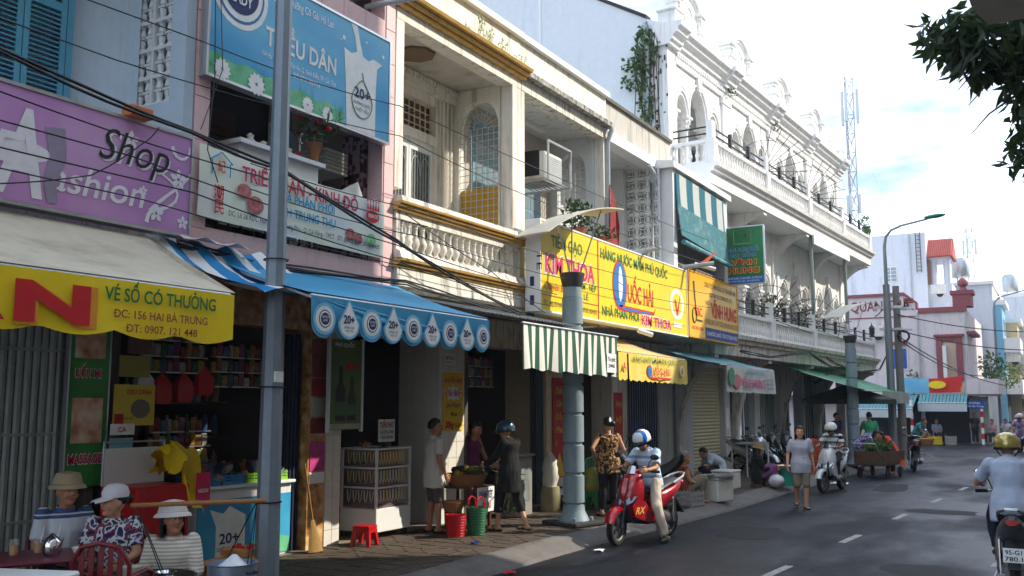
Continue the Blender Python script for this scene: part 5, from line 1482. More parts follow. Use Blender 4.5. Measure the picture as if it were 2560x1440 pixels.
 # ---- rice and fish sauce sign
SY = mat('sign_yellow', S(236, 208, 36), .35, var=.07, scale=2, streak=.3, streak_c=S(176, 150, 60), st=(5, 5, .5), st_lo=.54)
t = signboard('rice_sign', 'long yellow rice and fish sauce sign over two shops', -6.95, 12.94, 19.72, 3.48, 4.9, SY, .25, WHITEP)
b = MB(); b.box(-6.945, -6.94, 15.08, 15.1, 3.48, 4.9); b.box(-6.945, -6.941, 12.94, 15.08, 3.72, 3.73); b.build('divider', RED, t)
SGR = paint('sign_green', 24, 112, 56)
lett(t, SGR, [('TIỆM GẠO', -6.948, 13.3, 4.53, .2, 1.15, .015), ('HÀNG NƯỚC MẮM PHÚ QUỐC', -6.948, 15.2, 4.6, .19, 3.35, .02), ('NHÀ PHÂN PHỐI', -6.948, 15.25, 3.58, .17, 1.7, .02), ('TẤM - NẾP', -6.948, 14.25, 3.95, .11, .75, .01), ('LẺ', -6.948, 14.5, 3.78, .1, .18, .01)])
lett(t, WHP, [('KIM THOA', -6.948, 13.06, 4.09, .33, 1.88, .055, 0, .003), ('KIM THOA', -6.948, 17.06, 3.53, .22, 1.66, .05, 0, .003)], 'lettering_outline')
lett(t, MAG, [('KIM THOA', -6.945, 13.08, 4.1, .31, 1.85, .03, 0, .004), ('KIM THOA', -6.945, 17.08, 3.54, .2, 1.63, .025, 0, .004)])
lett(t, RED, [('Chuyên Bán:', -6.948, 13.06, 3.82, .13, .85, 0, .3)])
lett(t, paint('ink_brown', 130, 70, 30), [('ĐC: 148-150 HAI BÀ TRƯNG     ĐT: 07103. 824 833', -6.948, 13.03, 3.56, .085, 1.98, .004)], 'address')
b = MB()
for r, mi in ((.47, 0), (.42, 1)): disc(b, (-6.949, 16.05, 4.2), r * .72, r, 28, mi, .004 + .003 * mi)
b.add([(-6.942, y, z) for y, z in [(16.0, 3.83), (17.75, 3.83), (17.85, 3.93), (17.75, 3.77), (16.15, 3.72)]], [tuple(range(5))], 0)
b.add([(-6.940, y, z) for y, z in [(16.1, 3.8), (17.6, 3.8), (17.62, 3.77), (16.2, 3.75)]], [tuple(range(4))], 1)
b.add([(-6.939, 16.05 + .12 * sin(a) * (1 if sin(a) > 0 else .6), 4.22 + .33 * cos(a)) for a in [2 * pi * k / 18 for k in range(18)]], [tuple(range(18))], 2)
b.add([(-6.938, 15.95, 4.24), (-6.938, 16.18, 4.2), (-6.938, 16.18, 4.22), (-6.938, 15.95, 4.26)], [(0, 1, 2, 3)], 1)
b.build('fish_logo', [RED, paint('logo_blue', 30, 110, 184), WHP], t)
lett(t, RED, [('UỐC HẢI', -6.948, 16.42, 3.94, .34, 1.3, .018)])
def quality_badge(t, x, y, z, r):
 b = MB(); disc(b, (x, y, z), r * 1.25, r, 24, 0, .003); disc(b, (x, y, z), r * .9, r * .72, 24, 1, .005)
 b.build('round_badge', [WHP, SY], t)
 b = MB(); b.add([(x + .008, y + r * u, z + r * v) for u, v in [(-.55, .2), (-.25, .3), (.0, -.35), (.75, .95), (.1, -.75), (-.1, -.75)]], [tuple(range(6))]); b.build('tick', RED, t)
quality_badge(t, -6.949, 19.1, 4.12, .33)
MB().box(-6.945, -6.942, 18.85, 19.35, 3.62, 3.72).build('badge_caption', WHP, t)
b = MB(); text(b, 'TE', (-7.0, 12.935 - .03, 4.4), (0, 0, -1), (1, 0, 0), .1, .3, lift=.003)
b.box(-7.12, -7.05, 12.9, 12.908, 3.55, 3.7); b.box(-7.12, -7.05, 12.9, 12.908, 3.85, 4.0); b.build('side_lettering', NAVY, t)

 # ---- seed company sign
SO = mat('sign_orange', S(238, 180, 30), .35, var=.08, scale=2, streak=.3, streak_c=S(170, 120, 40), st=(5, 5, .5), st_lo=.54)
t = signboard('seed_sign', 'orange seed company sign with blue address strip', -6.95, 19.86, 23.5, 3.5, 4.95, SO, .25, paint('edge_orange', 214, 150, 20))
b = MB(); b.box(-6.949, -6.946, 20.95, 23.5, 3.5, 3.76); b.build('address_strip', paint('strip_blue', 30, 60, 140), t)
lett(t, paint('ink_dark_olive', 92, 70, 20), [('CÔNG TY CỔ PHẦN GIỐNG CÂY TRỒNG MIỀN NAM', -6.948, 20.95, 4.7, .12, 2.4, .008), ('SOUTHERN SEED CORPORATION ( SSC )', -6.948, 21.3, 4.5, .1, 1.8, .008), ('CHUYÊN CUNG CẤP HẠT GIỐNG, PHÂN BÓN, NÔNG DƯỢC', -6.948, 20.95, 3.84, .13, 2.5, .006)])
lett(t, RED, [('VĨNH HƯNG', -6.948, 21.4, 4.04, .33, 2.0, .035), ('SSC', -6.948, 20.3, 3.98, .2, .45, .015), ('ISO 9001:2008', -6.948, 20.05, 3.66, .08, .75, .004)])
lett(t, NAVY, [('ĐẠI LÝ', -6.948, 21.0, 4.3, .09, .32, .01)])
lett(t, WHP, [('ĐC: 146 HAI BÀ TRƯNG - Q. NINH KIỀU - TP. CẦN THƠ   ĐT: 0710 3821455 - 0913 870 155', -6.945, 21.02, 3.58, .1, 2.4, .006)], 'address')
b = MB(); ribbon(b, -6.944, [(20.2, 4.75), (20.24, 4.45), (20.3, 4.2), (20.3, 4.0)], .05); b.tube([(-6.945, 20.2 + .13 * cos(a), 3.98 + .17 * sin(a)) for a in [2 * pi * k / 20 for k in range(21)]], .018, 4); b.box(-6.947, -6.942, 20.3, 20.75, 3.86, 3.9); b.build('seed_logo', paint('logo_black_green', 40, 50, 30), t)
 # ---- green hanging sign, set square to the street
t = T('hanging_sign', 'green seed shop sign hung square to the street below the white balcony', 'sign', (-6.6, 23.0, 4.95))
GS = ramp_mat('green_print', [(.3, S(16, 100, 56)), (.7, S(40, 140, 80))], 'noise', 1.1, .35)
MB().box(-7.12, -6.1, 23.0, 23.08, 4.98, 6.4).build('panel', GS, t)
b = MB(); b.box(-7.14, -6.08, 22.99, 23.09, 6.401, 6.43); b.box(-7.14, -6.08, 22.99, 23.09, 4.95, 4.979); b.box(-6.099, -6.07, 22.99, 23.09, 4.98, 6.4); b.box(-7.5, -7.121, 23.02, 23.06, 6.3, 6.34); b.build('frame', ALU, t)
MB().box(-7.118, -6.102, 22.992, 22.999, 4.985, 5.16).build('address_strip', paint('strip_sky', 30, 110, 190), t)
b = MB(); b.tube([(-6.83, 22.99, 5.98), (-6.83, 22.99, 6.32), (-6.4, 22.99, 6.32), (-6.4, 22.99, 5.98), (-6.83, 22.99, 5.98)], .012, 4); b.build('emblem_frame', paint('emblem_gold', 150, 170, 110), t)
b = MB(); leaf_cluster(b, (-6.61, 22.985, 6.17), (.15, .004, .1), 24, .02, .06, .3, seed=4); b.build('emblem', paint('emblem_green', 60, 150, 80), t)
def letty(t, m, items, name='lettering'):
 for s_, x, y, z, h, w_, bo in items:
  b = MB(); text(b, s_, (x, y, z), (1, 0, 0), (0, 0, 1), h, w_, 0, bo, lift=.004); b.build(name, m, t)
letty(t, WHP, [('NHÀ PHÂN PHỐI', -7.0, 22.998, 5.79, .09, .8, .03), ('HẠT GIỐNG', -6.93, 22.998, 5.65, .09, .66, .03)], 'lettering_outline')
letty(t, paint('ink_royal', 30, 80, 180), [('NHÀ PHÂN PHỐI', -7.0, 22.994, 5.79, .09, .8, .012), ('HẠT GIỐNG', -6.93, 22.994, 5.65, .09, .66, .012)])
letty(t, YEL, [('VĨNH', -6.93, 22.998, 5.45, .13, .66, .06), ('HƯNG', -7.0, 22.998, 5.24, .14, .8, .06)], 'lettering_outline')
letty(t, RED, [('VĨNH', -6.92, 22.993, 5.455, .12, .64, .03), ('HƯNG', -6.99, 22.993, 5.245, .13, .78, .03)])
letty(t, WHP, [('146 HAI BÀ TRƯNG - Q. NINH KIỀU - TP. CẦN THƠ', -7.08, 22.99, 5.09, .045, .94, .004), ('ĐT: 0710 3 821 455 - 0913 87 01 55', -7.0, 22.99, 5.02, .04, .78, .004)], 'address')

 # ================================================================ awnings
def wavy(y0, y1, n, amp, x, ztop, zbot, seed=0, scallop=0, sc_n=0, lean=0.0, ztilt=0.0):
 rn = random.Random(seed); rows = []
 ph = [rn.uniform(0, 6) for _ in range(3)]
 for i in range(n + 1):
  u = i / n; y = y0 + (y1 - y0) * u
  o_ = amp * (sin(u * 17 + ph[0]) + .6 * sin(u * 41 + ph[1]))
  zb = zbot + (scallop * abs(sin(pi * sc_n * u)) * -1 + scallop if scallop else 0)
  zt = ztop + ztilt * u
  rows.append([(x + o_ * k + lean * k, y, zt + (zb + ztilt * u - zt) * k) for k in (0, .25, .5, .75, 1)])
 return rows
def awning_roof(t, x0, z0, x1, z1, y0, y1, m, sag=.05, n=16, name='canopy'):
 rows = []
 for i in range(n + 1):
  y = y0 + (y1 - y0) * i / n
  rows.append([(x0 + (x1 - x0) * k, y, z0 + (z1 - z0) * k - sag * sin(pi * k) - .012 * sin(pi * 6 * i / n) * sin(pi * k)) for k in [q / 6 for q in range(7)]])
 b = MB(); b.loft(rows, 0, True, False, False)
 return b.build(name, m, t)
def frame_bars(t, x0, z0, x1, z1, ys, m=STEEL):
 for y in ys: MB().tube([(x0, y, z0), (x1, y, z1 - .02)], .014, 6).build('arm', m, t)
 MB().tube([(x1, min(ys) - .05, z1), (x1, max(ys) + .05, z1)], .02, 8).build('front_bar', m, t)

CANV = mat('cream_canvas', S(196, 188, 168), .85, var=.1, streak=.5, streak_c=S(120, 112, 98), st=(3, 1.2, 3), st_lo=.5)
t = T('awning', 'cream canvas awning with yellow lottery valance on the far left', 'awning', (-6.4, 3.5, 2.5))
awning_roof(t, -7.05, 3.5, -5.9, 2.92, 1.0, 5.6, CANV)
b = MB(); b.add([(-7.05, 5.6, 3.5), (-5.9, 5.6, 2.92), (-6.3, 5.6, 2.9), (-7.05, 5.6, 3.1)], [(0, 1, 2, 3)]); b.build('side_flap', CANV, t)
b = MB(); b.loft(wavy(1.0, 5.58, 60, .012, -5.89, 2.9, 2.48, 3, .05, 8), 0, True, False, False); b.build('valance', mat('valance_yellow', S(240, 210, 20), .6, var=.06), t)
frame_bars(t, -7.0, 3.4, -5.92, 2.9, [1.2, 3.4, 5.5])
lett(t, paint('ink_orange', 226, 150, 40), [('N', -5.872, 3.66, 2.545, .27, .62, .06, 0, .002)], 'lettering_shadow')
lett(t, RED, [('N', -5.868, 3.66, 2.56, .26, .56, .05, 0, .004), ('Â', -5.868, 3.1, 2.56, .26, .5, .05, 0, .004)])
lett(t, GREENP, [('VÉ SỐ CÓ THƯỞNG', -5.868, 4.33, 2.745, .1, 1.03, .02)])
lett(t, paint('ink_maroon', 140, 50, 40), [('ĐC: 156 HAI BÀ TRƯNG', -5.868, 4.41, 2.625, .062, .87, .012), ('ĐT: 0907. 121 448', -5.868, 4.52, 2.525, .06, .66, .012)], 'address')
 # torn blue and white striped awning between the two houses
STRB = ramp_mat('stripe_blue_white', [(0, S(30, 130, 190)), (.5, S(30, 130, 190)), (.5, S(226, 230, 230)), (1, S(226, 230, 230))], 'wavey', .95, .8, axis=(1, 1, 1), const=True, obj=False)
t = T('awning', 'torn blue and white striped awning drooping beside the grey pole', 'awning', (-6.7, 6.4, 3.0))
rows = []
for i in range(15):
 y = 5.72 + i * .12
 rows.append([(-7.2 + 1.05 * k, y + .35 * k, 3.56 - .52 * k - .12 * sin(pi * k) + .035 * sin(i * 1.7 + k * 3)) for k in [q / 7 for q in range(8)]])
b = MB(); b.loft(rows, 0, True, False, False); b.build('canopy', STRB, t)
b = MB(); b.loft([[(-7.2 + .3 * k, 5.9 + i * .13, 3.6 - .06 * k + .03 * sin(i * 2 + k * 4)) for k in (0, .5, 1)] for i in range(8)], 0, True, False, False); b.build('torn_edge', mat('torn_cloth', S(206, 190, 188), .9), t)
 # dairy awning
DLA = mat('awning_blue', S(62, 158, 204), .55, var=.07, streak=.15, streak_c=S(110, 180, 220), st=(2, 1, 2), st_lo=.55)
t = T('awning', 'blue dairy awning with round scalloped valance at the grocery shop', 'awning', (-6.5, 8.1, 2.5))
awning_roof(t, -7.3, 3.5, -5.92, 3.03, 6.5, 9.7, DLA, .04)
frame_bars(t, -7.3, 3.42, -5.93, 3.0, [6.6, 8.1, 9.6], WHITEP)
NSC = 9; YW = (9.68 - 6.52) / NSC
b = MB()
pts = []
for k in range(NSC):
 c_ = 6.52 + YW * (k + .5)
 for q in range(13):
  a = pi * q / 12
  pts.append((c_ - YW / 2 * cos(a), 2.74 - .13 * sin(a)))
b.add([(-5.9 + .012 * sin(p[0] * 7), p[0], p[1]) for p in pts] + [(-5.9, 9.68, 3.0), (-5.9, 6.52, 3.0)], [tuple(range(len(pts) + 2))]); b.build('valance', DLA, t)
halo, hw_ = paint('halo_blue', 130, 200, 234), WHP
for k in range(NSC):
 c_ = 6.52 + YW * (k + .5)
 b = MB()
 if k % 2 == 0:
  disc(b, (-5.888, c_, 2.79), .155, .15, 24, 0, .003); disc(b, (-5.888, c_, 2.79), .125, .12, 24, 1, .006); disc(b, (-5.888, c_, 2.79), .085, .085, 24, 2, .009); disc(b, (-5.888, c_, 2.79), .075, .075, 24, 1, .011); disc(b, (-5.888, c_, 2.79), .062, .058, 20, 2, .013)
  text(b, 'DUTCH', (-5.874, c_ - .045, 2.797), h=.022, w=.09, mi=1, bold=.01); text(b, 'LADY', (-5.874, c_ - .035, 2.765), h=.022, w=.07, mi=1, bold=.01)
 else:
  for s_, mi, lf in ((.16, 0, .003), (.135, 1, .006)):
   b.add([(-5.888 + lf, c_ + s_ * sin(a) * (1 - .8 * max(0, cos(a)) ** .8), 2.77 + s_ * (cos(a) * (1.5 if cos(a) > 0 else .95))) for a in [2 * pi * q / 24 for q in range(24)]], [tuple(range(24))], mi)
  text(b, '20+', (-5.88, c_ - .085, 2.77), h=.08, w=.16, mi=2, bold=.03); text(b, 'DƯỠNG CHẤT', (-5.88, c_ - .075, 2.72), h=.022, w=.15, mi=2, bold=.004); text(b, 'THIẾT YẾU', (-5.88, c_ - .06, 2.685), h=.022, w=.12, mi=2, bold=.004)
 b.build('logo_print', [halo, hw_, NAVY], t)
  # green striped drop blind by the lamp column
STRG = ramp_mat('stripe_green_white', [(0, S(34, 84, 66)), (.5, S(34, 84, 66)), (.5, S(222, 222, 214)), (1, S(222, 222, 214))], 'wavey', 1.4, .8, axis=(1, 1, 1), const=True, obj=False)
t = T('awning', 'green and white striped drop curtain in front of the lamp column', 'awning', (-6.2, 12.6, 2.4))
rows = []
for i in range(61):
 u = i / 60; y = 11.03 + 3.14 * u
 rows.append([(-6.2 + .035 * sin(u * 40) * k + .02 * sin(u * 17) * k, y, 3.08 - .62 * k - .0 + (.035 * abs(sin(u * pi * 6)) if k == 1 else 0) - .05 * u * k) for k in (0, .2, .4, .6, .8, 1)])
b = MB(); b.loft(rows, 0, True, False, False); b.build('curtain', STRG, t)
MB().tube([(-6.2, 11.0, 3.09), (-6.2, 14.2, 3.09)], .02, 8).build('front_bar', STEEL, t)
awning_roof(t, -7.3, 3.3, -6.2, 3.1, 11.05, 14.15, STRG, .03)
MB().box(-6.17, -6.165, 13.7, 14.05, 2.5, 2.8).build('label_patch', WHP, t)
lett(t, BLP, [('Tín phát', -6.163, 13.73, 2.68, .07, .28, .02), ('234462', -6.163, 13.74, 2.58, .06, .25, .02)])
 # fish sauce awning
t = T('awning', 'yellow fish sauce awning with scalloped valance below the long sign', 'awning', (-6.6, 16.0, 2.4))
YC = mat('canvas_yellow', S(228, 200, 80), .7, var=.08, streak=.4, streak_c=S(220, 214, 190), st=(2, 3, 1), st_lo=.5)
awning_roof(t, -7.6, 3.3, -6.2, 2.86, 14.35, 17.5, mat('canvas_buff', S(206, 180, 120), .8, var=.1))
b = MB(); b.loft(wavy(14.62, 17.5, 40, .015, -6.19, 2.85, 2.38, 9, .04, 12, ztilt=-.02), 0, True, False, False); b.build('valance', YC, t)
b = MB(); b.loft(wavy(14.2, 14.55, 6, .01, -6.19, 2.85, 2.38, 11, .04, 2), 0, True, False, False); b.build('side_valance', YC, t)
frame_bars(t, -7.6, 3.2, -6.22, 2.84, [14.4, 16, 17.4])
lett(t, SGR, [('HÀNG NƯỚC MẮM PHÚ QUỐC', -6.165, 14.75, 2.72, .085, 2.1, .01)])
lett(t, RED, [('UỐC HẢI', -6.165, 15.65, 2.51, .13, .85, .015)])
lett(t, MAG, [('A', -6.165, 14.3, 2.55, .14, .16, .03)])
b = MB(); disc(b, (-6.168, 15.5, 2.56), .12, .12, 20, 0); disc(b, (-6.165, 15.5, 2.56), .1, .1, 20, 1); b.box(-6.166, -6.16, 15.5, 16.55, 2.44, 2.47); b.build('fish_logo', [RED, paint('logo_blue', 30, 110, 184)], t)
quality_badge(t, -6.166, 17.15, 2.62, .1)
 # seed shop awning
t = T('awning', 'teal topped seed shop awning with white valance', 'awning', (-6.7, 22, 2.2))
awning_roof(t, -7.6, 3.25, -6.2, 2.86, 19.6, 24.0, mat('canvas_teal', S(100, 158, 172), .6, var=.12, streak=.3, streak_c=S(190, 206, 210)))
b = MB(); b.loft(wavy(20.05, 24.0, 40, .02, -6.19, 2.85, 2.25, 19, .04, 16, ztilt=-.02), 0, True, False, False); b.build('valance', mat('canvas_white', S(206, 206, 200), .8, var=.1, streak=.3), t)
frame_bars(t, -7.6, 3.1, -6.22, 2.84, [19.7, 21.8, 23.9])
lett(t, paint('ink_pink', 196, 80, 130), [('VĨNH HƯNG', -6.16, 21.0, 2.38, .2, 2.0, .03)])
lett(t, paint('ink_cyan', 24, 150, 196), [('HIỆU BUÔN HẠT GIỐNG', -6.16, 21.4, 2.68, .1, 1.6, .012)])
lett(t, BLUEP, [('ĐT: 0710', -6.16, 23.15, 2.55, .06, .6), ('0913 870 155', -6.16, 23.1, 2.45, .06, .7), ('3821455', -6.16, 23.2, 2.35, .06, .5)], 'address')
b = MB(); disc(b, (-6.165, 20.7, 2.5), .3, .16, 20, 0); disc(b, (-6.163, 20.3, 2.6), .22, .2, 20, 1); b.build('melon_print', [paint('melon_pink', 206, 110, 120), paint('melon_green', 70, 140, 100)], t)
 # far green awning
t = T('awning', 'green tarpaulin awning sloping past the second lamp column', 'awning', (-6.2, 33, 2.3))
GT = mat('tarp_green', S(70, 150, 110), .6, var=.12)
awning_roof(t, -7.4, 3.25, -4.9, 2.42, 29.2, 38.5, GT, .06)
b = MB(); b.loft(wavy(32.2, 38.4, 24, .03, -4.88, 2.42, 2.02, 29), 0, True, False, False); b.build('valance', mat('valance_grey', S(160, 164, 160), .85, var=.2), t)
frame_bars(t, -7.4, 3.2, -4.92, 2.4, [29.3, 33.5, 38.4])
 # dark market umbrella under it
t = T('market_umbrella', 'dark green market umbrella beside the second lamp column', 'umbrella', (-6.0, 32.4, .15))
b = MB()
rim = [(1.5 * cos(2 * pi * k / 8), 1.5 * sin(2 * pi * k / 8), 2.0) for k in range(8)]
b.add([(0, 0, 2.5)] + rim, [(0, 1 + k, 1 + (k + 1) % 8) for k in range(8)])
b.add(rim + [(p[0] * 1.01, p[1] * 1.01, 1.85) for p in rim], [(k, (k + 1) % 8, 8 + (k + 1) % 8, 8 + k) for k in range(8)])
b.build('canopy', mat('umbrella_green', S(40, 52, 44), .8, var=.2), t, True)
MB().tube([(0, 0, 0), (0, 0, 2.48)], .022, 8).build('pole', STEEL, t, True)

 # ================================================================ notices and posters on the shop fronts
t = T('massage_poster', 'tall green beauty and massage poster beside the folding gate', 'poster', (-8.3, 6.0, 1.2))
MB().box(-8.34, -8.3, 5.78, 6.22, 1.2, 3.0).build('panel', ramp_mat('poster_green', [(.3, S(24, 110, 44)), (.7, S(70, 160, 60))], 'noise', 3, .4), t)
MB().box(-8.345, -8.29, 5.765, 5.779, 1.19, 3.01).build('frame_bar', ALU, t); MB().box(-8.345, -8.29, 6.221, 6.235, 1.19, 3.01).build('frame_bar', ALU, t)
for z0, z1, y, z in ((1.62, 2.06, 5.97, 1.86), (2.45, 2.95, 6.0, 2.78)):
 MB().box(-8.299, -8.296, 5.83, 6.17, z0, z1).build('photo_print', ramp_mat('photo_soft', [(.3, S(120, 76, 50)), (.42, S(206, 150, 116)), (.55, S(226, 190, 160)), (.68, S(232, 226, 216))], 'noise', 5, .5, detail=2), t)
lett(t, WHP, [('UỐN MI', -8.299, 5.84, 2.26, .09, .3, .06, 0, .002), ('MASSAGE', -8.299, 5.81, 1.42, .1, .38, .06, 0, .002)], 'lettering_outline')
lett(t, MAG, [('UỐN MI', -8.297, 5.845, 2.265, .08, .29, .03, 0, .003), ('MASSAGE', -8.297, 5.815, 1.425, .09, .37, .03, 0, .003)])
def poster(words, x, y0, y1, z0, z1, m, items=(), cat='poster', name='poster', th=.012):
 t = T(name, words, cat, (x, (y0 + y1) / 2, z0))
 MB().box(x - th, x, y0, y1, z0, z1).build('sheet', m, t)
 for ink, its in items: lett(t, ink, [(s_, x, y, z, h, w_, bo, sh) for s_, y, z, h, w_, bo, sh in its])
 return t
OLV = mat('poster_olive', S(150, 140, 60), .6, var=.15)
t = poster('yellow pest control poster above the price notice', -8.3, 6.3, 6.8, 1.78, 2.2, mat('poster_yellow', S(214, 190, 60), .6, var=.1), [(RED, [('KEO DÍNH', 6.45, 2.1, .05, .3, .02, 0)]), (BLP, [('Bẫy chuột', 6.34, 1.84, .035, .2, 0, 0)])])
b = MB(); b.box(-8.299, -8.297, 6.31, 6.42, 1.8, 1.9); b.build('red_block', RED, t); b = MB(); disc(b, (-8.299, 6.62, 1.95), .12, .1, 16, 0); b.build('trap_print', mat('trap_grey', S(120, 110, 100), .7), t)
poster('pale blue new price notice below the pest control poster', -8.2, 6.2, 6.47, 1.35, 1.66, mat('poster_skyblue', S(120, 176, 200), .6), [(WHP, [('BẢNG GIÁ MỚI', 6.22, 1.5, .045, .22, .01, 0)])])
poster('white card with a red picture above the blue price notice', -8.22, 6.22, 6.5, 1.69, 1.8, WHP, [(RED, [('CA', 6.3, 1.72, .05, .1, .02, 0)])])
poster('brown framed picture hanging at the grocery door', -8.32, 6.45, 6.75, 2.52, 2.86, mat('pic_brown', S(96, 60, 46), .5, var=.5, scale=16))
poster('dull yellow carton card under the brown picture', -8.32, 6.36, 6.74, 2.28, 2.5, OLV)
pl = [('portrait calendar sheet high on the marble pillar', 2.35, 2.85, mat('pic_red', S(150, 70, 60), .5, var=.6, scale=12)), ('red sheet with yellow flower on the marble pillar', 2.1, 2.33, mat('pic_red2', S(170, 50, 50), .5, var=.4, scale=20)), ('grey printed notice at the middle of the marble pillar', 1.84, 2.08, mat('pic_grey', S(196, 190, 176), .6, var=.3, scale=40)), ('dark red picture card below the grey notice', 1.62, 1.82, mat('pic_dred', S(130, 50, 46), .5, var=.6, scale=24)), ('magenta phone network poster low on the marble pillar', 1.14, 1.52, mat('pic_mag', S(186, 60, 130), .5, var=.5, scale=10)), ('white phone network sheet under the magenta poster', .98, 1.12, WHP)]
for i, (wds, z0, z1, m_) in enumerate(pl):
 poster(wds, XS + .012 + .0 * i, 9.33, 9.61, z0, z1, m_)
b = T('bottle_banner', 'dark green fish sauce bottle banner in a white frame', 'banner', (-8.24, 9.82, 1.65))
MB().box(-8.26, -8.24, 9.5, 10.15, 1.66, 2.86).build('sheet', ramp_mat('bottle_bg', [(.2, S(56, 84, 38)), (.8, S(120, 140, 70))], 'noise', 1.5, .5), b)
MB().box(-8.27, -8.22, 9.47, 9.499, 1.63, 2.88).build('frame_bar', WHITEP, b); MB().box(-8.27, -8.22, 10.151, 10.18, 1.63, 2.88).build('frame_bar', WHITEP, b)
for y, h_, r in ((9.72, .72, .1), (9.95, .58, .085)):
 g_ = MB(); g_.add([(-8.237, y + u * r, 1.78 + v * h_) for u, v in [(-1, 0), (1, 0), (1, .55), (.4, .72), (.35, 1), (-.35, 1), (-.4, .72), (-1, .55)]], [tuple(range(8))]); g_.build('bottle_print', mat('bottle_black', S(24, 16, 12), .4), b)
 g_ = MB(); g_.box(-8.237, -8.235, y - r, y + r, 1.85, 1.85 + h_ * .25); g_.build('label_print', mat('label_green', S(70, 110, 60), .5), b)
lett(b, RED, [("41°N", -8.24, 9.82, 2.45, .11, .26, .03, 0)]); lett(b, WHP, [('PHÚ QUỐC', -8.24, 9.6, 2.76, .05, .4, .02, 0)])
MB().box(-8.239, -8.237, 9.51, 10.14, 1.67, 1.74).build('foot_strip', mat('strip_pale', S(176, 180, 150), .6), b)
YB_ = mat('poster_gold', S(240, 196, 20), .6, var=.05)
t = poster('yellow rice promotion banner on the white tiled pillar', XS + .02, 12.36, 12.92, 1.58, 2.5, YB_, [
 (RED, [('KHUYẾN MÃI', 12.38, 2.34, .07, .5, .02, 0), ('Đặc Biệt', 12.42, 2.13, .1, .42, .02, .3), ('20kg', 12.4, 1.63, .1, .26, .04, .3)]),
 (paint('ink_olive', 60, 70, 30), [('Quý Khách', 12.42, 1.95, .075, .42, .01, .3), ('Mua', 12.56, 1.81, .07, .18, .01, .3), ('Gạo', 12.69, 1.64, .07, .2, .01, .3)])], 'banner', 'promotion_banner')
b = MB(); b.add([(XS + .0215, 12.64 + (.25 if k % 2 else .19) * cos(2 * pi * k / 20) * 1.05, 2.17 + (.13 if k % 2 else .09) * sin(2 * pi * k / 20)) for k in range(20)], [tuple(range(20))]); b.build('star_burst', WHP, t)
poster('small rice shop plate above the yellow promotion banner', XS + .02, 12.38, 12.68, 2.62, 2.8, WHP, [(RED, [('KIM THOA', 12.4, 2.7, .06, .26, .02, 0)]), (BLP, [('148-150 HAI BÀ TRƯNG', 12.41, 2.65, .025, .22, 0, 0)])], 'sign', 'name_plate')
RB = mat('poster_red', S(196, 24, 28), .6, var=.06)
GO = paint('ink_gold', 240, 200, 40)
t = poster('tall red island specialty banner with yellow triangle', XS + .02, 16.08, 16.6, .6, 2.5, RB, [(GO, [(s_, 16.2, z, .13, .3, .01, .25) for s_, z in (('Đặc', 2.2), ('Sản', 1.95), ('Đảo', 1.7), ('Phú', 1.45), ('Quốc', 1.2))])], 'banner', 'vertical_banner')
b = MB(); b.add([(XS + .023, 16.08, .62), (XS + .023, 16.6, .62), (XS + .023, 16.34, 1.08)], [(0, 1, 2)]); b.build('triangle', GO, t)
MB().box(XS + .006, XS + .019, 16.085, 16.595, .2, .598).build('white_foot', WHP, t)
poster('second red vertical banner behind the woman in the flowered top', XS + .02, 18.98, 19.42, .4, 2.25, RB, [(GO, [(s_, 19.05, z, .13, .3, .01, .25) for s_, z in (('Hương', 1.95), ('Vị', 1.6), ('Đậm', 1.25))])], 'banner', 'vertical_banner')
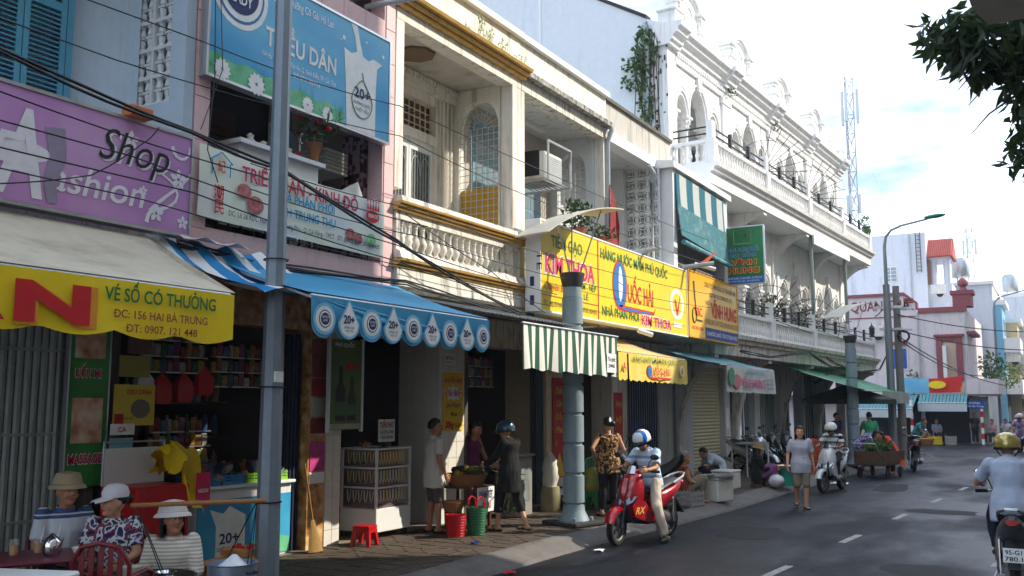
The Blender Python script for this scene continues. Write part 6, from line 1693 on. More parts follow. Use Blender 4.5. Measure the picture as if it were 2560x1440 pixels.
 # ================================================================ poles, lamps and wires
t = T('street_pole', 'tall grey steel pole rising in front of the grocery shop', 'pole', (-6.35, 6.52, .15))
pts = []
b = MB()
b.lathe([(.115, -.05), (.112, .4), (.098, 2.2), (.086, 4.2), (.075, 7.5), (.07, 9.0)], n=8, smooth=False); b.build('shaft', GALV, t, True)
for z in (.95, 2.0, 3.2): MB().lathe([(.12, 0), (.12, .012), (.11, .014)], (0, 0, z), 10, cap=False).build('wire_tie', CABLE, t, True)
MB().box(.075, .1, -.06, .04, 2.05, 2.15).build('sticker', WHP, t, True)
LCOL = mat('column_blue_grey', S(134, 152, 160), .55, .1, var=.1, streak=.45, streak_c=S(84, 90, 92), st=(8, 8, 1), st_lo=.5)
SHEET = mat('reflector_sheet', S(206, 203, 192), .6, .0, var=.08, streak=.3, st=(3, 3, 3))
def lamp_column(words, loc, rz, hh=3.8, k=1.0):
 t = T('lamp_column', words, 'street lamp', loc, rz)
 MB().bbox(-.36, .36, -.36, .36, 0, .07, .02).build('base_plate', mat('base_dark', S(50, 50, 50), .9), t, True)
 b = MB(); b.lathe([(.24, .07), (.22, .12), (.17, .22), (.165, .3)], n=20)
 for a in range(4): b.lathe([(.03, .07), (.03, .12), (.0, .13)], (.27 * cos(a * pi / 2 + .78), .27 * sin(a * pi / 2 + .78), 0), 6, cap=False)
 b.build('base_flare', LCOL, t, True)
 z = .3
 i = 0
 while z < hh - .3:
  h_ = .46
  b = MB(); b.lathe([(.135, 0), (.135, .035), (.165, .045), (.165, h_ - .01), (.135, h_)], (0, 0, z), 20)
  b.build('shaft_segment', LCOL, t, True); z += h_ + .001; i += 1
 MB().lathe([(.15, 0), (.15, .16), (.135, .17)], (0, 0, z), 20).build('shaft_segment', LCOL, t, True)
 z += .17
 MB().lathe([(.155, 0), (.2, .19), (.2, .22), (.16, .22), (.14, .1)], (0, 0, z), 20).build('lamp_cup', mat('cup_black', S(52, 50, 50), .6), t, True)
 b = MB()
 rows = []
 for u in range(13):
  s_ = u / 12
  x = (-.98 + 1.9 * s_) * k
  zz = 4.48 + .95 * s_ - .55 * s_ * s_ + (.0)
  zz = 4.42 + (1.25 * s_ - .62 * s_ * s_) * k
  rows.append([(x, -.37, zz), (x + .03, -.12, zz + .012), (x + .03, .12, zz + .012), (x, .37, zz), (x, .37, zz + .02), (x + .03, 0, zz + .034), (x, -.37, zz + .02)])
 b.loft(rows, 0, True); b.build('reflector', SHEET, t, True)
 b = MB()
 for x, y in ((-.55, -.2), (.12, 0.1), (.55, -.15)):
  s_ = (x / k + .98) / 1.9; zz = 4.42 + (1.25 * s_ - .62 * s_ * s_) * k
  b.tube([(x * .15, y * .3, z + .1), (x, y, zz)], .012, 6)
 b.build('stay_rod', STEEL, t, True)
 return t
lamp_column('blue-grey ringed lamp column behind the red scooter', (-6.6, 13.35, .15), radians(74), k=.95)
lamp_column('second ringed lamp column farther up the kerb by the cart', (-5.4, 30.0, .15), radians(60), k=.8)
lamp_column('lamp column whose dark reflector cuts the top right corner of the view', (0.55, 7.9, 0.05), radians(172), k=1.0)
 # street lamp with green head
def street_lamp(words, loc, h, arm, dz, head_m, rz=0):
 t = T('street_lamp', words, 'street lamp', loc, rz)
 pts = [(0, 0, 0), (0, 0, h * .5), (0, 0, h - .6), (.06, 0, h - .25), (.25, 0, h - .02), (.6, 0, h + .12), (arm, 0, h + dz)]
 MB().tube(pts, [.09, .075, .06, .05, .045, .04, .035], 10).build('mast', GALV, t, True)
 b = MB()
 b.loft([[(arm - .1 + x, w_ * cos(2 * pi * k / 10), h + dz + .05 + x * .08 + .07 * s_ * sin(2 * pi * k / 10)) for k in range(10)] for x, w_, s_ in ((0, .05, .6), (.12, .11, 1), (.45, .13, 1.1), (.62, .09, .7), (.7, .03, .3))])
 b.build('lamp_head', head_m, t, True)
 return t
GH = mat('lamp_green', S(24, 110, 78), .4, var=.1)
street_lamp('tall street lamp with green head above the utility poles', (-5.2, 36.4, .15), 8.2, 1.5, .28, GH)
street_lamp('distant double street lamp by the terrace bushes', (-2.9, 60, .0), 8.0, 2.2, .5, GH)
 # utility poles
PCON = mat('pole_concrete', S(128, 126, 124), .9, var=.12)
for i, (x, y, hh, wds) in enumerate([(-5.28, 36.9, 6.3, 'left one of the two joined concrete utility poles'), (-5.05, 37.6, 6.3, 'right one of the two joined concrete utility poles with wire coils')]):
 t = T('utility_pole', wds, 'utility pole', (x, y, .1))
 MB().lathe([(.15, 0), (.12, hh)], n=10).build('shaft', PCON, t, True)
 MB().box(-.5, .5, -.05, .05, hh - .9, hh - .8).build('cross_arm', STEEL, t, True); MB().box(-.3, .5, -.05, .05, hh - 1.7, hh - 1.62).build('cross_arm', STEEL, t, True)
 for k in range(3):
  MB().lathe([(.04, 0), (.06, .04), (.03, .07), (.05, .1), (.02, .14)], (-.4 + k * .4, 0, hh - .8), 8).build('insulator', mat('insulator_brown', S(100, 60, 44), .4), t, True)
 if i: MB().tube([(.2 + .2 * cos(a), -.1, hh - 1.9 + .2 * sin(a)) for a in [2 * pi * k / 16 for k in range(17)]], .04, 6).build('wire_coil', CABLE, t, True)
  # red and white posts
def banded_post(words, loc, h, top=None):
 t = T('banded_post', words, 'post', loc)
 n = 7
 for k in range(n):
  MB().tube([(0, 0, h * k / n), (0, 0, h * (k + 1) / n)], .07, 10).build('band', RED if k % 2 else WHP, t, True)
 return t
banded_post('red and white banded post left of the yellow crates', (-6.4, 51, 0), 2.2)
t = banded_post('red and white banded post under the blue street name plate', (-3.35, 52.6, 0), 1.9)
b = T('street_name_sign', 'blue street name plate on the banded post', 'sign', (-3.5, 52.5, 1.75))
MB().box(-4.0, -3.2, 52.5, 52.53, 1.78, 2.15).build('plate', paint('plate_blue', 24, 70, 170, .4), b)
g_ = MB(); text(g_, 'ĐƯỜNG', (-3.9, 52.498, 2.0), (1, 0, 0), (0, 0, 1), .09, .5, bold=.01); text(g_, 'Hai Bà Trưng', (-3.95, 52.498, 1.85), (1, 0, 0), (0, 0, 1), .09, .7, bold=.01); g_.build('lettering', WHP, b)

 # ---- wires
def cable(words, pts, r=.01, sag=.0, sub=6, group='overhead wires along the row', bundle=1):
 P = []
 for i in range(len(pts) - 1):
  a, c = Vector(pts[i]), Vector(pts[i + 1])
  for k in range(sub):
   u = k / sub
   p = a.lerp(c, u); p.z -= sag * 4 * u * (1 - u)
   P.append(p)
 P.append(Vector(pts[-1]))
 b = MB()
 rn = random.Random(int(abs(P[0].z * 1000)))
 for q in range(bundle):
  o_ = Vector((rn.uniform(-.03, .03), 0, rn.uniform(-.04, .04))) if bundle > 1 else Vector((0, 0, 0))
  b.tube([p + o_ * (1 + .6 * sin(i * .9 + q)) for i, p in enumerate(P)], r, 5)
 return solo(b, 'overhead_wire', CABLE, words, 'wire', group)
cable('thick black cable swinging down across the billboard house', [(-6.5, -3, 4.8), (-6.5, 3.82, 4.55), (-6.5, 5.59, 4.39), (-6.5, 6.69, 4.31), (-6.55, 8.66, 3.89), (-6.6, 9.93, 3.62), (-6.7, 11.9, 3.3)], .014, .02, bundle=2)
cable('thin wire crossing the top of the purple sign', [(-6.6, -3, 4.35), (-6.6, 3.9, 4.28), (-6.6, 6.52, 4.2), (-6.7, 9.5, 4.2)], .007, .03)
cable('thin wire running high over the blue shutters', [(-6.5, -3, 4.9), (-6.5, 4.79, 4.79), (-6.5, 8.63, 5.12), (-6.5, 12.5, 5.0), (-6.6, 20, 5.1)], .006, .04)
cable('uppermost thin wire above the blue shutters', [(-6.5, -3, 5.0), (-6.5, 5.64, 5.25), (-6.5, 8.62, 5.48), (-6.5, 20, 5.6)], .006, .05)
cable('wire crossing the middle of the purple sign', [(-6.6, -3, 4.2), (-6.6, 5.06, 4.06), (-6.6, 8.68, 3.85), (-6.7, 13, 3.7)], .007, .03)
cable('lower wire crossing the purple sign', [(-6.6, -3, 3.9), (-6.6, 5.71, 3.88), (-6.6, 8.68, 3.66), (-6.6, 11.66, 3.54)], .007, .03)
cable('lowest wire across the bottom of the purple sign', [(-6.62, -3, 3.8), (-6.62, 5.2, 3.72), (-6.62, 9, 3.62), (-6.7, 12.9, 3.5)], .006, .03)
cable('black cable bundle along the bottom of the pink and cream balconies', [(-7.1, 6.0, 3.5), (-7.15, 7.45, 3.47), (-7.12, 9.6, 3.55), (-7.12, 11.2, 3.44), (-7.12, 13.0, 3.4)], .012, .02, bundle=4)
cable('slack diagonal wire hanging across the purple sign', [(-6.9, 3.9, 3.62), (-6.9, 4.9, 3.9), (-6.9, 5.4, 4.3), (-6.95, 5.6, 4.5)], .006, .02)
cable('looping wire down the pink column', [(-7.2, 6.4, 6.6), (-7.2, 6.45, 5.3), (-7.15, 6.35, 4.5), (-7.15, 6.5, 4.2)], .006, .0)
cable('second wire down the pink column', [(-7.25, 6.5, 6.6), (-7.2, 6.55, 5.4), (-7.2, 6.3, 4.7)], .005, .0)
cable('crossing drop wire from the balustrade to the rice sign', [(-6.9, 9.3, 4.35), (-6.8, 11.2, 3.85), (-6.9, 13.0, 3.42)], .007, .02)
cable('thin wire over the balustrade toward the rice sign', [(-6.6, 6.4, 4.3), (-6.6, 9.2, 4.35), (-6.6, 13, 4.25), (-6.5, 20, 4.4)], .006, .04)
cable('thin lower wire over the balustrade toward the rice sign', [(-6.6, 6.4, 4.05), (-6.6, 9.2, 4.02), (-6.6, 13, 3.95), (-6.5, 20, 4.1)], .006, .04)
M_ = wm(hw)
L3 = lambda x, y, z: tuple(M_ @ Vector((x, y, z)))
for i, (wds, pts, bn) in enumerate([
 ('tangled black cables draped along the lower white balcony', [L3(1.4, .6, 3.35), L3(1.4, 3, 3.3), L3(1.42, 6.5, 3.62), L3(1.42, 9.2, 3.2), L3(1.4, 13, 3.4)], 7),
 ('second tangle of cables hanging from the white balcony corner', [L3(1.42, 8.5, 3.5), L3(1.44, 10.4, 3.3), L3(1.42, 11.8, 2.9), L3(1.5, 13.2, 2.5)], 6),
 ('drooping loop of cable under the white balcony', [L3(1.4, 5.5, 3.0), L3(1.3, 7.6, 2.65), L3(1.35, 9.6, 3.2)], 3),
 ('cable from the white balcony across to the utility poles', [L3(1.5, 13.2, 3.2), L3(1.9, 14.0, 3.3), (-5.2, 37.0, 4.2)], 3)]):
 cable(wds, pts, .012, .03, bundle=bn)
for i, (wds, a, c, s_) in enumerate([('upper black wire from the utility poles to the right', (-5, 37.3, 5.3), (2.0, 62, 6.4), .5), ('middle black wire from the utility poles to the right', (-5, 37.3, 4.7), (2.0, 60, 5.2), .5), ('lower black wire from the utility poles to the right', (-5, 37.3, 4.5), (-2.2, 52, 2.9), .3), ('lowest black wire from the utility poles to the pink house', (-5, 37.3, 4.4), (-3.2, 53, 3.4), .35), ('wire loop from the white balcony top to the utility poles', L3(1.2, 16.8, 5.5), (-5.2, 36.9, 6.0), .15)]):
 cable(wds, [a, c], .022, s_, sub=14, group='wires at the crossing')

  # ================================================================ street tree at the top right
t = T('street_tree', 'leafy street tree overhanging the top right of the view', 'tree', (2.6, 10.5, 0))
b = MB()
b.tube([(2.6, 10.5, 0), (2.55, 10.5, 2), (2.4, 10.6, 4.5), (2.3, 10.8, 7), (2.2, 11, 9)], [.3, .24, .2, .15, .08], 10); b.build('trunk', mat('bark', S(86, 72, 58), .95, bump=.6, bscale=20), t)
lim = [[(2.4, 10.6, 4.6), (1.2, 10.2, 5.8), (.2, 9.6, 5.7), (-.5, 9.1, 5.45)], [(2.35, 10.7, 5.8), (1.4, 9.6, 7), (.6, 8.8, 7.2)], [(2.3, 10.8, 6.6), (1.5, 12, 8), (.8, 13, 8.4)], [(2.4, 10.7, 5), (3.4, 10, 6.5), (4.2, 9.4, 7.5)], [(1.2, 10.2, 5.8), (.6, 9.8, 5.2), (-.02, 9.2, 4.5)]]
for q in lim:
 MB().tube(q, [.12, .08, .05, .02][:len(q)], 7).build('limb', MATS['bark'], t)
b = MB()
leaf_cluster(b, (-.62, 9.0, 5.3), (.3, .4, .2), 170, .034, .19, -.7, seed=101)
leaf_cluster(b, (-.3, 9.1, 5.2), (.45, .5, .32), 560, .034, .2, -.7, seed=107)
leaf_cluster(b, (.0, 9.1, 4.9), (.28, .5, .42), 380, .034, .2, -.7, seed=102)
leaf_cluster(b, (-.06, 9.1, 4.35), (.18, .35, .34), 130, .03, .17, -.8, seed=103)
leaf_cluster(b, (-.16, 9.1, 4.15), (.12, .25, .2), 34, .028, .15, -.8, seed=113)
leaf_cluster(b, (.9, 9.4, 6.2), (1.1, 1.1, .8), 900, .045, .18, -.5, seed=104)
leaf_cluster(b, (2.2, 10.8, 8.2), (2.4, 2.4, 1.7), 3200, .055, .22, -.3, seed=105)
leaf_cluster(b, (3.2, 9.6, 7.6), (1.2, 1.4, 1.0), 900, .055, .2, -.3, seed=106)
b.build('crown', LEAFD, t)
rn = random.Random(77)
for q in range(26):
 c0 = Vector((rn.uniform(-.7, .2), 9.1, rn.uniform(4.3, 5.4)));
 MB().tube([(c0.x + .35, 9.15, c0.z + .3), (c0.x + .15, 9.1, c0.z + .16), c0], [.012, .008, .004], 5).build('twig', MATS['bark'], t)
t = T('street_tree', 'second street tree, unseen, added on the opposite pavement to dapple the sunlight', 'tree', (2.6, 21.0, 0))  # out of view, put in to break the sun into spots
MB().tube([(2.6, 21, 0), (2.6, 21, 3), (2.4, 21.2, 6.5)], [.22, .16, .06], 8).build('trunk', MATS['bark'], t)
for q in ([(2.6, 21, 3), (1.4, 20.4, 4.6), (.8, 20, 5.4)], [(2.5, 21.1, 4), (2.6, 22.4, 5.4), (2.2, 23, 6)]):
 MB().tube(q, [.09, .05, .02], 6).build('limb', MATS['bark'], t)
b = MB()
for k, (c, r, n) in enumerate((((1.2, 20.2, 6.0), (1.2, 1.3, .9), 650), ((2.4, 21.4, 7.2), (1.6, 1.6, 1.1), 1100), ((2.2, 23.2, 6.2), (1.2, 1.3, .8), 600), ((2.8, 19.6, 6.6), (1.2, 1.2, .9), 600))):
 leaf_cluster(b, c, r, n, .05, .2, -.3, seed=120 + k)
b.build('crown', LEAFD, t)
 # ================================================================ people
WORK = bpy.data.scenes.new('work')
def fuse(mb, voxel, smooth=5):
 """one continuous surface out of overlapping limbs"""
 me = mb.mesh('tmp', [])
 o = bpy.data.objects.new('tmp', me)
 WORK.collection.objects.link(o)
 r = o.modifiers.new('r', 'REMESH'); r.mode = 'VOXEL'; r.voxel_size = voxel; r.use_smooth_shade = True
 s_ = o.modifiers.new('s', 'SMOOTH'); s_.factor = .5; s_.iterations = smooth
 WORK.view_layers[0].update()
 dg = WORK.view_layers[0].depsgraph
 res = bpy.data.meshes.new_from_object(o.evaluated_get(dg))
 bpy.data.objects.remove(o); bpy.data.meshes.remove(me)
 return res

def cap(mb, a, b, ra, rb, n=10):
 a, b = Vector(a), Vector(b)
 mb.tube([a, a.lerp(b, .5), b], [ra, (ra + rb) / 2, rb], n)
 mb.ell(a, ra, n, 6); mb.ell(b, rb, n, 6)

def torso(mb, J, g=0.0, lo=0.0, hi=1.0, bulk=1.0, belly=0.0, skirt=None):
 V = lambda k: Vector(J[k])
 sh = (V('lsh') - V('rsh')).normalized(); hp = (V('lhi') - V('rhi')).normalized()
 sts = []
 if skirt:
  for z_, k in skirt: sts.append((z_, k))
 pel, wai, che, nek = V('pel'), V('wai'), V('che'), V('nek')
 shc = (V('lsh') + V('rsh')) / 2
 base = pel + (pel - wai).normalized() * (.1 + lo)
 q_ = .026 if g > 0 else 0
 seq = [(base, .1 + q_ * 1.3, .15 + q_ * 1.1, 0), (pel, .118 + q_ * .8, .165 + q_ * .7, 0), (wai, .1 + belly, .142 + belly * .5, .4), (che, .118 + belly * .4, .162, .8), (shc + (nek - che).normalized() * -.02, .092, .17, 1), (nek + (nek - che).normalized() * -.02, .06, .085, 1)]
 if hi < 1: seq = seq[:-1]
 rings = []
 for i, (p, d, w_, t_) in enumerate(seq):
  ax = (seq[min(i + 1, len(seq) - 1)][0] - seq[max(i - 1, 0)][0]).normalized()
  side = hp.lerp(sh, t_).normalized()
  fr = side.cross(ax).normalized(); side = ax.cross(fr).normalized()
  rings.append([p + fr * cos(2 * pi * k / 18) * (d * bulk + g) + side * sin(2 * pi * k / 18) * (w_ * bulk + g) for k in range(18)])
 mb.loft(rings, 0, True, True)

SKIN = mat('skin', S(176, 124, 92), .55, var=.1, scale=9)
SKIN2 = mat('skin_fair', S(198, 150, 120), .55, var=.1, scale=9)
HAIR = mat('hair_black', S(24, 20, 18), .5, var=.2)
GREYH = mat('hair_grey', S(120, 112, 104), .6, var=.2)
LIP = mat('lip', S(150, 78, 70), .5)
EYEW = mat('eye_white', S(220, 218, 212), .3)
STAND = dict(pel=(0, 0, .9), wai=(0, 0, 1.04), che=(0, 0, 1.19), nek=(-.01, 0, 1.355), hed=(.015, 0, 1.49),
 lsh=(-.01, .165, 1.31), rsh=(-.01, -.165, 1.31), lel=(-.03, .215, 1.05), rel=(-.03, -.215, 1.05), lwr=(.04, .225, .82), rwr=(.04, -.225, .82),
 lhi=(0, .085, .87), rhi=(0, -.085, .87), lkn=(.02, .09, .48), rkn=(.02, -.09, .48), lan=(-.01, .095, .08), ran=(-.01, -.095, .08))

def person(words, loc, rz, pose=None, k=1.0, skin=SKIN, shirt=None, sleeve='short', trousers=None, leg='full', hair='short', hat=None, hatm=None, shoe=None,
 yaw=0.0, pitch=0.0, bulk=1.0, belly=0.0, voxel=.012, hairm=HAIR, fold=.012, group=None, toe=None, hem=.06, hatm2=None, face=True):
 J = dict(STAND)
 for q, v in (pose or {}).items(): J[q] = v
 J = {q: tuple(c * k for c in v) for q, v in J.items()}
 t = T('person', words, 'person', loc, rz, group)
 V = lambda q: Vector(J[q])
  # ---- body, one surface
 b = MB()
 torso(b, J, 0, 0, 1, bulk * .97, belly)
 cap(b, V('nek') - Vector((0, 0, .02)), V('hed') - Vector((.0, 0, .05)) * k, .056, .05)
 hm = Matrix.Translation(V('hed')) @ Matrix.Rotation(yaw, 4, 'Z') @ Matrix.Rotation(pitch, 4, 'Y')
 for s_, sd_ in (('l', 1), ('r', -1)):
  cap(b, V(s_ + 'sh'), V(s_ + 'el'), .05 * bulk, .038)
  cap(b, V(s_ + 'el'), V(s_ + 'wr'), .038, .026)
  cap(b, V(s_ + 'hi'), V(s_ + 'kn'), .083 * bulk, .056)
  cap(b, V(s_ + 'kn'), V(s_ + 'an'), .052, .036)
  kn, an = V(s_ + 'kn'), V(s_ + 'an')
  cap(b, kn.lerp(an, .3) - Vector((.012, 0, 0)), kn.lerp(an, .42) - Vector((.012, 0, 0)), .05, .046)
  td = Vector(toe[s_]).normalized() if toe and s_ in toe else Vector((1, .12 * sd_, 0)).normalized()
  cap(b, an + td * -.035 + Vector((0, 0, -.035)), an + td * .15 + Vector((0, 0, -.05)), .036, .026)
 b.X = hm
 b.ell((-.008, 0, .02), (.096, .077, .108), 14, 10); b.ell((.022, 0, -.045), (.066, .06, .075), 12, 8); b.ell((.07, 0, -.085), (.024, .03, .022), 8, 6)
 b.tube([(.082, 0, .03), (.1, 0, -.005), (.104, 0, -.02)], [.01, .015, .016], 6); b.ell((.098, 0, -.018), (.014, .019, .011), 8, 5)
 for sd_ in (-1, 1): b.ell((-.012, sd_ * .08, -.005), (.02, .01, .032), 8, 6); b.ell((.06, sd_ * .042, -.03), (.03, .022, .026), 8, 6)
 b.ell((.083, 0, .035), (.012, .055, .012), 8, 5)
 b.X = None
 me = fuse(b, voxel, 3)
  # hands: palm and five fingers in the same mesh
 h = MB()
 h.v = [tuple(v.co) for v in me.vertices]; h.f = [tuple(p.vertices) for p in me.polygons]; h.m = [0] * len(h.f); h.sm = [True] * len(h.f)
 bpy.data.meshes.remove(me)
 for s_, sd_ in (('l', 1), ('r', -1)):
  wr, el = V(s_ + 'wr'), V(s_ + 'el')
  d = (wr - el).normalized()
  out = Vector((0, sd_, 0)); out = (out - d * out.dot(d)); out = out.normalized() if out.length > .2 else d.orthogonal().normalized()
  sp = d.cross(out).normalized()                      # across the knuckles
  if sp.x < 0: sp = -sp
  if J.get(s_ + 'curl') is None: curl = .6
  else: curl = J[s_ + 'curl'][0] / k
  rings = []
  for u, w_, th in ((-.01, .022, .018), (.03, .034, .016), (.07, .04, .014), (.09, .036, .011)):
   rings.append([wr + d * u + sp * cos(2 * pi * q / 10) * w_ + out * sin(2 * pi * q / 10) * th for q in range(10)])
  h.loft(rings, 0, True)
  for fi, (o_, ln) in enumerate(((.028, .07), (.01, .08), (-.009, .075), (-.027, .058))):
   p = wr + d * .08 + sp * o_
   inn = -out
   pts = [p]
   dd = d.copy()
   for seg in range(3):
    dd = (dd + inn * curl * (.45 + .15 * seg)).normalized()
    pts.append(pts[-1] + dd * ln * (.42, .32, .26)[seg])
   h.tube(pts, [.0095, .0088, .008, .006], 6)
  p = wr + d * .02 + sp * .03
  h.tube([p, p + sp * .025 + d * .025, p + sp * .03 + d * .055 - out * .012, p + sp * .026 + d * .075 - out * .02], [.012, .011, .0095, .007], 6)
 h.build('body', skin, t, True)
  # ---- clothes
 def cloth(mb, vx, m, name, seed):
  me = fuse(mb, vx, 4)
  cn = [(v.co.copy(), v.normal.copy()) for v in me.vertices]
  for v, (c, nv) in zip(me.vertices, cn):
   v.co = c + nv * (fold * (noise.noise(c * 7 + Vector((seed, 0, 0))) + .6 * noise.noise(Vector((c.x * 22, c.y * 22, c.z * 7 + seed)))))
  me.materials.append(m); me.name = name
  o = bpy.data.objects.new(name, me); col.objects.link(o); o.parent = t
  return o
 if trousers:
  b = MB()
  J2 = dict(J)
  torso_part = [V('pel') + (V('pel') - V('wai')).normalized() * .09, V('pel'), V('pel').lerp(V('wai'), .8)]
  hp = (V('lhi') - V('rhi')).normalized()
  rings = []
  for i, (p, d, w_) in enumerate(zip(torso_part, (.115, .132, .118), (.16, .178, .155))):
   ax = (torso_part[2] - torso_part[0]).normalized(); fr = hp.cross(ax).normalized()
   rings.append([p + fr * cos(2 * pi * q / 16) * d * bulk + hp * sin(2 * pi * q / 16) * w_ * bulk for q in range(16)])
  b.loft(rings)
  f_ = {'full': 1.0, 'calf': .55, 'knee': .12, 'short': -.25}[leg]
  for s_ in 'lr':
   hi_, kn, an = V(s_ + 'hi'), V(s_ + 'kn'), V(s_ + 'an')
   if f_ < 0: cap(b, hi_, hi_.lerp(kn, 1 + f_), .1 * bulk, .085)
   else:
    cap(b, hi_, kn, .098 * bulk, .076)
    e = kn.lerp(an, f_ * .93)
    b.tube([kn, kn.lerp(e, .5), e], [.074, .068, .064 if leg != 'full' else .056], 12)
  cloth(b, voxel * 1.15, trousers, 'trousers', 3.1)
 if shirt:
  b = MB(); torso(b, J, .016, hem, 1, bulk, belly)
  for s_ in 'lr':
   sh_, el, wr = V(s_ + 'sh'), V(s_ + 'el'), V(s_ + 'wr')
   if sleeve == 'short': b.ell(sh_, .064 * bulk, 10, 6); b.tube([sh_, sh_.lerp(el, .4), sh_.lerp(el, .78)], [.066 * bulk, .068, .066], 12)
   elif sleeve == 'long': cap(b, sh_, el, .064 * bulk, .054); b.tube([el, wr], [.054, .042], 12)
   else: b.ell(sh_, .056 * bulk, 10, 6)
  cloth(b, voxel * 1.15, shirt, 'shirt', 7.7)
  if sleeve != 'none':
   cb = MB(); c0 = V('nek'); ax = (V('hed') - V('nek')).normalized()
   sd0 = Vector((0, 1, 0)); fr0 = sd0.cross(ax).normalized() * -1
   cb.loft([[c0 + ax * z + fr0 * cos(2 * pi * q / 14) * r + sd0 * sin(2 * pi * q / 14) * r * 1.05 for q in range(14)] for z, r in ((-.035, .082), (-.005, .072), (.018, .066), (.012, .06))], 0, True, False)
   cb.build('collar', shirt, t, True)
    # ---- head details
 def hb(): x = MB(); x.X = hm; return x
 if face:
  for sd_ in (-1, 1):
   x = hb(); x.ell((.081, sd_ * .032, .008), (.01, .0135, .006), 8, 5); e = x.build('eye', EYEW, t, True)
   x = hb(); x.ell((.0885, sd_ * .032, .008), (.004, .006, .0055), 8, 5); x.build('pupil', HAIR, e, True)
   x = hb(); x.tube([(.089, sd_ * .017, .028), (.091, sd_ * .033, .033), (.082, sd_ * .05, .026)], [.003, .004, .002], 5); x.build('eyebrow', hairm, t, True)
  x = hb(); x.tube([(.083, -.024, -.058), (.093, -.008, -.055), (.093, .008, -.055), (.083, .024, -.058)], [.003, .006, .006, .003], 6); x.build('mouth', LIP, t, True)
 if hair:
  x = hb(); n, m_ = 20, 14
  gr = {}
  vs, fs = [], []
  for i in range(m_ + 1):
   th = pi * i / m_
   for q in range(n):
    ph = 2 * pi * q / n
    dx, dy, dz = sin(th) * cos(ph), sin(th) * sin(ph), cos(th)
    low = {'short': -.35, 'bun': -.4, 'bob': -.75, 'long': -.8}[hair]
    front = dx > .25 and dz < (.62 - .25 * abs(dy))
    keep = dz > low and not front and not (dx > -.1 and dx <= .25 and dz < (-.1 if hair in ('short', 'bun') else -2) and abs(dy) > .6)
    r = 1.0 if keep else .8
    wv = 1 + .035 * noise.noise((dx * 5, dy * 5, dz * 5))
    vs.append((-.01 + .11 * dx * r * wv, .09 * dy * r * wv, .024 + .122 * dz * r * wv))
  for i in range(m_):
   for q in range(n): fs.append((i * n + q, (i + 1) * n + q, (i + 1) * n + (q + 1) % n, i * n + (q + 1) % n))
  x.add(vs, fs, 0, True)
  if hair == 'bun': x.ell((-.12, 0, .03), (.045, .055, .05), 10, 8)
  if hair in ('bob', 'long'):
   dn = .2 if hair == 'long' else .09
   x.loft([[(-.02 + rx * cos(a), ry * sin(a), z) for a in [radians(70 + 220 * q / 13) for q in range(14)]] for z, rx, ry in ((.05, .1, .093), (-.04, .1, .1), (-.04 - dn, .085, .1), (-.05 - dn, .04, .05))], 0, True, False, False)
  x.build('hair', hairm, t, True)
 if hat:
  hm_ = hatm or WHP
  x = hb()
  if hat == 'bucket':
   x.lathe([(.148, .028), (.138, .05), (.112, .065), (.106, .11), (.09, .15), (.02, .165)], (-.008, 0, 0), 22, cap=True, sx=1.06, sy=1.0)
  elif hat == 'cap':
   x.lathe([(.103, .045), (.106, .08), (.09, .125), (.05, .15), (.01, .155)], (-.012, 0, 0), 20, sx=1.06, sy=.92)
   x.loft([[(.05 + .13 * s__, .078 * (1 - .5 * s__ ** 2) * q, .06 - .03 * s__ - .02 * q * q) for q in (-1, -.6, -.2, .2, .6, 1)] + [(.05 + .13 * s__, .078 * (1 - .5 * s__ ** 2) * q, .054 - .03 * s__ - .02 * q * q) for q in (1, .6, .2, -.2, -.6, -1)] for s__ in (0, .4, .8, 1.0)])
  elif hat == 'helmet':
   x.lathe([(.128, -.02), (.136, .02), (.136, .06), (.12, .11), (.08, .15), (.02, .166)], (-.01, 0, 0), 22, sx=1.08, sy=.98)
  elif hat == 'conical':
   x.lathe([(.24, .05), (.235, .056), (.12, .15), (.01, .23), (.0, .231)], (-.01, 0, 0), 24)
   x.lathe([(.23, .05), (.01, .2)], (-.01, 0, 0), 24, cap=False)
  hh = x.build('hat' if hat != 'helmet' else 'helmet', hm_, t, True)
  if hat == 'helmet':
   y_ = hb(); y_.lathe([(.137, -.025), (.142, -.018), (.14, .004), (.132, .004)], (-.01, 0, 0), 22, sx=1.08, sy=.98, cap=False); y_.build('rim', BLACK, hh, True)
   y_ = hb(); y_.loft([[(.1 + .09 * s__, .1 * (1 - .45 * s__ ** 2) * q, .05 - .03 * s__ - .015 * q * q) for q in (-1, -.6, -.2, .2, .6, 1)] + [(.1 + .09 * s__, .1 * (1 - .45 * s__ ** 2) * q, .043 - .03 * s__ - .015 * q * q) for q in (1, .6, .2, -.2, -.6, -1)] for s__ in (0, .5, 1.0)]); y_.build('peak', hatm2 or BLACK, hh, True)
   for sd_ in (-1, 1):
    y_ = hb(); y_.tube([(0, sd_ * .118, -.01), (.03, sd_ * .09, -.07), (.05, sd_ * .03, -.13), (.052, 0, -.135)], .007, 5); y_.build('strap', BLACK, hh, True)
  if hat == 'bucket':
   y_ = hb(); y_.lathe([(.112, .062), (.117, .068), (.114, .084), (.109, .086)], (-.008, 0, 0), 22, sx=1.06, cap=False); y_.build('hat_band', hatm2 or hm_, hh, True)
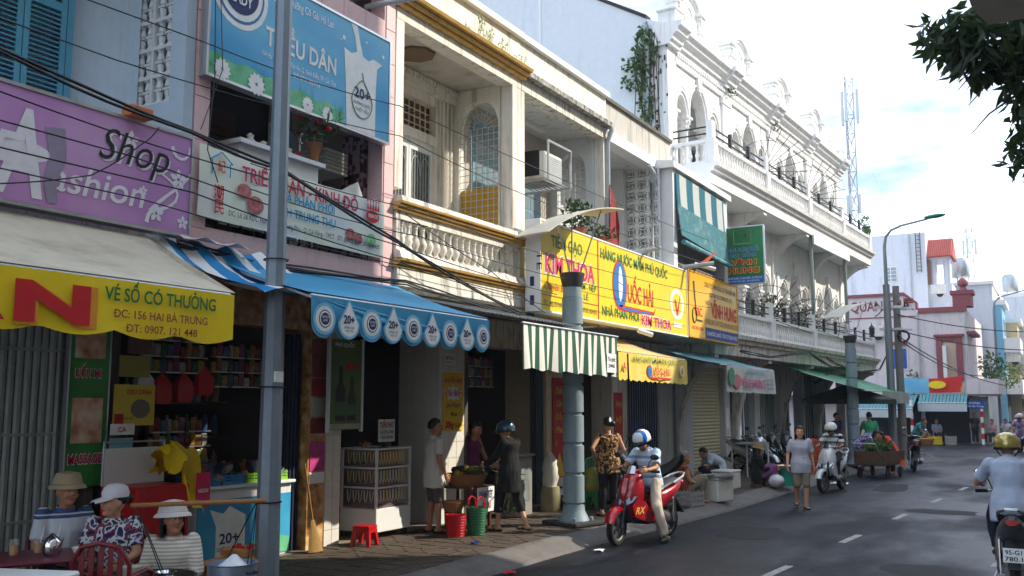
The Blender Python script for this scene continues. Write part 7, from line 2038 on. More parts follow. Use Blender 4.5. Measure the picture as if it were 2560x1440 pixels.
 if shoe:
  for s_, sd_ in (('l', 1), ('r', -1)):
   an = V(s_ + 'an')
   td = Vector(toe[s_]).normalized() if toe and s_ in toe else Vector((1, .12 * sd_, 0)).normalized()
   sw = Vector((-td.y, td.x, 0)).normalized(); up = td.cross(sw)
   x = MB()
   x.loft([[an + td * u + sw * w_ * cos(2 * pi * q / 12) + up * (-.062 + .014 * sin(2 * pi * q / 12)) for q in range(12)] for u, w_ in ((-.085, .02), (-.06, .036), (.02, .036), (.12, .045), (.17, .036), (.195, .012))])
   if shoe != 'sandal':
    x.loft([[an + td * u + sw * w_ * cos(2 * pi * q / 12) + up * (-.045 + hh_ * max(0, sin(2 * pi * q / 12))) for q in range(12)] for u, w_, hh_ in ((-.08, .03, .05), (-.03, .044, .06), (.05, .044, .05), (.14, .046, .03), (.19, .02, .012))])
   else:
    x.tube([an + td * .03 + sw * .04 + up * -.05, an + td * .09 + up * -.012, an + td * .03 - sw * .04 + up * -.05], .01, 6)
   x.build('shoe', RUBBER if shoe == 'sandal' else mat('shoe_black', S(26, 24, 24), .3), t, True)
 return t

def shirt_stripes(name, stops, scale):
 if name in MATS: return MATS[name]
 m = ramp_mat(name, stops, 'wave', scale, .85, const=True)
 for n_ in m.node_tree.nodes:
  if n_.type == 'TEX_WAVE': n_.bands_direction = 'Z'
 return m
SIT = dict(pel=(0, 0, .52), wai=(-.02, 0, .66), che=(-.01, 0, .81), nek=(.0, 0, .975), hed=(.03, 0, 1.11), lsh=(-.01, .165, .93), rsh=(-.01, -.165, .93),
 lel=(.06, .22, .69), rel=(.06, -.22, .69), lwr=(.26, .14, .62), rwr=(.26, -.14, .62), lhi=(.02, .09, .5), rhi=(.02, -.09, .5),
 lkn=(.42, .13, .5), rkn=(.42, -.13, .5), lan=(.4, .13, .08), ran=(.4, -.13, .08))
def drop(P, dz, keep=('lan', 'ran')):
 return {q: (v if q in keep else (v[0], v[1], v[2] + dz)) for q, v in P.items()}
LOW = drop(SIT, -.27); LOW.update(lkn=(.36, .16, .46), rkn=(.36, -.16, .46), lan=(.28, .15, .08), ran=(.28, -.15, .08), lhi=(.02, .1, .24), rhi=(.02, -.1, .24))
NAVYC = mat('cloth_navy', S(30, 34, 48), .9, var=.15)
BLKC = mat('cloth_black', S(20, 20, 22), .9, var=.15)
GREYC = mat('cloth_grey_brown', S(84, 78, 74), .9, var=.1)
BEIGE = mat('cloth_beige', S(196, 184, 166), .9, var=.06)
KHAKI = mat('cloth_khaki', S(122, 114, 94), .9, var=.1)
WHTC = mat('cloth_white', S(216, 220, 226), .9, var=.05)
FLOR = ramp_mat('cloth_floral', [(0, S(36, 40, 74)), (.36, S(150, 60, 90)), (.42, S(40, 44, 80)), (.47, S(208, 212, 218)), (.58, S(110, 120, 150)), (.62, S(40, 44, 84))], 'noise', 17, .9, const=True, detail=1)
FLOR2 = ramp_mat('cloth_brown_floral', [(0, S(40, 26, 18)), (.42, S(60, 36, 22)), (.5, S(150, 96, 40)), (.58, S(206, 178, 120)), (.66, S(120, 50, 40)), (1, S(60, 40, 24))], 'noise', 24, .9, const=True, detail=1)
FLOR3 = ramp_mat('cloth_violet_floral', [(0, S(70, 50, 110)), (.45, S(110, 100, 160)), (.55, S(180, 180, 210)), (1, S(90, 70, 130))], 'noise', 18, .9, const=True, detail=1)
BSTR = shirt_stripes('cloth_blue_stripe', [(0, S(196, 204, 216)), (.8, S(196, 204, 216)), (.8, S(60, 84, 130)), (.93, S(196, 204, 216)), (.97, S(60, 84, 130))], .8)
PSTR = shirt_stripes('cloth_pale_stripe', [(0, S(222, 216, 204)), (.55, S(222, 216, 204)), (.55, S(180, 170, 160)), (1, S(204, 196, 186))], 11)
GSTR = shirt_stripes('cloth_grey_stripe', [(0, S(206, 208, 204)), (.65, S(206, 208, 204)), (.65, S(96, 110, 120)), (1, S(96, 110, 120))], 2.4)
CHK = shirt_stripes('cloth_light_check', [(0, S(196, 212, 228)), (.8, S(196, 212, 228)), (.8, S(120, 150, 180)), (1, S(120, 150, 180))], 2.2)
Z0 = .15
 # the three seated on the left
person('seated man in tan bucket hat and white and blue polo shirt', (-7.17, 5.03, Z0), radians(-18), SIT, 1.02, shirt=BSTR, trousers=NAVYC, hat='bucket', hatm=mat('hat_tan', S(168, 152, 124), .9), yaw=.15, shoe='sandal', belly=.02, voxel=.011)
person('seated woman in white visor cap and flowered blouse', (-6.8, 5.22, Z0), radians(-55), drop(SIT, -.02), .96, skin=SKIN2, shirt=FLOR, trousers=BLKC, hair='bun', hat='cap', hatm=mat('cap_white', S(222, 222, 230), .8), yaw=-.75, shoe='sandal', bulk=1.1, belly=.03, voxel=.011)
person('street vendor woman in white hat and pale striped jacket', (-6.32, 5.42, Z0), radians(-50), drop({**SIT, 'lwr': (.3, .1, .56), 'rwr': (.3, -.1, .58)}, -.15), .95, skin=SKIN, shirt=PSTR, sleeve='long', trousers=mat('cloth_red', S(150, 30, 36), .9), hair='bob', hat='bucket', hatm=mat('hat_white', S(214, 210, 206), .9), yaw=.6, pitch=-.08, shoe='sandal', voxel=.011)
 # at the jewellery case and the basket stall
person('man in grey shirt and shorts standing by the jewellery case', (-7.95, 11.5, Z0), radians(62), dict(rel=(-.04, -.225, 1.05), rwr=(.06, -.235, .84), lel=(.0, .21, 1.05), lan=(-.02, .1, .08), ran=(.03, -.1, .08)), 1.01, skin=SKIN, shirt=mat('cloth_pale_grey', S(202, 200, 192), .9, var=.05), trousers=GREYC, leg='knee', yaw=-.5, shoe='sandal', hem=.16, belly=.02, voxel=.01)
person('woman in black suit and blue helmet buying at the basket stall', (-7.08, 12.2, Z0), radians(172), dict(lel=(.1, .23, 1.08), lwr=(.33, .18, .98), rel=(.08, -.2, 1.06), rwr=(.3, -.12, .98), lkn=(.12, .1, .48), lan=(.16, .1, .08), rkn=(-.06, -.1, .47), ran=(-.24, -.1, .1), che=(.03, 0, 1.19), nek=(.05, 0, 1.35), hed=(.09, 0, 1.48)), .98, skin=SKIN2, shirt=BLKC, sleeve='long', trousers=BLKC, leg='calf', hat='helmet', hatm=mat('helmet_blue', S(46, 84, 110), .25, coat=.6), pitch=.15, shoe='sandal', hem=.22, voxel=.01)
person('woman in purple dress leaning inside the rice shop', (-8.5, 13.35, Z0), radians(-15), dict(che=(.05, 0, 1.19), nek=(.1, 0, 1.35), hed=(.15, 0, 1.47), lel=(.12, .2, 1.05), lwr=(.3, .12, .95)), .97, skin=SKIN, shirt=mat('cloth_purple', S(112, 50, 96), .9), sleeve='none', trousers=mat('cloth_purple', S(112, 50, 96), .9), hair='bun', pitch=.25, hem=.25, voxel=.012)
person('woman in brown flowered top with hand on her hip', (-6.62, 14.7, Z0), radians(135), dict(lel=(-.12, .33, 1.12), lwr=(.02, .19, .96), rel=(.0, -.28, 1.08), rwr=(.12, -.2, 1.0), lan=(-.02, .13, .08), ran=(.06, -.12, .08)), 1.0, skin=SKIN2, shirt=FLOR2, sleeve='none', trousers=BLKC, hair='bun', yaw=.5, shoe='sandal', bulk=1.06, hem=.1, voxel=.01)
b = MB(); flower(b, (0, 0, 0), .05, 6); b.X = None
b.v = [(-6.62 + .085 + p[0] * .3, 14.7 - .09 + p[1], 1.74 + p[2]) for p in b.v]
solo(b, 'hair_clip', WHP, 'white flower clip in the hair of the woman in the brown flowered top', 'hair clip')
 # low sellers along the pavement
person('elder woman in rust blouse sitting low behind a foam box', (-6.25, 17.35, Z0), radians(35), LOW, .98, skin=SKIN, shirt=mat('cloth_rust', S(136, 64, 34), .9, var=.2), sleeve='none', trousers=KHAKI, hair='short', hairm=GREYH, yaw=.0, pitch=.1, bulk=1.08, belly=.03)
person('man in white shirt bending low behind the white foam box', (-6.9, 21.6, Z0), radians(-140), drop({**SIT, 'che': (.16, 0, .74), 'nek': (.3, 0, .84), 'hed': (.4, 0, .88), 'lsh': (.26, .16, .8), 'rsh': (.26, -.16, .8), 'lel': (.36, .2, .6), 'rel': (.36, -.2, .6), 'lwr': (.46, .12, .45), 'rwr': (.46, -.12, .45)}, -.15), .98, shirt=mat('cloth_pale_blue', S(196, 208, 222), .9), trousers=NAVYC, pitch=.5, voxel=.014)
person('seller in straw hat and black jacket squatting over a tray', (-6.0, 21.5, Z0), radians(38), {**LOW, 'lwr': (.42, .1, .4), 'rwr': (.42, -.1, .4)}, .97, skin=SKIN, shirt=BLKC, sleeve='long', trousers=mat('cloth_violet', S(120, 70, 116), .9, var=.4, scale=30), hat='bucket', hatm=mat('hat_straw', S(150, 126, 86), .9), hair='bob', pitch=.25)
person('woman walking in the road in grey tee and khaki shorts', (-4.4, 18.8, 0), radians(-68), dict(lkn=(.1, .08, .48), lan=(.06, .07, .08), rkn=(.06, -.09, .47), ran=(-.18, -.08, .13), lel=(-.06, .23, 1.05), rel=(-.02, -.24, 1.06), lwr=(-.06, .26, .83), rwr=(.1, -.27, .86)), .97, skin=SKIN2, shirt=mat('cloth_lilac_grey', S(176, 176, 190), .9), trousers=KHAKI, leg='knee', hair='bob', yaw=-.1, shoe='sandal', hem=.1, voxel=.011)
person('man seen from behind in mint green shirt by the cart', (-5.2, 31.5, .05), radians(118), dict(lel=(.06, .25, 1.06), lwr=(.2, .22, .95), rel=(.04, -.25, 1.06), rwr=(.18, -.22, .95)), 1.05, shirt=mat('cloth_mint', S(70, 176, 130), .9), trousers=BLKC, voxel=.014)
person('woman in violet flowered suit bending over the cart', (-5.0, 28.6, .0), radians(-5), dict(wai=(.08, 0, 1.0), che=(.22, 0, 1.1), nek=(.36, 0, 1.16), hed=(.48, 0, 1.18), lsh=(.32, .16, 1.12), rsh=(.32, -.16, 1.12), lel=(.42, .2, .9), rel=(.42, -.2, .9), lwr=(.56, .14, .8), rwr=(.56, -.14, .8)), .96, shirt=FLOR3, trousers=FLOR3, hair='bob', pitch=.5, voxel=.014)
person('person in red leaning over the cart goods', (-4.3, 29.2, .0), radians(-120), dict(wai=(.06, 0, 1.0), che=(.18, 0, 1.1), nek=(.3, 0, 1.16), hed=(.4, 0, 1.2), lsh=(.26, .16, 1.12), rsh=(.26, -.16, 1.12), lel=(.36, .2, .9), rel=(.36, -.2, .9), lwr=(.5, .14, .84), rwr=(.5, -.14, .84)), .9, shirt=RED, trousers=BLKC, hair='long', pitch=.4, voxel=.014)
person('person in teal shirt stooping beyond the utility poles', (-4.95, 40.5, .0), radians(-20), dict(wai=(.05, 0, 1.03), che=(.16, 0, 1.16), nek=(.26, 0, 1.27), hed=(.36, 0, 1.34), lsh=(.22, .16, 1.22), rsh=(.22, -.16, 1.22), lel=(.3, .2, 1.0), rel=(.3, -.2, 1.0), lwr=(.42, .16, .85), rwr=(.42, -.16, .85)), .98, shirt=mat('cloth_teal', S(60, 140, 144), .9), trousers=BLKC, voxel=.016)
person('dark dressed person half hidden behind the second lamp column', (-6.1, 31.0, .15), radians(-30), None, .97, shirt=mat('cloth_slate', S(60, 66, 90), .9, var=.5, scale=20), trousers=BLKC, voxel=.016)
person('seated figure behind the yellow crates at the corner', (-5.45, 52.6, .0), radians(-70), SIT, 1.0, shirt=mat('cloth_grey_blue', S(140, 150, 170), .9), trousers=NAVYC, voxel=.018)
person('standing figure in dark clothes by the grey shutter', (-3.75, 53.3, .0), radians(-80), None, .95, shirt=NAVYC, trousers=BLKC, voxel=.018)
person('seated figure in pale shirt under the blue street plate', (-2.95, 53.2, .0), radians(-120), SIT, 1.0, shirt=mat('cloth_rose', S(170, 140, 150), .9), trousers=NAVYC, voxel=.018)
person('seated figure in white farther along the shutter wall', (-2.45, 55.5, .0), radians(-100), SIT, 1.0, shirt=WHTC, trousers=BLKC, voxel=.018)
 # ================================================================ scooters and motorbikes (own frame: x forward, y left)
SEATM = mat('seat_vinyl', S(30, 30, 32), .5, var=.1)
PLAST = mat('bike_black_plastic', S(30, 31, 34), .5, var=.1)
LENS = mat('lens_clear', S(190, 214, 232), .08, .2, var=.1, coat=1)
LENSR = mat('lens_red', S(170, 24, 20), .15, coat=1)
LENSO = mat('lens_amber', S(220, 120, 30), .15, coat=1)
def wheel(t, name, x, r=.25, disc_=True, steer=0.0):
 P = Matrix.Translation((x, 0, r)) @ Matrix.Rotation(steer, 4, 'Z') @ Matrix.Rotation(pi / 2, 4, 'X')
 b = MB(); b.X = P
 b.lathe([(r - .075, -.035), (r - .05, -.05), (r - .015, -.045), (r, -.015), (r, .015), (r - .015, .045), (r - .05, .05), (r - .075, .035), (r - .075, -.035)], n=28, cap=False)
 ty = b.build(name, RUBBER, t, True)
 b = MB(); b.X = P
 b.lathe([(r - .074, -.036), (r - .085, -.03), (r - .085, .03), (r - .074, .036)], n=28, cap=False)
 for q in range(5):
  a = 2 * pi * q / 5
  for s_ in (-.16, .16):
   b.tube([(.035 * cos(a), .035 * sin(a), 0), ((r - .08) * cos(a + s_), (r - .08) * sin(a + s_), 0)], [.018, .012], 6)
 b.lathe([(.045, -.045), (.045, .045)], n=14)
 b.build('rim', mat('rim_alloy', S(120, 120, 122), .4, .7), ty, True)
 if disc_:
  b = MB(); b.X = P
  b.lathe([(.06, .055), (.11, .055), (.11, .062), (.06, .062), (.06, .055)], n=24, cap=False)
  b.build('brake_disc', CHROME, ty, True)
 return ty
def usec(x, w_, z0, z1, n=12, f=1.0):
 """rounded body section across the bike at x"""
 c, h_ = (z0 + z1) / 2, (z1 - z0) / 2
 return [(x, w_ * (abs(cos(a)) ** .7) * (1 if cos(a) > 0 else -1), c + h_ * (abs(sin(a)) ** .8) * (1 if sin(a) > 0 else -1)) for a in [2 * pi * k / n for k in range(n)]]
def scooter(words, loc, rz, body, trim=PLAST, steer=0.0, lean=0.0, lens=LENS, silver=None, plate=None, windshield=True, decal=None, group=None):
 t = T('scooter', words, 'scooter', loc, rz, group)
 t.rotation_euler = (lean, 0, rz)
 MW[t.name] = Matrix.Translation(loc) @ Matrix.Rotation(rz, 4, 'Z') @ Matrix.Rotation(lean, 4, 'X')
 wheel(t, 'front_wheel', .63, .25, True, steer)
 wheel(t, 'rear_wheel', -.62, .25, False)
  # front apron: horizontal sections leaning back
 b = MB(); rings = []
 for z, xf, xr, w_ in ((.36, .42, .28, .09), (.46, .47, .26, .15), (.58, .5, .26, .185), (.7, .5, .25, .2), (.82, .46, .24, .19), (.92, .4, .22, .155), (1.0, .33, .2, .11), (1.04, .28, .2, .06)):
  rings.append([(xr + (xf - xr) * max(0, cos(a)) ** .75 if cos(a) > 0 else xr + .02 * cos(a), w_ * sin(a), z) for a in [2 * pi * k / 18 for k in range(18)]])
 b.loft(rings); b.build('front_apron', body, t, True)
  # V shaped headlamp, nose and lower lip
 hl = MB()
 for s_ in (-1, 1):
  pts = [(.508, s_ * .012, .6), (.515, s_ * .05, .55), (.47, s_ * .14, .6), (.4, s_ * .185, .69), (.47, s_ * .1, .68)]
  hl.add(pts + [(p[0] - .06, p[1] * .9, p[2]) for p in pts], [(0, 1, 2, 3, 4), (9, 8, 7, 6, 5)] + [(i, (i + 1) % 5, 5 + (i + 1) % 5, 5 + i) for i in range(5)])
 hl.build('headlight', lens, t, True)
 b = MB(); b.loft([[(.49, -.1, .53), (.525, 0, .52), (.49, .1, .53)], [(.44, -.1, .42), (.5, 0, .4), (.44, .1, .42)], [(.36, -.06, .3), (.4, 0, .29), (.36, .06, .3)]], 0, True, False, False); b.build('lower_cowl', PLAST, t, True)
 b = MB(); b.loft([[(.2, -.17, .5), (.235, -.19, .7), (.22, -.15, .92)], [(.17, 0, .42), (.2, 0, .7), (.18, 0, .95)], [(.2, .17, .5), (.235, .19, .7), (.22, .15, .92)]], 0, True, False, False); b.build('leg_shield', PLAST, t, True)
 b = MB(); b.loft([[(.51, -.03, .66), (.53, 0, .66), (.51, .03, .66)], [(.5, -.07, .8), (.53, 0, .8), (.5, .07, .8)], [(.44, -.05, .94), (.47, 0, .94), (.44, .05, .94)]], 0, True, False, False); b.build('nose_panel', body, t, True)
  # front mudguard and fork
 b = MB(); rings = []
 P = Matrix.Translation((.63, 0, .25)) @ Matrix.Rotation(steer, 4, 'Z')
 b.X = P
 for q in range(9):
  a = radians(18 + q * 17)
  r = .285
  rings.append([((r + dr) * cos(a), y, (r + dr) * sin(a)) for y, dr in ((-.07, -.04), (-.06, .0), (-.025, .018), (.025, .018), (.06, .0), (.07, -.04))])
 b.loft(rings, 0, True, False, False); b.build('front_mudguard', body, t, True)
 b = MB(); b.X = P
 for s_ in (-1, 1): b.tube([(-.0, s_ * .075, 0), (-.12, s_ * .07, .32), (-.2, s_ * .05, .5)], [.022, .026, .026], 8)
 b.build('fork', PLAST, t, True)
  # side and belly
 b = MB()
 b.loft([usec(.36, .11, .33, .62), usec(.22, .15, .27, .5), usec(.05, .16, .25, .34), usec(-.18, .16, .25, .34), usec(-.3, .13, .3, .6)]); b.build('floorboard', trim, t, True)
 b = MB()
 for s_ in (-1, 1):
  pts = [(.44, .4), (.5, .55), (.36, .66), (.2, .6), (.0, .4), (-.2, .32), (.1, .3)]
  b.prism(pts, (0, s_ * .168, 0), (1, 0, 0), (0, 0, 1), (0, s_ * .02, 0))
 b.build('side_panel', body, t, True)
 if decal:
  for s_ in (-1, 1):
   b = MB(); text(b, 'RX', (.16 if s_ < 0 else .44, s_ * .19, .44), (1 if s_ < 0 else -1, 0, 0), (0, 0, 1), .1, .24, bold=.02, shear=.3); b.build('decal', decal, t, True)
    # rear body, seat, tail
 b = MB(); b.loft([usec(-.06, .1, .36, .6), usec(-.2, .15, .38, .72), usec(-.42, .165, .46, .76), usec(-.66, .14, .58, .8), usec(-.86, .09, .72, .86), usec(-.97, .03, .82, .88)]); b.build('rear_body', body, t, True)
 b = MB(); b.loft([usec(.0, .06, .66, .74), usec(-.12, .12, .7, .79), usec(-.34, .14, .72, .8), usec(-.5, .14, .75, .86), usec(-.72, .12, .79, .89), usec(-.84, .06, .83, .88)]); b.build('seat', SEATM, t, True)
 b = MB(); b.tube([(-.6, .13, .82), (-.86, .12, .9), (-1.0, .05, .94), (-1.0, -.05, .94), (-.86, -.12, .9), (-.6, -.13, .82)], .017, 8); b.build('grab_rail', silver or STEEL, t, True)
 b = MB(); b.loft([usec(-.93, .07, .76, .84), usec(-.99, .05, .78, .84)]); b.build('tail_light', LENSR, t, True)
 b = MB(); b.loft([[(-.72, -.07, .6), (-.72, .07, .6), (-.74, .07, .62), (-.74, -.07, .62)], [(-.98, -.06, .34), (-.98, .06, .34), (-1.0, .06, .35), (-1.0, -.06, .35)]], 0, False); b.build('rear_mudguard', PLAST, t, True)
  # engine, exhaust, stand
 b = MB(); b.loft([usec(-.18, .1, .24, .42), usec(-.45, .13, .2, .44), usec(-.7, .1, .18, .34)]); b.lathe([(.0, -.16), (.1, -.16), (.1, .16), (.0, .16)], (0, 0, 0), 14) if False else None
 b.build('engine', mat('engine_alloy', S(120, 120, 120), .45, .7, var=.2), t, True)
 b = MB(); b.tube([(-.2, -.12, .24), (-.4, -.16, .24), (-.55, -.17, .3), (-.95, -.18, .4)], [.02, .03, .055, .05], 12); b.build('exhaust', STEEL, t, True)
 b = MB(); b.tube([(-.62, .13, .25), (-.6, .13, .6)], .035, 10); b.build('shock_absorber', CHROME, t, True)
  # handlebar
 P = Matrix.Translation((.24, 0, 1.0)) @ Matrix.Rotation(steer, 4, 'Z')
 b = MB(); b.X = P; b.loft([usec(.07, .05, -.02, .05), usec(.03, .12, -.04, .07), usec(-.06, .11, -.03, .06), usec(-.1, .05, -.01, .04)]); b.build('handlebar_cover', body, t, True)
 b = MB(); b.X = P; b.tube([(-.14, .34, .03), (-.07, .2, .03), (0, .08, .02), (0, -.08, .02), (-.07, -.2, .03), (-.14, -.34, .03)], .013, 8); b.build('handlebar', STEEL, t, True)
 for s_ in (-1, 1):
  b = MB(); b.X = P; b.tube([(-.09, s_ * .235, .03), (-.145, s_ * .35, .03)], .02, 8); b.build('grip', RUBBER, t, True)
  b = MB(); b.X = P; b.tube([(-.06, s_ * .18, .04), (-.05, s_ * .22, .16), (-.06, s_ * .27, .22)], .007, 6)
  b.X = P @ Matrix.Translation((-.06, s_ * .3, .24)) @ Matrix.Rotation(s_ * .3, 4, 'Z'); b.ell((0, 0, 0), (.018, .065, .042), 12, 8); mi = b.build('mirror', PLAST, t, True)
  b = MB(); b.X = P @ Matrix.Translation((-.06, s_ * .3, .24)) @ Matrix.Rotation(s_ * .3, 4, 'Z'); b.ell((-.012, 0, 0), (.009, .056, .035), 12, 8); b.build('mirror_glass', CHROME, mi, True)
 if windshield:
  b = MB(); b.X = P; b.loft([[(.1, -.07, .0), (.13, 0, .0), (.1, .07, .0)], [(.04, -.05, .1), (.06, 0, .11), (.04, .05, .1)]], 0, True, False, False); b.build('wind_deflector', silver or trim, t, True)
 if plate:
  b = MB(); b.box(-1.005, -.995, -.095, .095, .42, .56); pl_ = b.build('licence_plate', WHP, t, True)
  b = MB(); text(b, plate[0], (-1.006, .075, .5), (0, -1, 0), (0, 0, 1), .045, .15, bold=.015); text(b, plate[1], (-1.006, .08, .435), (0, -1, 0), (0, 0, 1), .045, .16, bold=.015); b.build('lettering', BLP, pl_, True)
 b = MB(); b.tube([(-.1, .14, .28), (-.16, .26, .015)], .012, 6); b.build('side_stand', STEEL, t, True)
 return t
REDP = mat('scooter_red', S(158, 14, 32), .22, .1, var=.04, coat=.8)
SILV = mat('scooter_silver', S(186, 192, 198), .25, .5, var=.03, coat=.6)
RZ1 = radians(-103.6)
scooter('glossy red scooter with its rider stopped at the kerb', (-5.43, 13.25, 0), RZ1, REDP, steer=.18, silver=SILV, decal=paint('decal_gold', 230, 170, 70), lean=radians(-2))
RIDE = dict(pel=(0, 0, .86), wai=(.02, 0, 1.0), che=(.06, 0, 1.15), nek=(.12, 0, 1.3), hed=(.19, 0, 1.41), lsh=(.08, .17, 1.25), rsh=(.08, -.17, 1.25),
 lel=(.24, .27, 1.04), rel=(.24, -.27, 1.04), lwr=(.44, .27, 1.02), rwr=(.44, -.27, 1.02), lhi=(.02, .1, .84), rhi=(.02, -.1, .84),
 lkn=(.38, .17, .7), rkn=(.38, -.17, .7), lan=(.32, .15, .36), ran=(.32, -.15, .36), lcurl=(.9,), rcurl=(.9,))
def rider(words, loc, rz, over=None, **kw):
 P = dict(RIDE); P.update(over or {})
 cl, cr = P.pop('lcurl'), P.pop('rcurl')
 return person(words, loc, rz, P, **kw)
c_, s_ = cos(RZ1), sin(RZ1)
rider('scooter rider in white shirt and blue and white helmet looking down', (-5.43 - .22 * c_, 13.25 - .22 * s_, 0), RZ1, dict(lkn=(.22, .26, .5), lan=(.12, .34, .08)), skin=SKIN, shirt=CHK, trousers=BEIGE, hat='helmet', hatm=ramp_mat('helmet_white_blue', [(0, S(226, 230, 236)), (.45, S(36, 110, 190)), (.8, S(226, 230, 236))], 'grad', 1, .25, axis=(6, 1, 1), loc=(-1.0, 0, 0), const=True), pitch=.42, yaw=-.1, shoe='shoe', k=1.03, belly=.02, voxel=.01)
RZ2 = radians(-97.4)
scooter('silver white scooter halted beside the second lamp column', (-4.65, 22.9, 0), RZ2, mat('scooter_white', S(206, 210, 214), .25, .1, coat=.6), steer=-.1)
c_, s_ = cos(RZ2), sin(RZ2)
rider('rider in striped shirt and white helmet on the silver scooter', (-4.65 - .22 * c_, 22.9 - .22 * s_, 0), RZ2, None, skin=SKIN, shirt=GSTR, trousers=NAVYC, hat='helmet', hatm=mat('helmet_white', S(214, 214, 208), .3, coat=.4), pitch=.3, yaw=-.4, shoe='shoe', voxel=.012)
 # the rider seen from behind on the right
RZ3 = radians(92)
scooter('scooter seen from behind at the right edge with a white number plate', (-.52, 11.9, 0), RZ3, mat('scooter_grey', S(90, 96, 104), .3, .3, coat=.6), plate=('95-G1', '780.1'), windshield=False)
rider('rider from behind in grey blue polo shirt and gold helmet', (-.52, 11.72, 0), RZ3, dict(lel=(.2, .3, 1.04), rel=(.2, -.3, 1.04)), skin=SKIN, shirt=mat('cloth_polo', S(166, 178, 198), .9, var=.05), trousers=NAVYC, hat='helmet', hatm=mat('helmet_gold', S(170, 156, 84), .22, .5, coat=.7), shoe='shoe', k=1.08, voxel=.01, bulk=1.08, hem=.1)
b = MB(); b.tube([(-.12, 11.35, .98), (.05, 11.3, .98), (.2, 11.32, 1.0)], .03, 8)
solo(b, 'bag_strap', BLACK, 'black strap end beside the gold helmeted rider', 'strap')
 # parked bikes
PB = mat('scooter_black', S(26, 28, 32), .25, .2, coat=.6)
scooter('black scooter parked behind the red scooter rider', (-7.0, 16.0, Z0), radians(-50), PB, lean=radians(6), group='parked motorbikes')
for i, (x, y, a, wds) in enumerate([(-7.2, 25.6, -30, 'first dark scooter parked behind the steel table'), (-7.1, 26.6, -35, 'second dark scooter parked behind the steel table'), (-7.0, 27.7, -32, 'third dark scooter in the row behind the steel table')]):
 scooter(wds, (x, y, Z0), radians(a), [SILV, PB, PB][i], lean=radians(6), group='parked motorbikes')
scooter('loaded motorbike parked beyond the market cart', (-3.95, 31.2, 0), radians(100), PB, lean=radians(5), group='parked motorbikes')
b = MB(); b.lathe([(.0, 0), (.2, .02), (.26, .18), (.26, .22), (.0, .22)], (-3.55, 30.9, .75), 16); solo(b, 'round_basket', mat('wicker', S(150, 104, 62), .8, var=.3, scale=60), 'round wicker basket strapped to the motorbike beyond the cart', 'basket')
 # far couple riding towards us
RZ4 = radians(-92)
scooter('distant violet motorbike coming down the street', (-1.5, 45, 0), RZ4, mat('scooter_violet', S(80, 60, 100), .3, coat=.5))
rider('distant rider in lilac shirt driving toward us', (-1.5, 45.2, 0), RZ4, None, shirt=mat('cloth_lilac', S(150, 120, 160), .9), trousers=NAVYC, hat='helmet', hatm=mat('helmet_pink', S(190, 150, 170), .3), voxel=.018)
rider('passenger behind the distant lilac rider', (-1.45, 45.6, .04), RZ4, None, shirt=WHTC, trousers=NAVYC, hat='helmet', hatm=mat('helmet_white', S(214, 214, 208), .3), voxel=.018)
scooter('distant scooter riding away near the right edge', (-.45, 62, 0), radians(92), PB)
rider('distant rider going away near the right edge', (-.45, 61.8, 0), radians(92), None, shirt=NAVYC, trousers=BLKC, hat='helmet', hatm=mat('helmet_white', S(214, 214, 208), .3), voxel=.02)

bpy.data.scenes.remove(WORK)
 # ================================================================ things set out on the pavement and in the shops
WICK = mat('wicker', S(150, 104, 62), .8, var=.3, scale=60)
def rt(c, rz): return Matrix.Translation(c) @ Matrix.Rotation(rz, 4, 'Z')
def crate(words, c, sx, sy, sz, m, rz=0, group=None, lid=None, cat='crate', name='crate'):
 """open plastic crate with slatted sides"""
 t = T(name, words, cat, c, rz, group)
 b = MB(); b.box(-sx / 2, sx / 2, -sy / 2, sy / 2, 0, .02); b.build('bottom', m, t, True)
 n = max(3, int(sz / .07))
 for ax, L_, W_ in ((0, sx, sy), (1, sy, sx)):
  for s_ in (-1, 1):
   b = MB()
   f = (lambda a, o0, o1, z0, z1: b.box(a[0], a[1], min(s_ * o0, s_ * o1), max(s_ * o0, s_ * o1), z0, z1)) if ax == 0 else (lambda a, o0, o1, z0, z1: b.box(min(s_ * o0, s_ * o1), max(s_ * o0, s_ * o1), a[0], a[1], z0, z1))
   for i in range(n):
    z = .02 + (sz - .02) * i / n
    f((-L_ / 2 + (.016 if ax else 0), L_ / 2 - (.016 if ax else 0)), W_ / 2 - .015, W_ / 2, z, z + (sz - .02) / n * .62)
   k = max(3, int(L_ / .12))
   for i in range(k + 1):
    x = -L_ / 2 + .02 + (L_ - .06) * i / k
    f((x, x + .02), W_ / 2 - .012, W_ / 2 + .002, .02, sz)
   b.build('side', m, t, True)
 if lid: MB().bbox(-sx / 2 - .02, sx / 2 + .02, -sy / 2 - .02, sy / 2 + .02, sz, sz + .04, .012).build('lid', lid, t, True)
 return t
def stool(words, c, h, w_, m, rz=0):
 t = T('stool', words, 'stool', c, rz)
 b = MB(); b.bbox(-w_ / 2, w_ / 2, -w_ / 2, w_ / 2, h - .025, h, .01); b.build('seat', m, t, True)
 for sx in (-1, 1):
  for sy in (-1, 1):
   b = MB(); x0, x1 = w_ * .42, w_ * .52
   b.loft([[(sx * (x1 + d), sy * (x1 + e), 0) for d, e in ((-.03, -.03), (.012, -.03), (.012, .012), (-.03, .012))], [(sx * (x0 + d), sy * (x0 + e), h - .024) for d, e in ((-.06, -.06), (.012, -.06), (.012, .012), (-.06, .012))]], 0, False); b.build('leg', m, t, True)
 for a in (0, 1):
  for s_ in (-1, 1):
   b = MB()
   if a: b.box(-w_ * .38, w_ * .38, s_ * w_ * .47 - .008, s_ * w_ * .47 + .008, h - .09, h - .026)
   else: b.box(s_ * w_ * .47 - .008, s_ * w_ * .47 + .008, -w_ * .38, w_ * .38, h - .09, h - .026)
   b.build('apron', m, t, True)
 return t
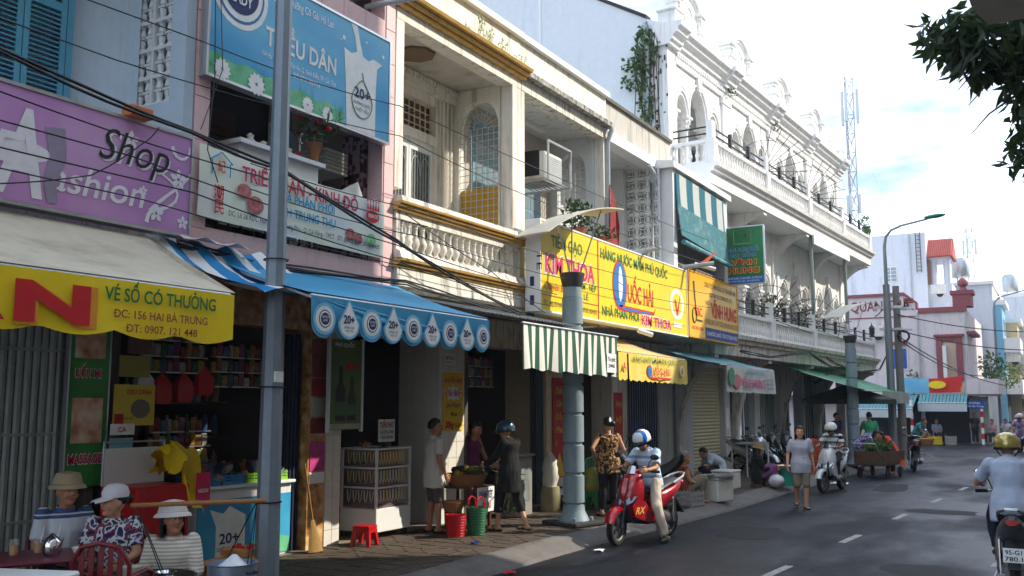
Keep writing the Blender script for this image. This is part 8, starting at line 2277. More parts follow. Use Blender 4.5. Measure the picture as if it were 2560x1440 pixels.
REDPL = mat('plastic_red', S(190, 22, 28), .35, var=.06)
MARO = mat('plastic_maroon', S(110, 22, 30), .4, var=.08)
def chair(words, c, rz, m):
 t = T('plastic_chair', words, 'chair', c, rz)
 MB().bbox(-.2, .2, -.2, .2, .39, .42, .012).build('seat', m, t, True)
 for sx in (-1, 1):
  for sy in (-1, 1): MB().tube([(sx * .17, sy * .17, .39), (sx * .22, sy * .22, 0)], [.022, .016], 8).build('leg', m, t, True)
 b = MB()
 fr = [(-.19 - .05 * k / 6, y) for k in range(7) for y in ()]
 b.tube([(-.19, -.2, .41), (-.24, -.21, .7), (-.26, -.14, .82), (-.265, 0, .85), (-.26, .14, .82), (-.24, .21, .7), (-.19, .2, .41)], .018, 8)
 b.build('back_frame', m, t, True)
 for i in range(5):
  y = -.14 + i * .07
  MB().box(-.245, -.228, y - .018, y + .018, .44, .815).build('back_slat', m, t, True)
 for s_ in (-1, 1): MB().tube([(-.22, s_ * .21, .6), (0, s_ * .24, .62), (.17, s_ * .22, .58), (.18, s_ * .19, .4)], .017, 8).build('armrest', m, t, True)
 return t
  # ---- tea table on the left
t = T('plastic_table', 'low maroon plastic table with tea things', 'table', (-6.72, 4.52, Z0), radians(-30))
MB().bbox(-.32, .32, -.3, .3, .69, .72, .012).build('table_top', mat('plastic_plum', S(104, 44, 60), .4, var=.08), t, True)
for sx in (-1, 1):
 for sy in (-1, 1): MB().loft([[(sx * (.29 + a), sy * (.27 + b_), 0) for a, b_ in ((-.02, -.02), (.02, -.02), (.02, .02), (-.02, .02))], [(sx * (.26 + a), sy * (.24 + b_), .69) for a, b_ in ((-.05, -.05), (.03, -.05), (.03, .03), (-.05, .03))]], 0, False).build('leg', MATS['plastic_plum'], t, True)
TZ = Z0 + .722
t = T('teapot', 'small shiny metal teapot on the plum table', 'teapot', (-6.62, 4.55, TZ))
MB().lathe([(.05, 0), (.07, .03), (.07, .09), (.05, .13), (.03, .14), (.012, .16), (.0, .165)], n=16).build('pot', CHROME, t, True)
MB().tube([(.06, 0, .05), (.1, 0, .09), (.13, 0, .13)], [.014, .011, .008], 8).build('spout', CHROME, t, True)
MB().tube([(-.065, 0, .1), (-.11, 0, .1), (-.11, 0, .04), (-.065, 0, .03)], .007, 6).build('handle', CHROME, t, True)
TEA = mat('tea_glass', S(190, 140, 60), .08, alpha=.75)
for i, (x, y, wds) in enumerate([(-6.86, 4.4, 'tall glass of tea at the left of the plum table'), (-6.8, 4.56, 'shorter tea glass beside the teapot'), (-6.75, 4.66, 'third tea glass behind the teapot with a straw')]):
 t = T('tea_glass', wds, 'glass', (x, y, TZ)); MB().lathe([(.03, 0), (.036, .12), (.033, .12), (.028, .01)], n=14, cap=False).build('glass', GLASS, t, True); MB().lathe([(.027, .006), (.031, .08), (.0, .08)], n=14).build('tea', TEA, t, True)
 if i: MB().tube([(0, 0, .01), (.02, .03, .2)], .004, 5).build('straw', WHP, t, True)
b = MB(); b.lathe([(.03, 0), (.04, .01), (.06, .05), (.056, .05), (.03, .012)], (-6.5, 4.7, TZ), 16, cap=False); solo(b, 'bowl', mat('porcelain', S(226, 226, 220), .25), 'white bowl at the right edge of the plum table', 'bowl')
chair('maroon plastic chair with slatted back in front of the seated woman', (-6.2, 4.78, Z0), radians(120), MARO)
chair('maroon plastic chair at the far left of the tea table', (-7.15, 4.15, Z0), radians(60), MARO)
chair('maroon plastic chair under the man in the tan hat', (-7.17, 5.03, Z0 + .02), radians(-18), MARO)
chair('maroon plastic chair under the woman in the white cap', (-6.8, 5.22, Z0), radians(-55), MARO)
crate('lower white plastic crate at the bottom left corner', (-5.92, 3.8, Z0), .6, .45, .36, WHITEP, radians(20))
crate('upper white plastic crate with lid at the bottom left corner', (-5.92, 3.8, Z0 + .37), .6, .45, .34, WHITEP, radians(20), lid=WHITEP)
 # ---- the vendor's shoulder pole kitchen
t = T('carrying_pole', 'bamboo carrying pole resting across the vendor load', 'pole', (-5.95, 5.3, 1.15))
MB().tube([(-6.42, 5.08, 1.2), (-6.0, 5.3, 1.22), (-5.5, 5.62, 1.24)], .018, 8).build('bamboo', WICK, t)
for a, c_ in (((-6.38, 5.1, 1.2), [(-6.25, 4.86, .62), (-5.8, 4.95, .62), (-6.1, 5.2, .62)]), ((-5.56, 5.58, 1.23), [(-5.88, 5.4, .5), (-5.54, 5.5, .5), (-5.75, 5.65, .5)])):
 for p in c_: MB().tube([a, p], .005, 4).build('sling_cord', CABLE, t)
t = T('serving_pan', 'wide dark pan of bowls and plates in front of the vendor', 'pan', (-6.02, 4.98, Z0))
MB().lathe([(.2, 0), (.24, .02), (.22, .44), (.2, .44)], n=16).build('stand', WICK, t, True)
MB().lathe([(.2, .44), (.32, .48), (.33, .56), (.315, .56), (.3, .5), (.0, .48)], n=24, cap=False).build('pan', mat('pan_dark', S(70, 64, 58), .5, .4), t, True)
for i, (x, y, r, h_, m_, wds) in enumerate([(-.14, -.08, .085, .14, mat('jar_milky', S(200, 196, 180), .2), 'milky plastic jar in the serving pan'), (.06, .08, .08, .05, CHROME, 'lower steel bowl in the serving pan'), (.06, .08, .08, .1, CHROME, 'upper steel bowl in the serving pan'), (.16, -.1, .08, .02, WHP, 'white plate at the right of the serving pan')]):
 b = MB(); b.lathe([(r * .7, 0), (r, h_ if i == 0 else .045), (r * .94, h_ if i == 0 else .045), (r * .6, .01)], (-6.02 + x, 4.98 + y, Z0 + .49 + (.05 if i == 2 else 0)), 16, cap=(i == 0)); solo(b, 'serving_dish', m_, wds, 'dish')
t = T('cooking_pot', 'aluminium cooking pot with ice beside the street pole', 'pot', (-5.72, 5.5, Z0))
MB().lathe([(.16, 0), (.18, .02), (.17, .34), (.15, .34)], n=16).build('stand', mat('stand_orange', S(176, 90, 40), .7), t, True)
MB().lathe([(.0, .345), (.17, .35), (.185, .38), (.19, .6), (.2, .61), (.185, .61), (.18, .5)], n=24, cap=False).build('pot', mat('pot_alu', S(150, 162, 180), .35, .6), t, True)
for s_ in (-1, 1): MB().tube([(s_ * .19, -.04, .55), (s_ * .24, -.03, .55), (s_ * .24, .03, .55), (s_ * .19, .04, .55)], .008, 6).build('handle', BLACK, t, True)
b = MB(); b.lathe([(.178, .52), (.1, .6), (.03, .66), (.0, .67)], n=14)
b.v = [(p[0] * (1 + .2 * noise.noise(Vector(p) * 14)), p[1], p[2] + .03 * noise.noise(Vector(p) * 20)) for p in b.v]; b.build('ice_bag', mat('plastic_clear', S(220, 226, 232), .2), t, True)
CARD = mat('cardboard', S(190, 140, 84), .9, var=.12)
for i, (x, y, z, s_, a, wds) in enumerate([(-6.5, 6.15, Z0, (.42, .5, .46), .2, 'open brown cardboard box behind the vendor'), (-6.75, 5.85, Z0, (.38, .42, .4), -.3, 'smaller brown cardboard box left of the open one'), (-6.62, 6.5, Z0 + .47, (.3, .3, .06), .1, 'flat cardboard tray with red sweets on the boxes')]):
 t = T('cardboard_box', wds, 'box', (x, y, z), a)
 MB().bbox(-s_[0] / 2, s_[0] / 2, -s_[1] / 2, s_[1] / 2, 0, s_[2], .004).build('carton', CARD, t, True)
 if i == 0:
  b = MB(); text(b, 'MODERN', (s_[0] / 2 + .002, -.12, .1), h=.06, w=.24, bold=.02); b.build('lettering', BLP, t, True)
  MB().box(s_[0] / 2 + .001, s_[0] / 2 + .003, -.2, -.02, .2, .32).build('red_mark', RED, t, True)
  for q in (-1, 1): MB().loft([[(-.2, q * .25, .461), (.2, q * .25, .461)], [(-.2, q * .42, .5), (.2, q * .42, .5)]], 0, False, False, False).build('flap', CARD, t, True)
 if i == 2:
  for q in range(12): b = MB(); b.ell((random.uniform(-.12, .12), random.uniform(-.12, .12), .075), (.03, .02, .012), 6, 4); b.build('sweet', RED, t, True)
   # ---- grocery shop
t = T('shop_counter', 'white and blue grocery counter with milk advertisement', 'counter', (-8.7, 8.35, Z0))
MB().bbox(-8.95, -8.46, 7.55, 9.08, Z0, 1.02, .01).build('body', WHITE, t)
MB().box(-8.459, -8.45, 7.57, 9.06, Z0 + .03, .9).build('front_print', ramp_mat('counter_blue', [(.3, S(30, 130, 190)), (.7, S(70, 170, 214))], 'noise', 1.2, .4), t)
MB().bbox(-8.98, -8.4, 7.52, 9.1, 1.021, 1.06, .008).build('counter_top', WHITEP, t)
b = MB(); b.add([(-8.447, y, z) for y, z in [(7.85, .2), (7.85, .6), (7.75, .8), (7.95, .74), (8.05, .82), (8.3, .7), (8.3, .2)]], [tuple(range(7))]); b.build('milk_print', WHP, t)
b = MB(); b.add([(-8.447, y, z) for y, z in [(8.4, .19), (9.05, .19), (9.05, .36), (8.8, .42), (8.6, .34), (8.4, .38)]], [tuple(range(6))]); b.build('grass_print', MATS['print_grass'], t)
lett(t, NAVY, [('20+', -8.444, 7.9, .4, .12, .3, .02, 0, .002)]); lett(t, NAVY, [('DƯỠNG CHẤT', -8.444, 7.88, .32, .04, .34, .0, 0, .002)], 'small_print')
PKC = [S(120, 44, 34), S(52, 88, 52), S(150, 122, 50), S(52, 76, 112), S(134, 84, 50), S(112, 52, 86), S(150, 148, 140)]
PKM = [mat('packet_%d' % i, c, .3, var=.55, scale=34) for i, c in enumerate(PKC)]
PKN = ['red', 'green', 'yellow', 'blue', 'orange', 'magenta', 'pale']
pk = MB()
pk.loft([[(-.05, -.002, 0), (.05, -.002, 0), (.05, .002, 0), (-.05, .002, 0)], [(-.05, -.02, .03), (.05, -.02, .03), (.05, .02, .03), (-.05, .02, .03)], [(-.05, -.025, .1), (.05, -.025, .1), (.05, .025, .1), (-.05, .025, .1)], [(-.05, -.002, .14), (.05, -.002, .14), (.05, .002, .14), (-.05, .002, .14)]], 0, True)
PKS = [pk.mesh('packet', m) for m in PKM]
BKT = [('first blue basket of snack packets on the grocery counter', 7.75, S(40, 120, 180)), ('second blue basket of snack packets on the grocery counter', 8.13, S(50, 130, 190)), ('first green basket of snack packets on the grocery counter', 8.5, S(120, 180, 40)), ('last green basket of snack packets beside the folded gate', 8.86, S(130, 190, 50))]
for i, (wds, y, c) in enumerate(BKT):
 crate(wds, (-8.66, y, 1.061), .36, .34, .12, mat('basket_%d' % i, c, .4), 0, 'snack baskets on the counter', cat='basket', name='snack_basket')
 for q in range(16):
  o_ = piece('snack_packet', PKS[(q * 3 + i * 2) % 7], None, (-8.66 + random.uniform(-.13, .13), y + random.uniform(-.12, .12), 1.085 + .1 * (q // 8)), (random.uniform(-.7, .7), random.uniform(-.5, .5), random.uniform(0, 3)))
  tag(o_, '%s snack packet heaped in %s on the counter' % (PKN[(q * 3 + i * 2) % 7], ('the first blue basket', 'the second blue basket', 'the first green basket', 'the last green basket')[i]), 'packet', 'snack packets in counter basket %d' % (i + 1))
for i in range(3):
 t = T('goods_shelf', ['top', 'middle', 'lowest'][i] + ' dim shelf of bottles at the back of the grocery', 'shelf', (-9.7, 8, 1.1 + .45 * (2 - i)))
 MB().box(-9.9, -9.55, 6.8, 9.0, 1.1 + .45 * (2 - i), 1.13 + .45 * (2 - i)).build('board', WOOD, t)
 for q in range(14):
  b = MB(); b.lathe([(.045, 0), (.05, .02), (.05, .18), (.02, .24), (.02, .28), (.0, .28)], n=8)
  o_ = piece('bottle', b.mesh('bottle', PKM[(q * 5 + i) % 7]), None, (-9.7, 6.9 + q * .155, 1.132 + .45 * (2 - i)))
  tag(o_, '%s bottle standing on the %s dim grocery shelf, %s half' % (PKN[(q * 5 + i) % 7], ['top', 'middle', 'lowest'][i], 'left' if q < 7 else 'right'), 'bottle', 'bottles on the %s grocery shelf' % ['top', 'middle', 'lowest'][i])
for i, (y, z, m_, wds) in enumerate([(7.25, 2.0, REDPL, 'large red bag hanging in the grocery doorway'), (7.55, 2.02, REDPL, 'second red bag hanging in the grocery doorway'), (7.85, 2.1, RED, 'narrow red packet strip hanging at the grocery doorway'), (7.0, 2.05, WHP, 'pale doll packet hanging in the grocery doorway')]):
 b = MB(); b.loft([[(-8.75 + dx, y + dy, z + zz) for dx, dy in ((-.03 * s_, -.1 * s_), (.05 * s_, -.1 * s_), (.05 * s_, .1 * s_), (-.03 * s_, .1 * s_))] for zz, s_ in ((0, .9), (.05, 1.1), (.22, 1.05), (.3, .5), (.34, .15))], 0, True)
 b.tube([(-8.74, y, z + .33), (-8.74, y, z + .6)], .004, 4); solo(b, 'hanging_bag', m_, wds, 'bag')
for y_, z_, x_, wds in ((7.4, 2.35, -8.75, 'wire rack of small goods hanging under the grocery lintel'), (8.45, 2.2, -8.8, 'second wire rack of packets hanging right of the red bags'), (7.9, 1.3, -9.2, 'low wire rack of packets behind the snack baskets'), (10.9, 2.0, -9.3, 'wire rack of cards hanging behind the jewellery case'), (14.4, 2.3, -9.0, 'wire rack of packets hanging inside the rice shop')):
 t = T('hanging_rack', wds, 'rack', (x_, y_, z_))
 for i in range(3):
  MB().box(-.02, .01, -.45, .5, i * .18, .015 + i * .18).build('rail', STEEL, t, True)
  for q in range(10):
   piece('card', PKS[(q * (1 + i) + 2 * i) % 7], t, (.01, -.42 + q * .09, .02 + i * .18 - (.0 if q % 3 else .02)), (0, 0, pi / 2 + .2 * sin(q * 2 + i)), (.75, .7, .9 + .25 * (q % 2)))
t = T('drinks_cooler', 'red soft drink cooler cabinet with white back panel', 'cooler', (-7.95, 6.45, Z0))
MB().bbox(-8.25, -7.7, 6.15, 6.8, Z0, 1.2, .02).build('cabinet', mat('cooler_red', S(190, 26, 26), .35, var=.25, scale=12), t)
MB().box(-8.2, -8.17, 6.12, 6.85, 1.201, 1.56).build('back_panel', WHITEP, t)
lett(t, WHP, [('Coca-Cola', -7.698, 6.25, .62, .14, .48, .02, .3, .003)])
b = MB(); b.tube([(-8.18, 6.12, 1.2), (-8.18, 6.12, 1.62), (-8.18, 6.85, 1.62), (-8.18, 6.85, 1.2)], .012, 6); b.build('rail', STEEL, t)
t = T('raincoat', 'yellow raincoat thrown over the end of the drinks cooler', 'raincoat', (-7.85, 6.75, .75))
rows = []
rn = random.Random(8)
for i in range(15):
 u = i / 14
 rows.append([(-8.0 + .34 * u + .05 * sin(q * 1.9 + i * .8), 6.5 + .07 * q + .04 * sin(i * 1.1 + q), 1.3 + .34 * sin(min(1, u * 1.6) * pi * .62) * (1 - .25 * abs(q - 3) / 3) - (1.05 * (u - .42) if u > .42 and q > 3 else (.42 * (u - .42) if u > .42 else 0)) + .03 * sin(q * 2.2 + i)) for q in range(8)])
b = MB(); b.loft(rows, 0, True, False, False); b.build('coat', mat('rain_yellow', S(232, 196, 16), .4, var=.1), t)
poster('pink ice cream card on the side of the cooler', -7.66, 6.84, 7.02, .95, 1.3, MAG, [(WHP, [('NGON', 6.86, 1.1, .04, .13, .02, 0)])])
t = T('broom', 'straw broom leaning on the marble pillar', 'broom', (-8.3, 9.2, Z0))
MB().tube([(-8.25, 9.25, .55), (-8.36, 9.2, 1.25)], .014, 6).build('handle', WICK, t)
b = MB(); b.loft([[(-8.25 + .02 * cos(a), 9.25 + .03 * sin(a), .55) for a in [2 * pi * k / 8 for k in range(8)]], [(-8.2 + .05 * cos(a), 9.27 + .14 * sin(a), .16) for a in [2 * pi * k / 8 for k in range(8)]]]); b.build('bristles', mat('straw', S(150, 120, 70), .9, var=.3, scale=40), t)
 # ---- jewellery case
t = T('display_case', 'glass jewellery case on castors full of gold chains', 'display case', (-8.5, 10.9, Z0))
X0, X1, Y0, Y1 = -8.86, -8.22, 10.5, 11.3
MB().bbox(X0, X1, Y0, Y1, .24, .56, .008).build('base_cabinet', WHITEP, t)
for x in (X0 + .015, X1 - .015):
 for y in (Y0 + .015, Y1 - .015): MB().box(x - .015, x + .015, y - .015, y + .015, .561, 1.36).build('post', WHITEP, t)
for z in (.83, 1.1, 1.361):
 b = MB(); b.box(X0, X1, Y0 - .005, Y0 + .02, z, z + .025); b.box(X0, X1, Y1 - .02, Y1 + .005, z, z + .025); b.box(X1 - .02, X1 + .005, Y0 + .021, Y1 - .021, z, z + .025); b.box(X0 - .005, X0 + .02, Y0 + .021, Y1 - .021, z, z + .025); b.build('frame_rail', WHITEP, t)
for z in (.57, .845, 1.115): MB().box(X0 + .03, X1 - .03, Y0 + .03, Y1 - .03, z, z + .012).build('shelf', mat('velvet_red', S(140, 20, 30), .8), t)
MB().box(X1 - .008, X1 - .004, Y0 + .03, Y1 - .03, .57, 1.36).build('pane', GLASS, t); MB().box(X0 + .03, X1 - .03, Y0 + .004, Y0 + .008, .57, 1.36).build('pane', GLASS, t)
GLD = mat('gold', S(236, 196, 100), .35, .6, var=.2); SLV = mat('silver_chain', S(222, 214, 204), .35, .5, var=.2)
for lv, z in enumerate((.8, 1.07, 1.33)):
 for q in range(10):
  y = Y0 + .09 + q * .07
  b = MB(); b.tube([(X1 - .08, y - .03, z), (X1 - .075, y - .025, z - .12), (X1 - .07, y, z - .18), (X1 - .075, y + .025, z - .12), (X1 - .08, y + .03, z)], .009, 5); b.build('necklace', GLD if lv == 2 or q % 3 == 0 else SLV, t)
 for q in range(5):
  x = X0 + .1 + q * .1
  b = MB(); b.tube([(x - .03, Y0 + .07, z), (x - .02, Y0 + .065, z - .12), (x, Y0 + .06, z - .17), (x + .02, Y0 + .065, z - .12), (x + .03, Y0 + .07, z)], .006, 5); b.build('necklace', GLD if lv else SLV, t)
for x in (X0 + .05, X1 - .05):
 for y in (Y0 + .06, Y1 - .06): b = MB(); b.X = Matrix.Translation((x, y, .195)) @ Matrix.Rotation(pi / 2, 4, 'X'); b.lathe([(.0, -.015), (.04, -.015), (.04, .015), (.0, .015)], n=12); b.build('castor', RUBBER, t)
t = T('counter_card', 'white goldsmith price card standing on the jewellery case', 'sign', (-8.45, 11.05, 1.39))
MB().box(-8.46, -8.45, 10.82, 11.2, 1.46, 1.78).build('card', WHP, t); MB().box(-8.5, -8.42, 10.95, 11.08, 1.388, 1.46).build('stand', WOOD, t)
lett(t, RED, [('TUẤN PHÁT', -8.449, 10.84, 1.66, .08, .34, .03, 0, .003)]); lett(t, BLP, [('GIA CÔNG XI MẠ', -8.449, 10.85, 1.575, .05, .32, .01, 0, .003), ('VÀNG 18K-24K', -8.449, 10.86, 1.5, .05, .3, .01, 0, .003)])
b = MB(); leaf_cluster(b, (-8.5, 10.6, 1.42), (.08, .08, .03), 24, .02, .05, .5, seed=33); solo(b, 'trinket_pile', mat('trinket', S(176, 120, 90), .5), 'little heap of trinkets on the left of the jewellery case', 'trinkets')
stool('small red plastic stool beside the jewellery case', (-8.05, 10.05, Z0), .26, .25, REDPL, .2)
 # ---- basket stall
def wbasket(words, c, r, h_, m=WICK, cat='basket', handles=None, name='basket', holes=False):
 t = T(name, words, cat, c)
 b = MB(); b.lathe([(.0, .005), (r * .78, 0), (r * .8, .01), (r, h_), (r * 1.04, h_ + .01), (r * .96, h_ + .012), (r * .76, .02), (.0, .02)], n=24, cap=False); b.build('weave', m, t, True)
 n = max(3, int(h_ / .035))
 for i in range(n):
  z = h_ * (i + .5) / n; rr = r * (.8 + .2 * (i + .5) / n)
  MB().tube([(rr * 1.01 * cos(2 * pi * k / 24), rr * 1.01 * sin(2 * pi * k / 24), z) for k in range(25)], .004, 5).build('band', m, t, True)
 if handles:
  for s_ in (-1, 1): MB().tube([(s_ * r * .5, -.1, h_), (s_ * r * .5, -.09, h_ + .12), (s_ * r * .5, 0, h_ + .16), (s_ * r * .5, .09, h_ + .12), (s_ * r * .5, .1, h_)], .012, 6).build('handle', handles, t, True)
 return t
t = T('stall_table', 'small stall table carrying the wicker basket of cakes', 'table', (-7.75, 12.0, Z0))
MB().box(-.32, .32, -.3, .3, .62, .65).build('table_top', WOOD, t, True)
for sx in (-1, 1):
 for sy in (-1, 1): MB().box(sx * .28 - .02, sx * .28 + .02, sy * .26 - .02, sy * .26 + .02, 0, .62).build('leg', WOOD, t, True)
wbasket('wide wicker basket heaped with wrapped cakes on the stall table', (-7.72, 12.0, Z0 + .651), .32, .16)
RN = random.Random(12)
for q in range(16):
 a, r = RN.uniform(0, 6.28), RN.uniform(0, .22)
 b = MB(); b.X = rt((-7.72 + r * cos(a), 12.0 + r * sin(a), Z0 + .83 + (.06 if q > 9 else 0)), RN.uniform(0, 3)) @ Matrix.Rotation(RN.uniform(-.3, .3), 4, 'Y')
 b.tube([(-.1, 0, 0), (-.08, 0, 0), (.08, 0, 0), (.1, 0, 0)], [.02, .045, .045, .02], 8)
 for x in (-.05, 0, .05): b.tube([(x, .047 * cos(k), .047 * sin(k)) for k in [2 * pi * j / 10 for j in range(11)]], .004, 4)
 solo(b, 'wrapped_cake', [mat('leaf_wrap', S(96, 100, 40), .7, var=.3), mat('leaf_wrap_dark', S(60, 54, 30), .7, var=.3), mat('leaf_wrap_yellow', S(180, 150, 50), .7, var=.2)][q % 3], ['olive', 'dark brown', 'yellow'][q % 3] + ' leaf wrapped cylinder cake heaped in the wide stall basket', 'cake', 'wrapped cakes in the stall basket')
wbasket('small wicker basket under the stall table', (-7.72, 11.66, Z0 + .3), .16, .14)
MB_ = MB(); MB_.lathe([(.12, 0), (.13, .3)], (-7.72, 11.66, Z0), 12); solo(MB_, 'upturned_bucket', BLACK, 'dark upturned bucket below the small wicker basket', 'bucket')
t = T('cake_sign', 'white cake seller sign propped on the stall', 'sign', (-7.4, 12.08, .4))
MB().box(-7.43, -7.42, 11.85, 12.32, .42, .78).build('card', WHP, t)
lett(t, NAVY, [('BÁNH TÉT', -7.419, 11.89, .62, .11, .38, .03, 0, .003)]); lett(t, RED, [('CÁI DÙ', -7.419, 11.96, .47, .09, .26, .03, 0, .003)])
wbasket('red plastic basket on the pavement by the stall', (-7.45, 11.32, Z0), .15, .3, REDPL)
t = wbasket('green woven shopping bag with red handles', (-7.3, 11.62, Z0), .15, .38, ramp_mat('bag_green', [(.0, S(20, 60, 40)), (.35, S(40, 110, 76)), (1, S(50, 130, 90))], 'voronoi', 26, .5, rand=.1), 'bag', RED, 'woven_bag')
b = MB(); leaf_cluster(b, (-7.35, 12.6, .7), (.12, .12, .45), 70, .02, .25, .7, seed=44); solo(b, 'palm_sprays', LEAFD, 'dark green palm sprays standing behind the cake sign', 'leaves')
t = T('meter_cabinet', 'grey concrete meter cabinet behind the woman in black', 'cabinet', (-8.0, 13.95, Z0))
MB().bbox(-8.2, -7.8, 13.65, 14.2, Z0, 1.12, .015).build('body', mat('cabinet_grey', S(150, 148, 142), .85, var=.12), t); MB().bbox(-8.24, -7.76, 13.61, 14.24, 1.121, 1.17, .01).build('cap', mat('cabinet_grey', S(150, 148, 142), .85), t); MB().box(-7.8, -7.79, 13.72, 14.12, .4, 1.05).build('door', GATEC, t)
b = MB(); b.lathe([(.17, 0), (.18, .25), (.16, .42), (.0, .42)], (-7.8, 14.85, Z0), 12); solo(b, 'stone_stump', mat('mossy_stone', S(150, 144, 110), .9, var=.3), 'mossy stone stump under the white sack', 'stump')
def sack(words, c, h_, r, m, seed, group=None, flat=1.0, rz=0):
 b = MB(); rings = []
 for i in range(9):
  u = i / 8
  rr = r * (.9 + .18 * sin(pi * min(1, u * 1.25))) * (1 if u < .8 else 1 - (u - .8) * 3.2)
  rings.append([(c[0] + (rr * cos(a) * flat) * cos(rz) - rr * sin(a) * sin(rz), c[1] + rr * cos(a) * flat * sin(rz) + rr * sin(a) * cos(rz), c[2] + h_ * u) for a in [2 * pi * k / 14 for k in range(14)]])
 b.loft(rings)
 b.v = [tuple(Vector(p) + Vector((.03, .03, .02)) * noise.noise(Vector(p) * 9 + Vector((seed, 0, 0)))) for p in b.v]
 return solo(b, 'sack', m, words, 'sack', group)
SACK = mat('sack_white', S(216, 214, 206), .85, var=.1)
sack('white woven sack standing on the stone stump', (-7.8, 14.85, Z0 + .42), .6, .13, SACK, 1)
for i in range(6):
 sack('rice sack on the %s rack %s inside the rice shop' % (['lower', 'upper'][i // 3], ['left', 'middle', 'right'][i % 3]), (-9.6, 13.55 + (i % 3) * .55, Z0 + .3 + (i // 3) * .75), .6, .24, SACK if i % 2 else mat('sack_print', S(196, 176, 150), .85, var=.4, scale=14), i + 5, 'rice sacks inside the shop', .6)
t = T('sack_rack', 'wooden rack carrying the rice sacks', 'rack', (-9.6, 14.1, Z0))
for z in (.27, 1.02): MB().box(-9.85, -9.3, 13.2, 15.0, Z0 + z - .03, Z0 + z).build('board', WOOD, t)
for y in (13.25, 14.95): MB().box(-9.84, -9.78, y - .03, y + .03, Z0, Z0 + 1.9).build('post', WOOD, t)
t = stool('green plastic stool beside the lamp column', (-7.35, 15.65, Z0), .3, .26, mat('plastic_green', S(30, 140, 84), .4))
sack('yellow green plastic sack on the green stool', (-7.35, 15.65, Z0 + .3), .42, .14, mat('bag_lime', S(150, 164, 70), .4, var=.15), 30)
chair('pale green plastic chair behind the woman in the flowered top', (-7.5, 16.3, Z0), radians(-30), mat('plastic_mint', S(110, 190, 150), .4))
b = MB(); b.bbox(-8.15, -7.85, 15.2, 15.55, .32, .36, .008); b.box(-8.1, -8.06, 15.25, 15.29, Z0, .32); b.box(-7.94, -7.9, 15.25, 15.29, Z0, .32); b.box(-8.1, -8.06, 15.46, 15.5, Z0, .32); b.box(-7.94, -7.9, 15.46, 15.5, Z0, .32)
solo(b, 'low_bench', WOOD, 'low dark bench at the foot of the red island banner', 'bench')
t = T('weighing_scale', 'shiny scale on the low bench by the red banner', 'scale', (-8.0, 15.4, .36)); MB().lathe([(.1, 0), (.08, .06), (.03, .08), (.03, .12), (.14, .13), (.15, .16), (.13, .14), (.0, .13)], n=16, cap=False).build('pan', CHROME, t, True); MB().bbox(-.08, .08, -.06, .06, 0, .07, .01).build('base', REDPL, t, True)
 # ---- sellers farther along
FOAM = mat('foam_white', S(214, 212, 202), .8, var=.1, streak=.3, streak_c=S(150, 140, 120), st=(4, 4, 4), st_lo=.5)
def foam_box(words, c, sx, sy, sz, rz=0, lid=True):
 t = T('foam_box', words, 'box', c, rz)
 MB().bbox(-sx / 2, sx / 2, -sy / 2, sy / 2, 0, sz, .02).build('box', FOAM, t, True)
 if lid: MB().bbox(-sx / 2 - .01, sx / 2 + .01, -sy / 2 - .01, sy / 2 + .01, sz, sz + .05, .015).build('lid', FOAM, t, True)
foam_box('tall white foam box holding a metal tray on the pavement', (-5.82, 18.0, Z0), .42, .5, .4, radians(-20))
b = MB(); b.lathe([(.0, .0), (.3, .0), (.34, .03), (.345, .03), (.3, -.005)], (-5.82, 18.0, Z0 + .455), 24, cap=False); solo(b, 'metal_tray', ALU, 'round metal tray on the tall foam box', 'tray')
for q in range(7):
 b = MB(); b.ell((-5.95 + RN.uniform(-.1, .22), 18.0 + RN.uniform(-.16, .16), Z0 + .475), (.05, .035, .018), 8, 5); solo(b, 'small_fish', mat('fish_grey', S(120, 116, 110), .4, var=.3), 'small fish laid on the round metal tray', 'fish', 'fish on the metal tray')
crate('grey newspaper wrapped crate in front of the elder woman', (-6.0, 16.95, Z0), .36, .42, .26, mat('crate_grey', S(150, 150, 146), .8, var=.3, scale=20), radians(-15))
b = MB(); rows = []
for i in range(8):
 u = i / 7
 rows.append([(-6.7 + .5 * u, 16.6 + .55 * u + q * .12 - .3, .75 + .35 * u - .09 * abs(q - 2.5) + .03 * sin(q * 3 + i)) for q in range(6)])
b.loft(rows, 0, True, False, False)
b.loft([[p for p in rows[0]], [(p[0] - .05, p[1], .16) for p in rows[0]]], 0, True, False, False)
solo(b, 'black_tarpaulin', mat('tarp_black', S(26, 26, 28), .5), 'black tarpaulin draped beside the elder woman', 'tarpaulin')
stool('very low wooden seat under the elder woman', (-6.25, 17.35, Z0), .13, .26, WOOD)
stool('very low seat under the squatting seller', (-6.0, 21.5, Z0), .13, .26, WOOD)
foam_box('second white foam box beside the bending man', (-6.45, 20.6, Z0), .45, .6, .36, radians(-5))
t = T('tray_basket', 'round brown tray of goods on a mint green bucket', 'tray', (-5.5, 22.1, Z0)); MB().lathe([(.0, .4), (.32, .4), (.34, .46), (.32, .46), (.3, .42), (.0, .42)], n=22, cap=False).build('tray', WICK, t, True)
for q in range(9): b = MB(); b.ell((RN.uniform(-.2, .2), RN.uniform(-.2, .2), .44), (.05, .05, .025), 8, 5); b.build('dumpling', WHP, t, True)
b = MB(); b.lathe([(.15, 0), (.19, .38), (.2, .39), (.0, .39)], (-5.5, 22.1, Z0), 18); solo(b, 'bucket', mat('bucket_mint', S(50, 176, 146), .4), 'mint green bucket under the round tray', 'bucket')
b = MB(); b.ell((-5.6, 21.55, Z0 + .14), (.17, .2, .14), 14, 10); b.v = [tuple(Vector(p) + Vector((.03, .03, .03)) * noise.noise(Vector(p) * 13)) for p in b.v]
solo(b, 'plastic_bag', mat('bag_white', S(210, 206, 208), .35, var=.15), 'bulging white plastic bag in front of the squatting seller', 'bag')
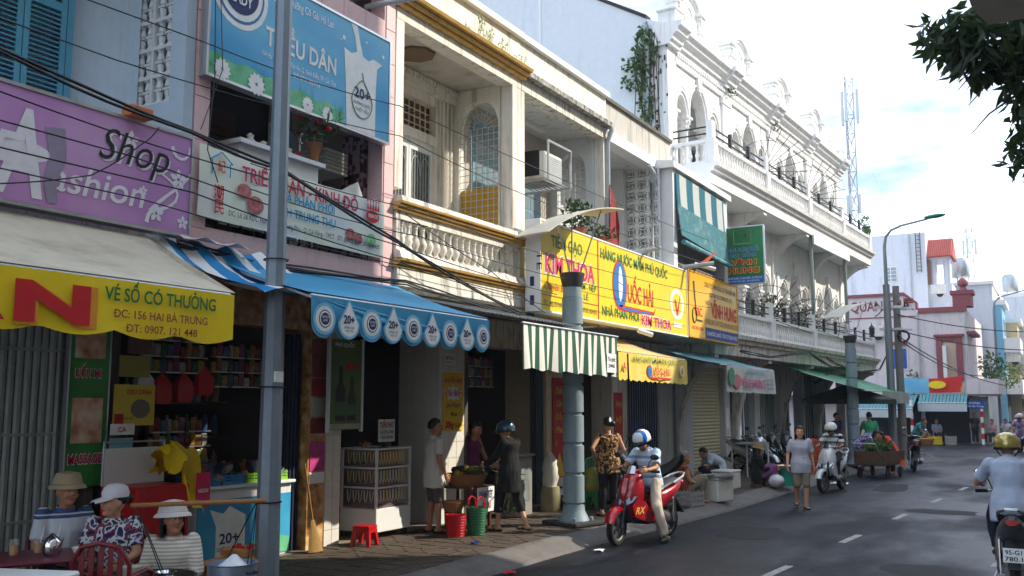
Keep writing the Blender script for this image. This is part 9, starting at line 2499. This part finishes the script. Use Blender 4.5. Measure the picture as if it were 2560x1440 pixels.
t = T('steel_table', 'narrow white steel table by the squatting seller', 'table', (-6.75, 23.6, Z0), radians(-4)); MB().box(-.3, .3, -.55, .55, .86, .89).build('table_top', ALU, t, True)
for sx in (-1, 1):
 for sy in (-1, 1): MB().box(sx * .28 - .015, sx * .28 + .015, sy * .52 - .015, sy * .52 + .015, 0, .86).build('leg', WHITEP, t, True)
ORC = mat('crate_orange', S(190, 80, 34), .5, var=.1)
for i, (x, y, z, wds) in enumerate([(-5.95, 26.2, Z0, 'lower left orange crate behind the silver scooter'), (-5.95, 26.2, Z0 + .31, 'middle left orange crate behind the silver scooter'), (-5.95, 26.2, Z0 + .62, 'top left orange crate behind the silver scooter'), (-5.85, 26.8, Z0, 'lower right orange crate behind the silver scooter'), (-5.85, 26.8, Z0 + .31, 'middle right orange crate behind the silver scooter'), (-5.85, 26.8, Z0 + .62, 'top right orange crate behind the silver scooter')]):
 crate(wds, (x, y, z), .42, .56, .3, ORC, .05 * i, 'orange crates in two stacks')
t = T('market_cart', 'wooden market cart with green goods and rust red cloth', 'cart', (-4.4, 28.0, 0), radians(80))
CW = mat('cart_wood', S(92, 66, 46), .85, var=.2)
MB().box(-.75, .75, -.42, .42, .34, .38).build('deck', CW, t, True)
for s_ in (-1, 1): MB().box(-.75, .75, s_ * .42 - .02, s_ * .42 + .02, .381, .72).build('side_board', CW, t, True)
for s_ in (-1, 1): MB().box(s_ * .75 - .02, s_ * .75 + .02, -.399, .399, .381, .72).build('end_board', CW, t, True)
for x in (-.5, .5):
 for s_ in (-1, 1): b = MB(); b.X = Matrix.Translation((x, s_ * .38, .14)) @ Matrix.Rotation(pi / 2, 4, 'X'); b.lathe([(.0, -.03), (.05, -.03), (.14, -.025), (.14, .025), (.05, .03), (.0, .03)], n=18, cap=False); b.build('wheel', RUBBER, t, True)
b = MB(); leaf_cluster(b, (-.05, 0, .78), (.62, .34, .16), 320, .06, .16, .2, seed=51); g_ = b.build('greens', LEAF, t, True)
rows = [[(.1 + .09 * i + .02 * sin(q * 2), -.46 - .06 * sin(pi * q / 8) + (.1 * q if q < 5 else .5 - .02 * (q - 5)), (1.02 if q > 3 else .62 + .12 * q) + .05 * sin(i * 1.3 + q) - .03 * i) for q in range(7)] for i in range(8)]
b = MB(); b.loft([[(.25 + .07 * i, -.48 + .02 * sin(i), .3 + .03 * sin(i * 2)) if q == 0 else (.22 + .07 * i + .02 * q, -.47 + .16 * q * .6, .62 + .13 * q - .02 * i + .03 * sin(i * 1.7 + q)) for q in range(5)] for i in range(8)], 0, True, False, False); b.build('cloth', mat('cloth_orange_red', S(206, 72, 34), .85, var=.12), t, True)
MB().tube([(-.75, -.35, .5), (-1.2, -.3, .95), (-1.2, .3, .95), (-.75, .35, .5)], .02, 8).build('push_bar', STEEL, t, True)
wbasket('yellow plastic basket on the market cart', (-4.55, 28.5, .8), .2, .16, mat('plastic_yellow', S(220, 196, 30), .4))
YCR = mat('crate_yellow', S(220, 184, 26), .5, var=.08)
crate('left yellow crate at the far corner', (-5.95, 51.9, 0), .5, .4, .42, YCR, 0, 'crates at the far corner'); crate('right yellow crate at the far corner', (-5.4, 51.8, 0), .5, .4, .4, YCR, .05, 'crates at the far corner'); crate('grey crate right of the yellow ones', (-4.75, 51.9, 0), .5, .4, .42, MATS['crate_grey'], 0, 'crates at the far corner')
 # ---- litter
for i, (x, y, z, m_, wds) in enumerate([(-5.55, 12.0, .004, WHP, 'scrap of white paper in the gutter before the scooter'), (-5.75, 9.9, .01, RED, 'crushed red packet on the kerb slope'), (-6.85, 10.9, .15, BLUEP, 'blue bottle cap scrap on the paving'), (-4.9, 25.0, .004, WHP, 'flat plastic bag lying at the far kerb')]):
 b = MB(); s_ = .25 if i == 3 else .07
 b.loft([[(x + s_ * u, y + s_ * v, z + .03 * abs(sin(u * 5 + v * 3 + i))) for v in (-1, -.3, .4, 1)] for u in (-.8, -.2, .3, .8)], 0, False, False, False)
 solo(b, 'litter', m_, wds, 'litter')
b = MB(); b.X = rt((-6.5, 15.6, Z0 + .01), 1.0)
b.lathe([(.0, 0), (.05, .0), (.05, .02), (.0, .02)], (0, 0, 0), 10, sx=2.2); solo(b, 'slipper', WOOD, 'brown slipper lost on the paving behind the red scooter', 'slipper')
 # ---- sign floodlight and cameras
for i, (p, q, wds) in enumerate([((-6.85, 20.0, 5.1), (-6.45, 20.25, 4.98), 'white tube lamp above the orange seed sign'), ((-6.7, 16.3, 3.36), (-6.5, 16.5, 3.28), 'small white camera under the long yellow sign')]):
 b = MB(); b.tube([p, q], .045, 10); solo(b, 'security_camera', WHITEP, wds, 'camera')
  # ================================================================ morning haze over the street
hz = MB(); hz.box(-760, 760, -360, 1560, -1.2, 36)
hm2 = bpy.data.materials.new('haze_air'); hm2.use_nodes = True
hn = hm2.node_tree; hn.nodes.clear()
ho = hn.nodes.new('ShaderNodeOutputMaterial'); hv = hn.nodes.new('ShaderNodeVolumePrincipled')
hv.inputs['Color'].default_value = (.86, .91, 1.0, 1); hv.inputs['Density'].default_value = .001; hv.inputs['Anisotropy'].default_value = .2
hn.links.new(hv.outputs[0], ho.inputs['Volume'])
o_ = hz.build('haze', hm2); o_['kind'] = 'stuff'; tag(o_, 'thin pale morning haze filling the street', 'haze')
sc.cycles.volume_bounces = 0
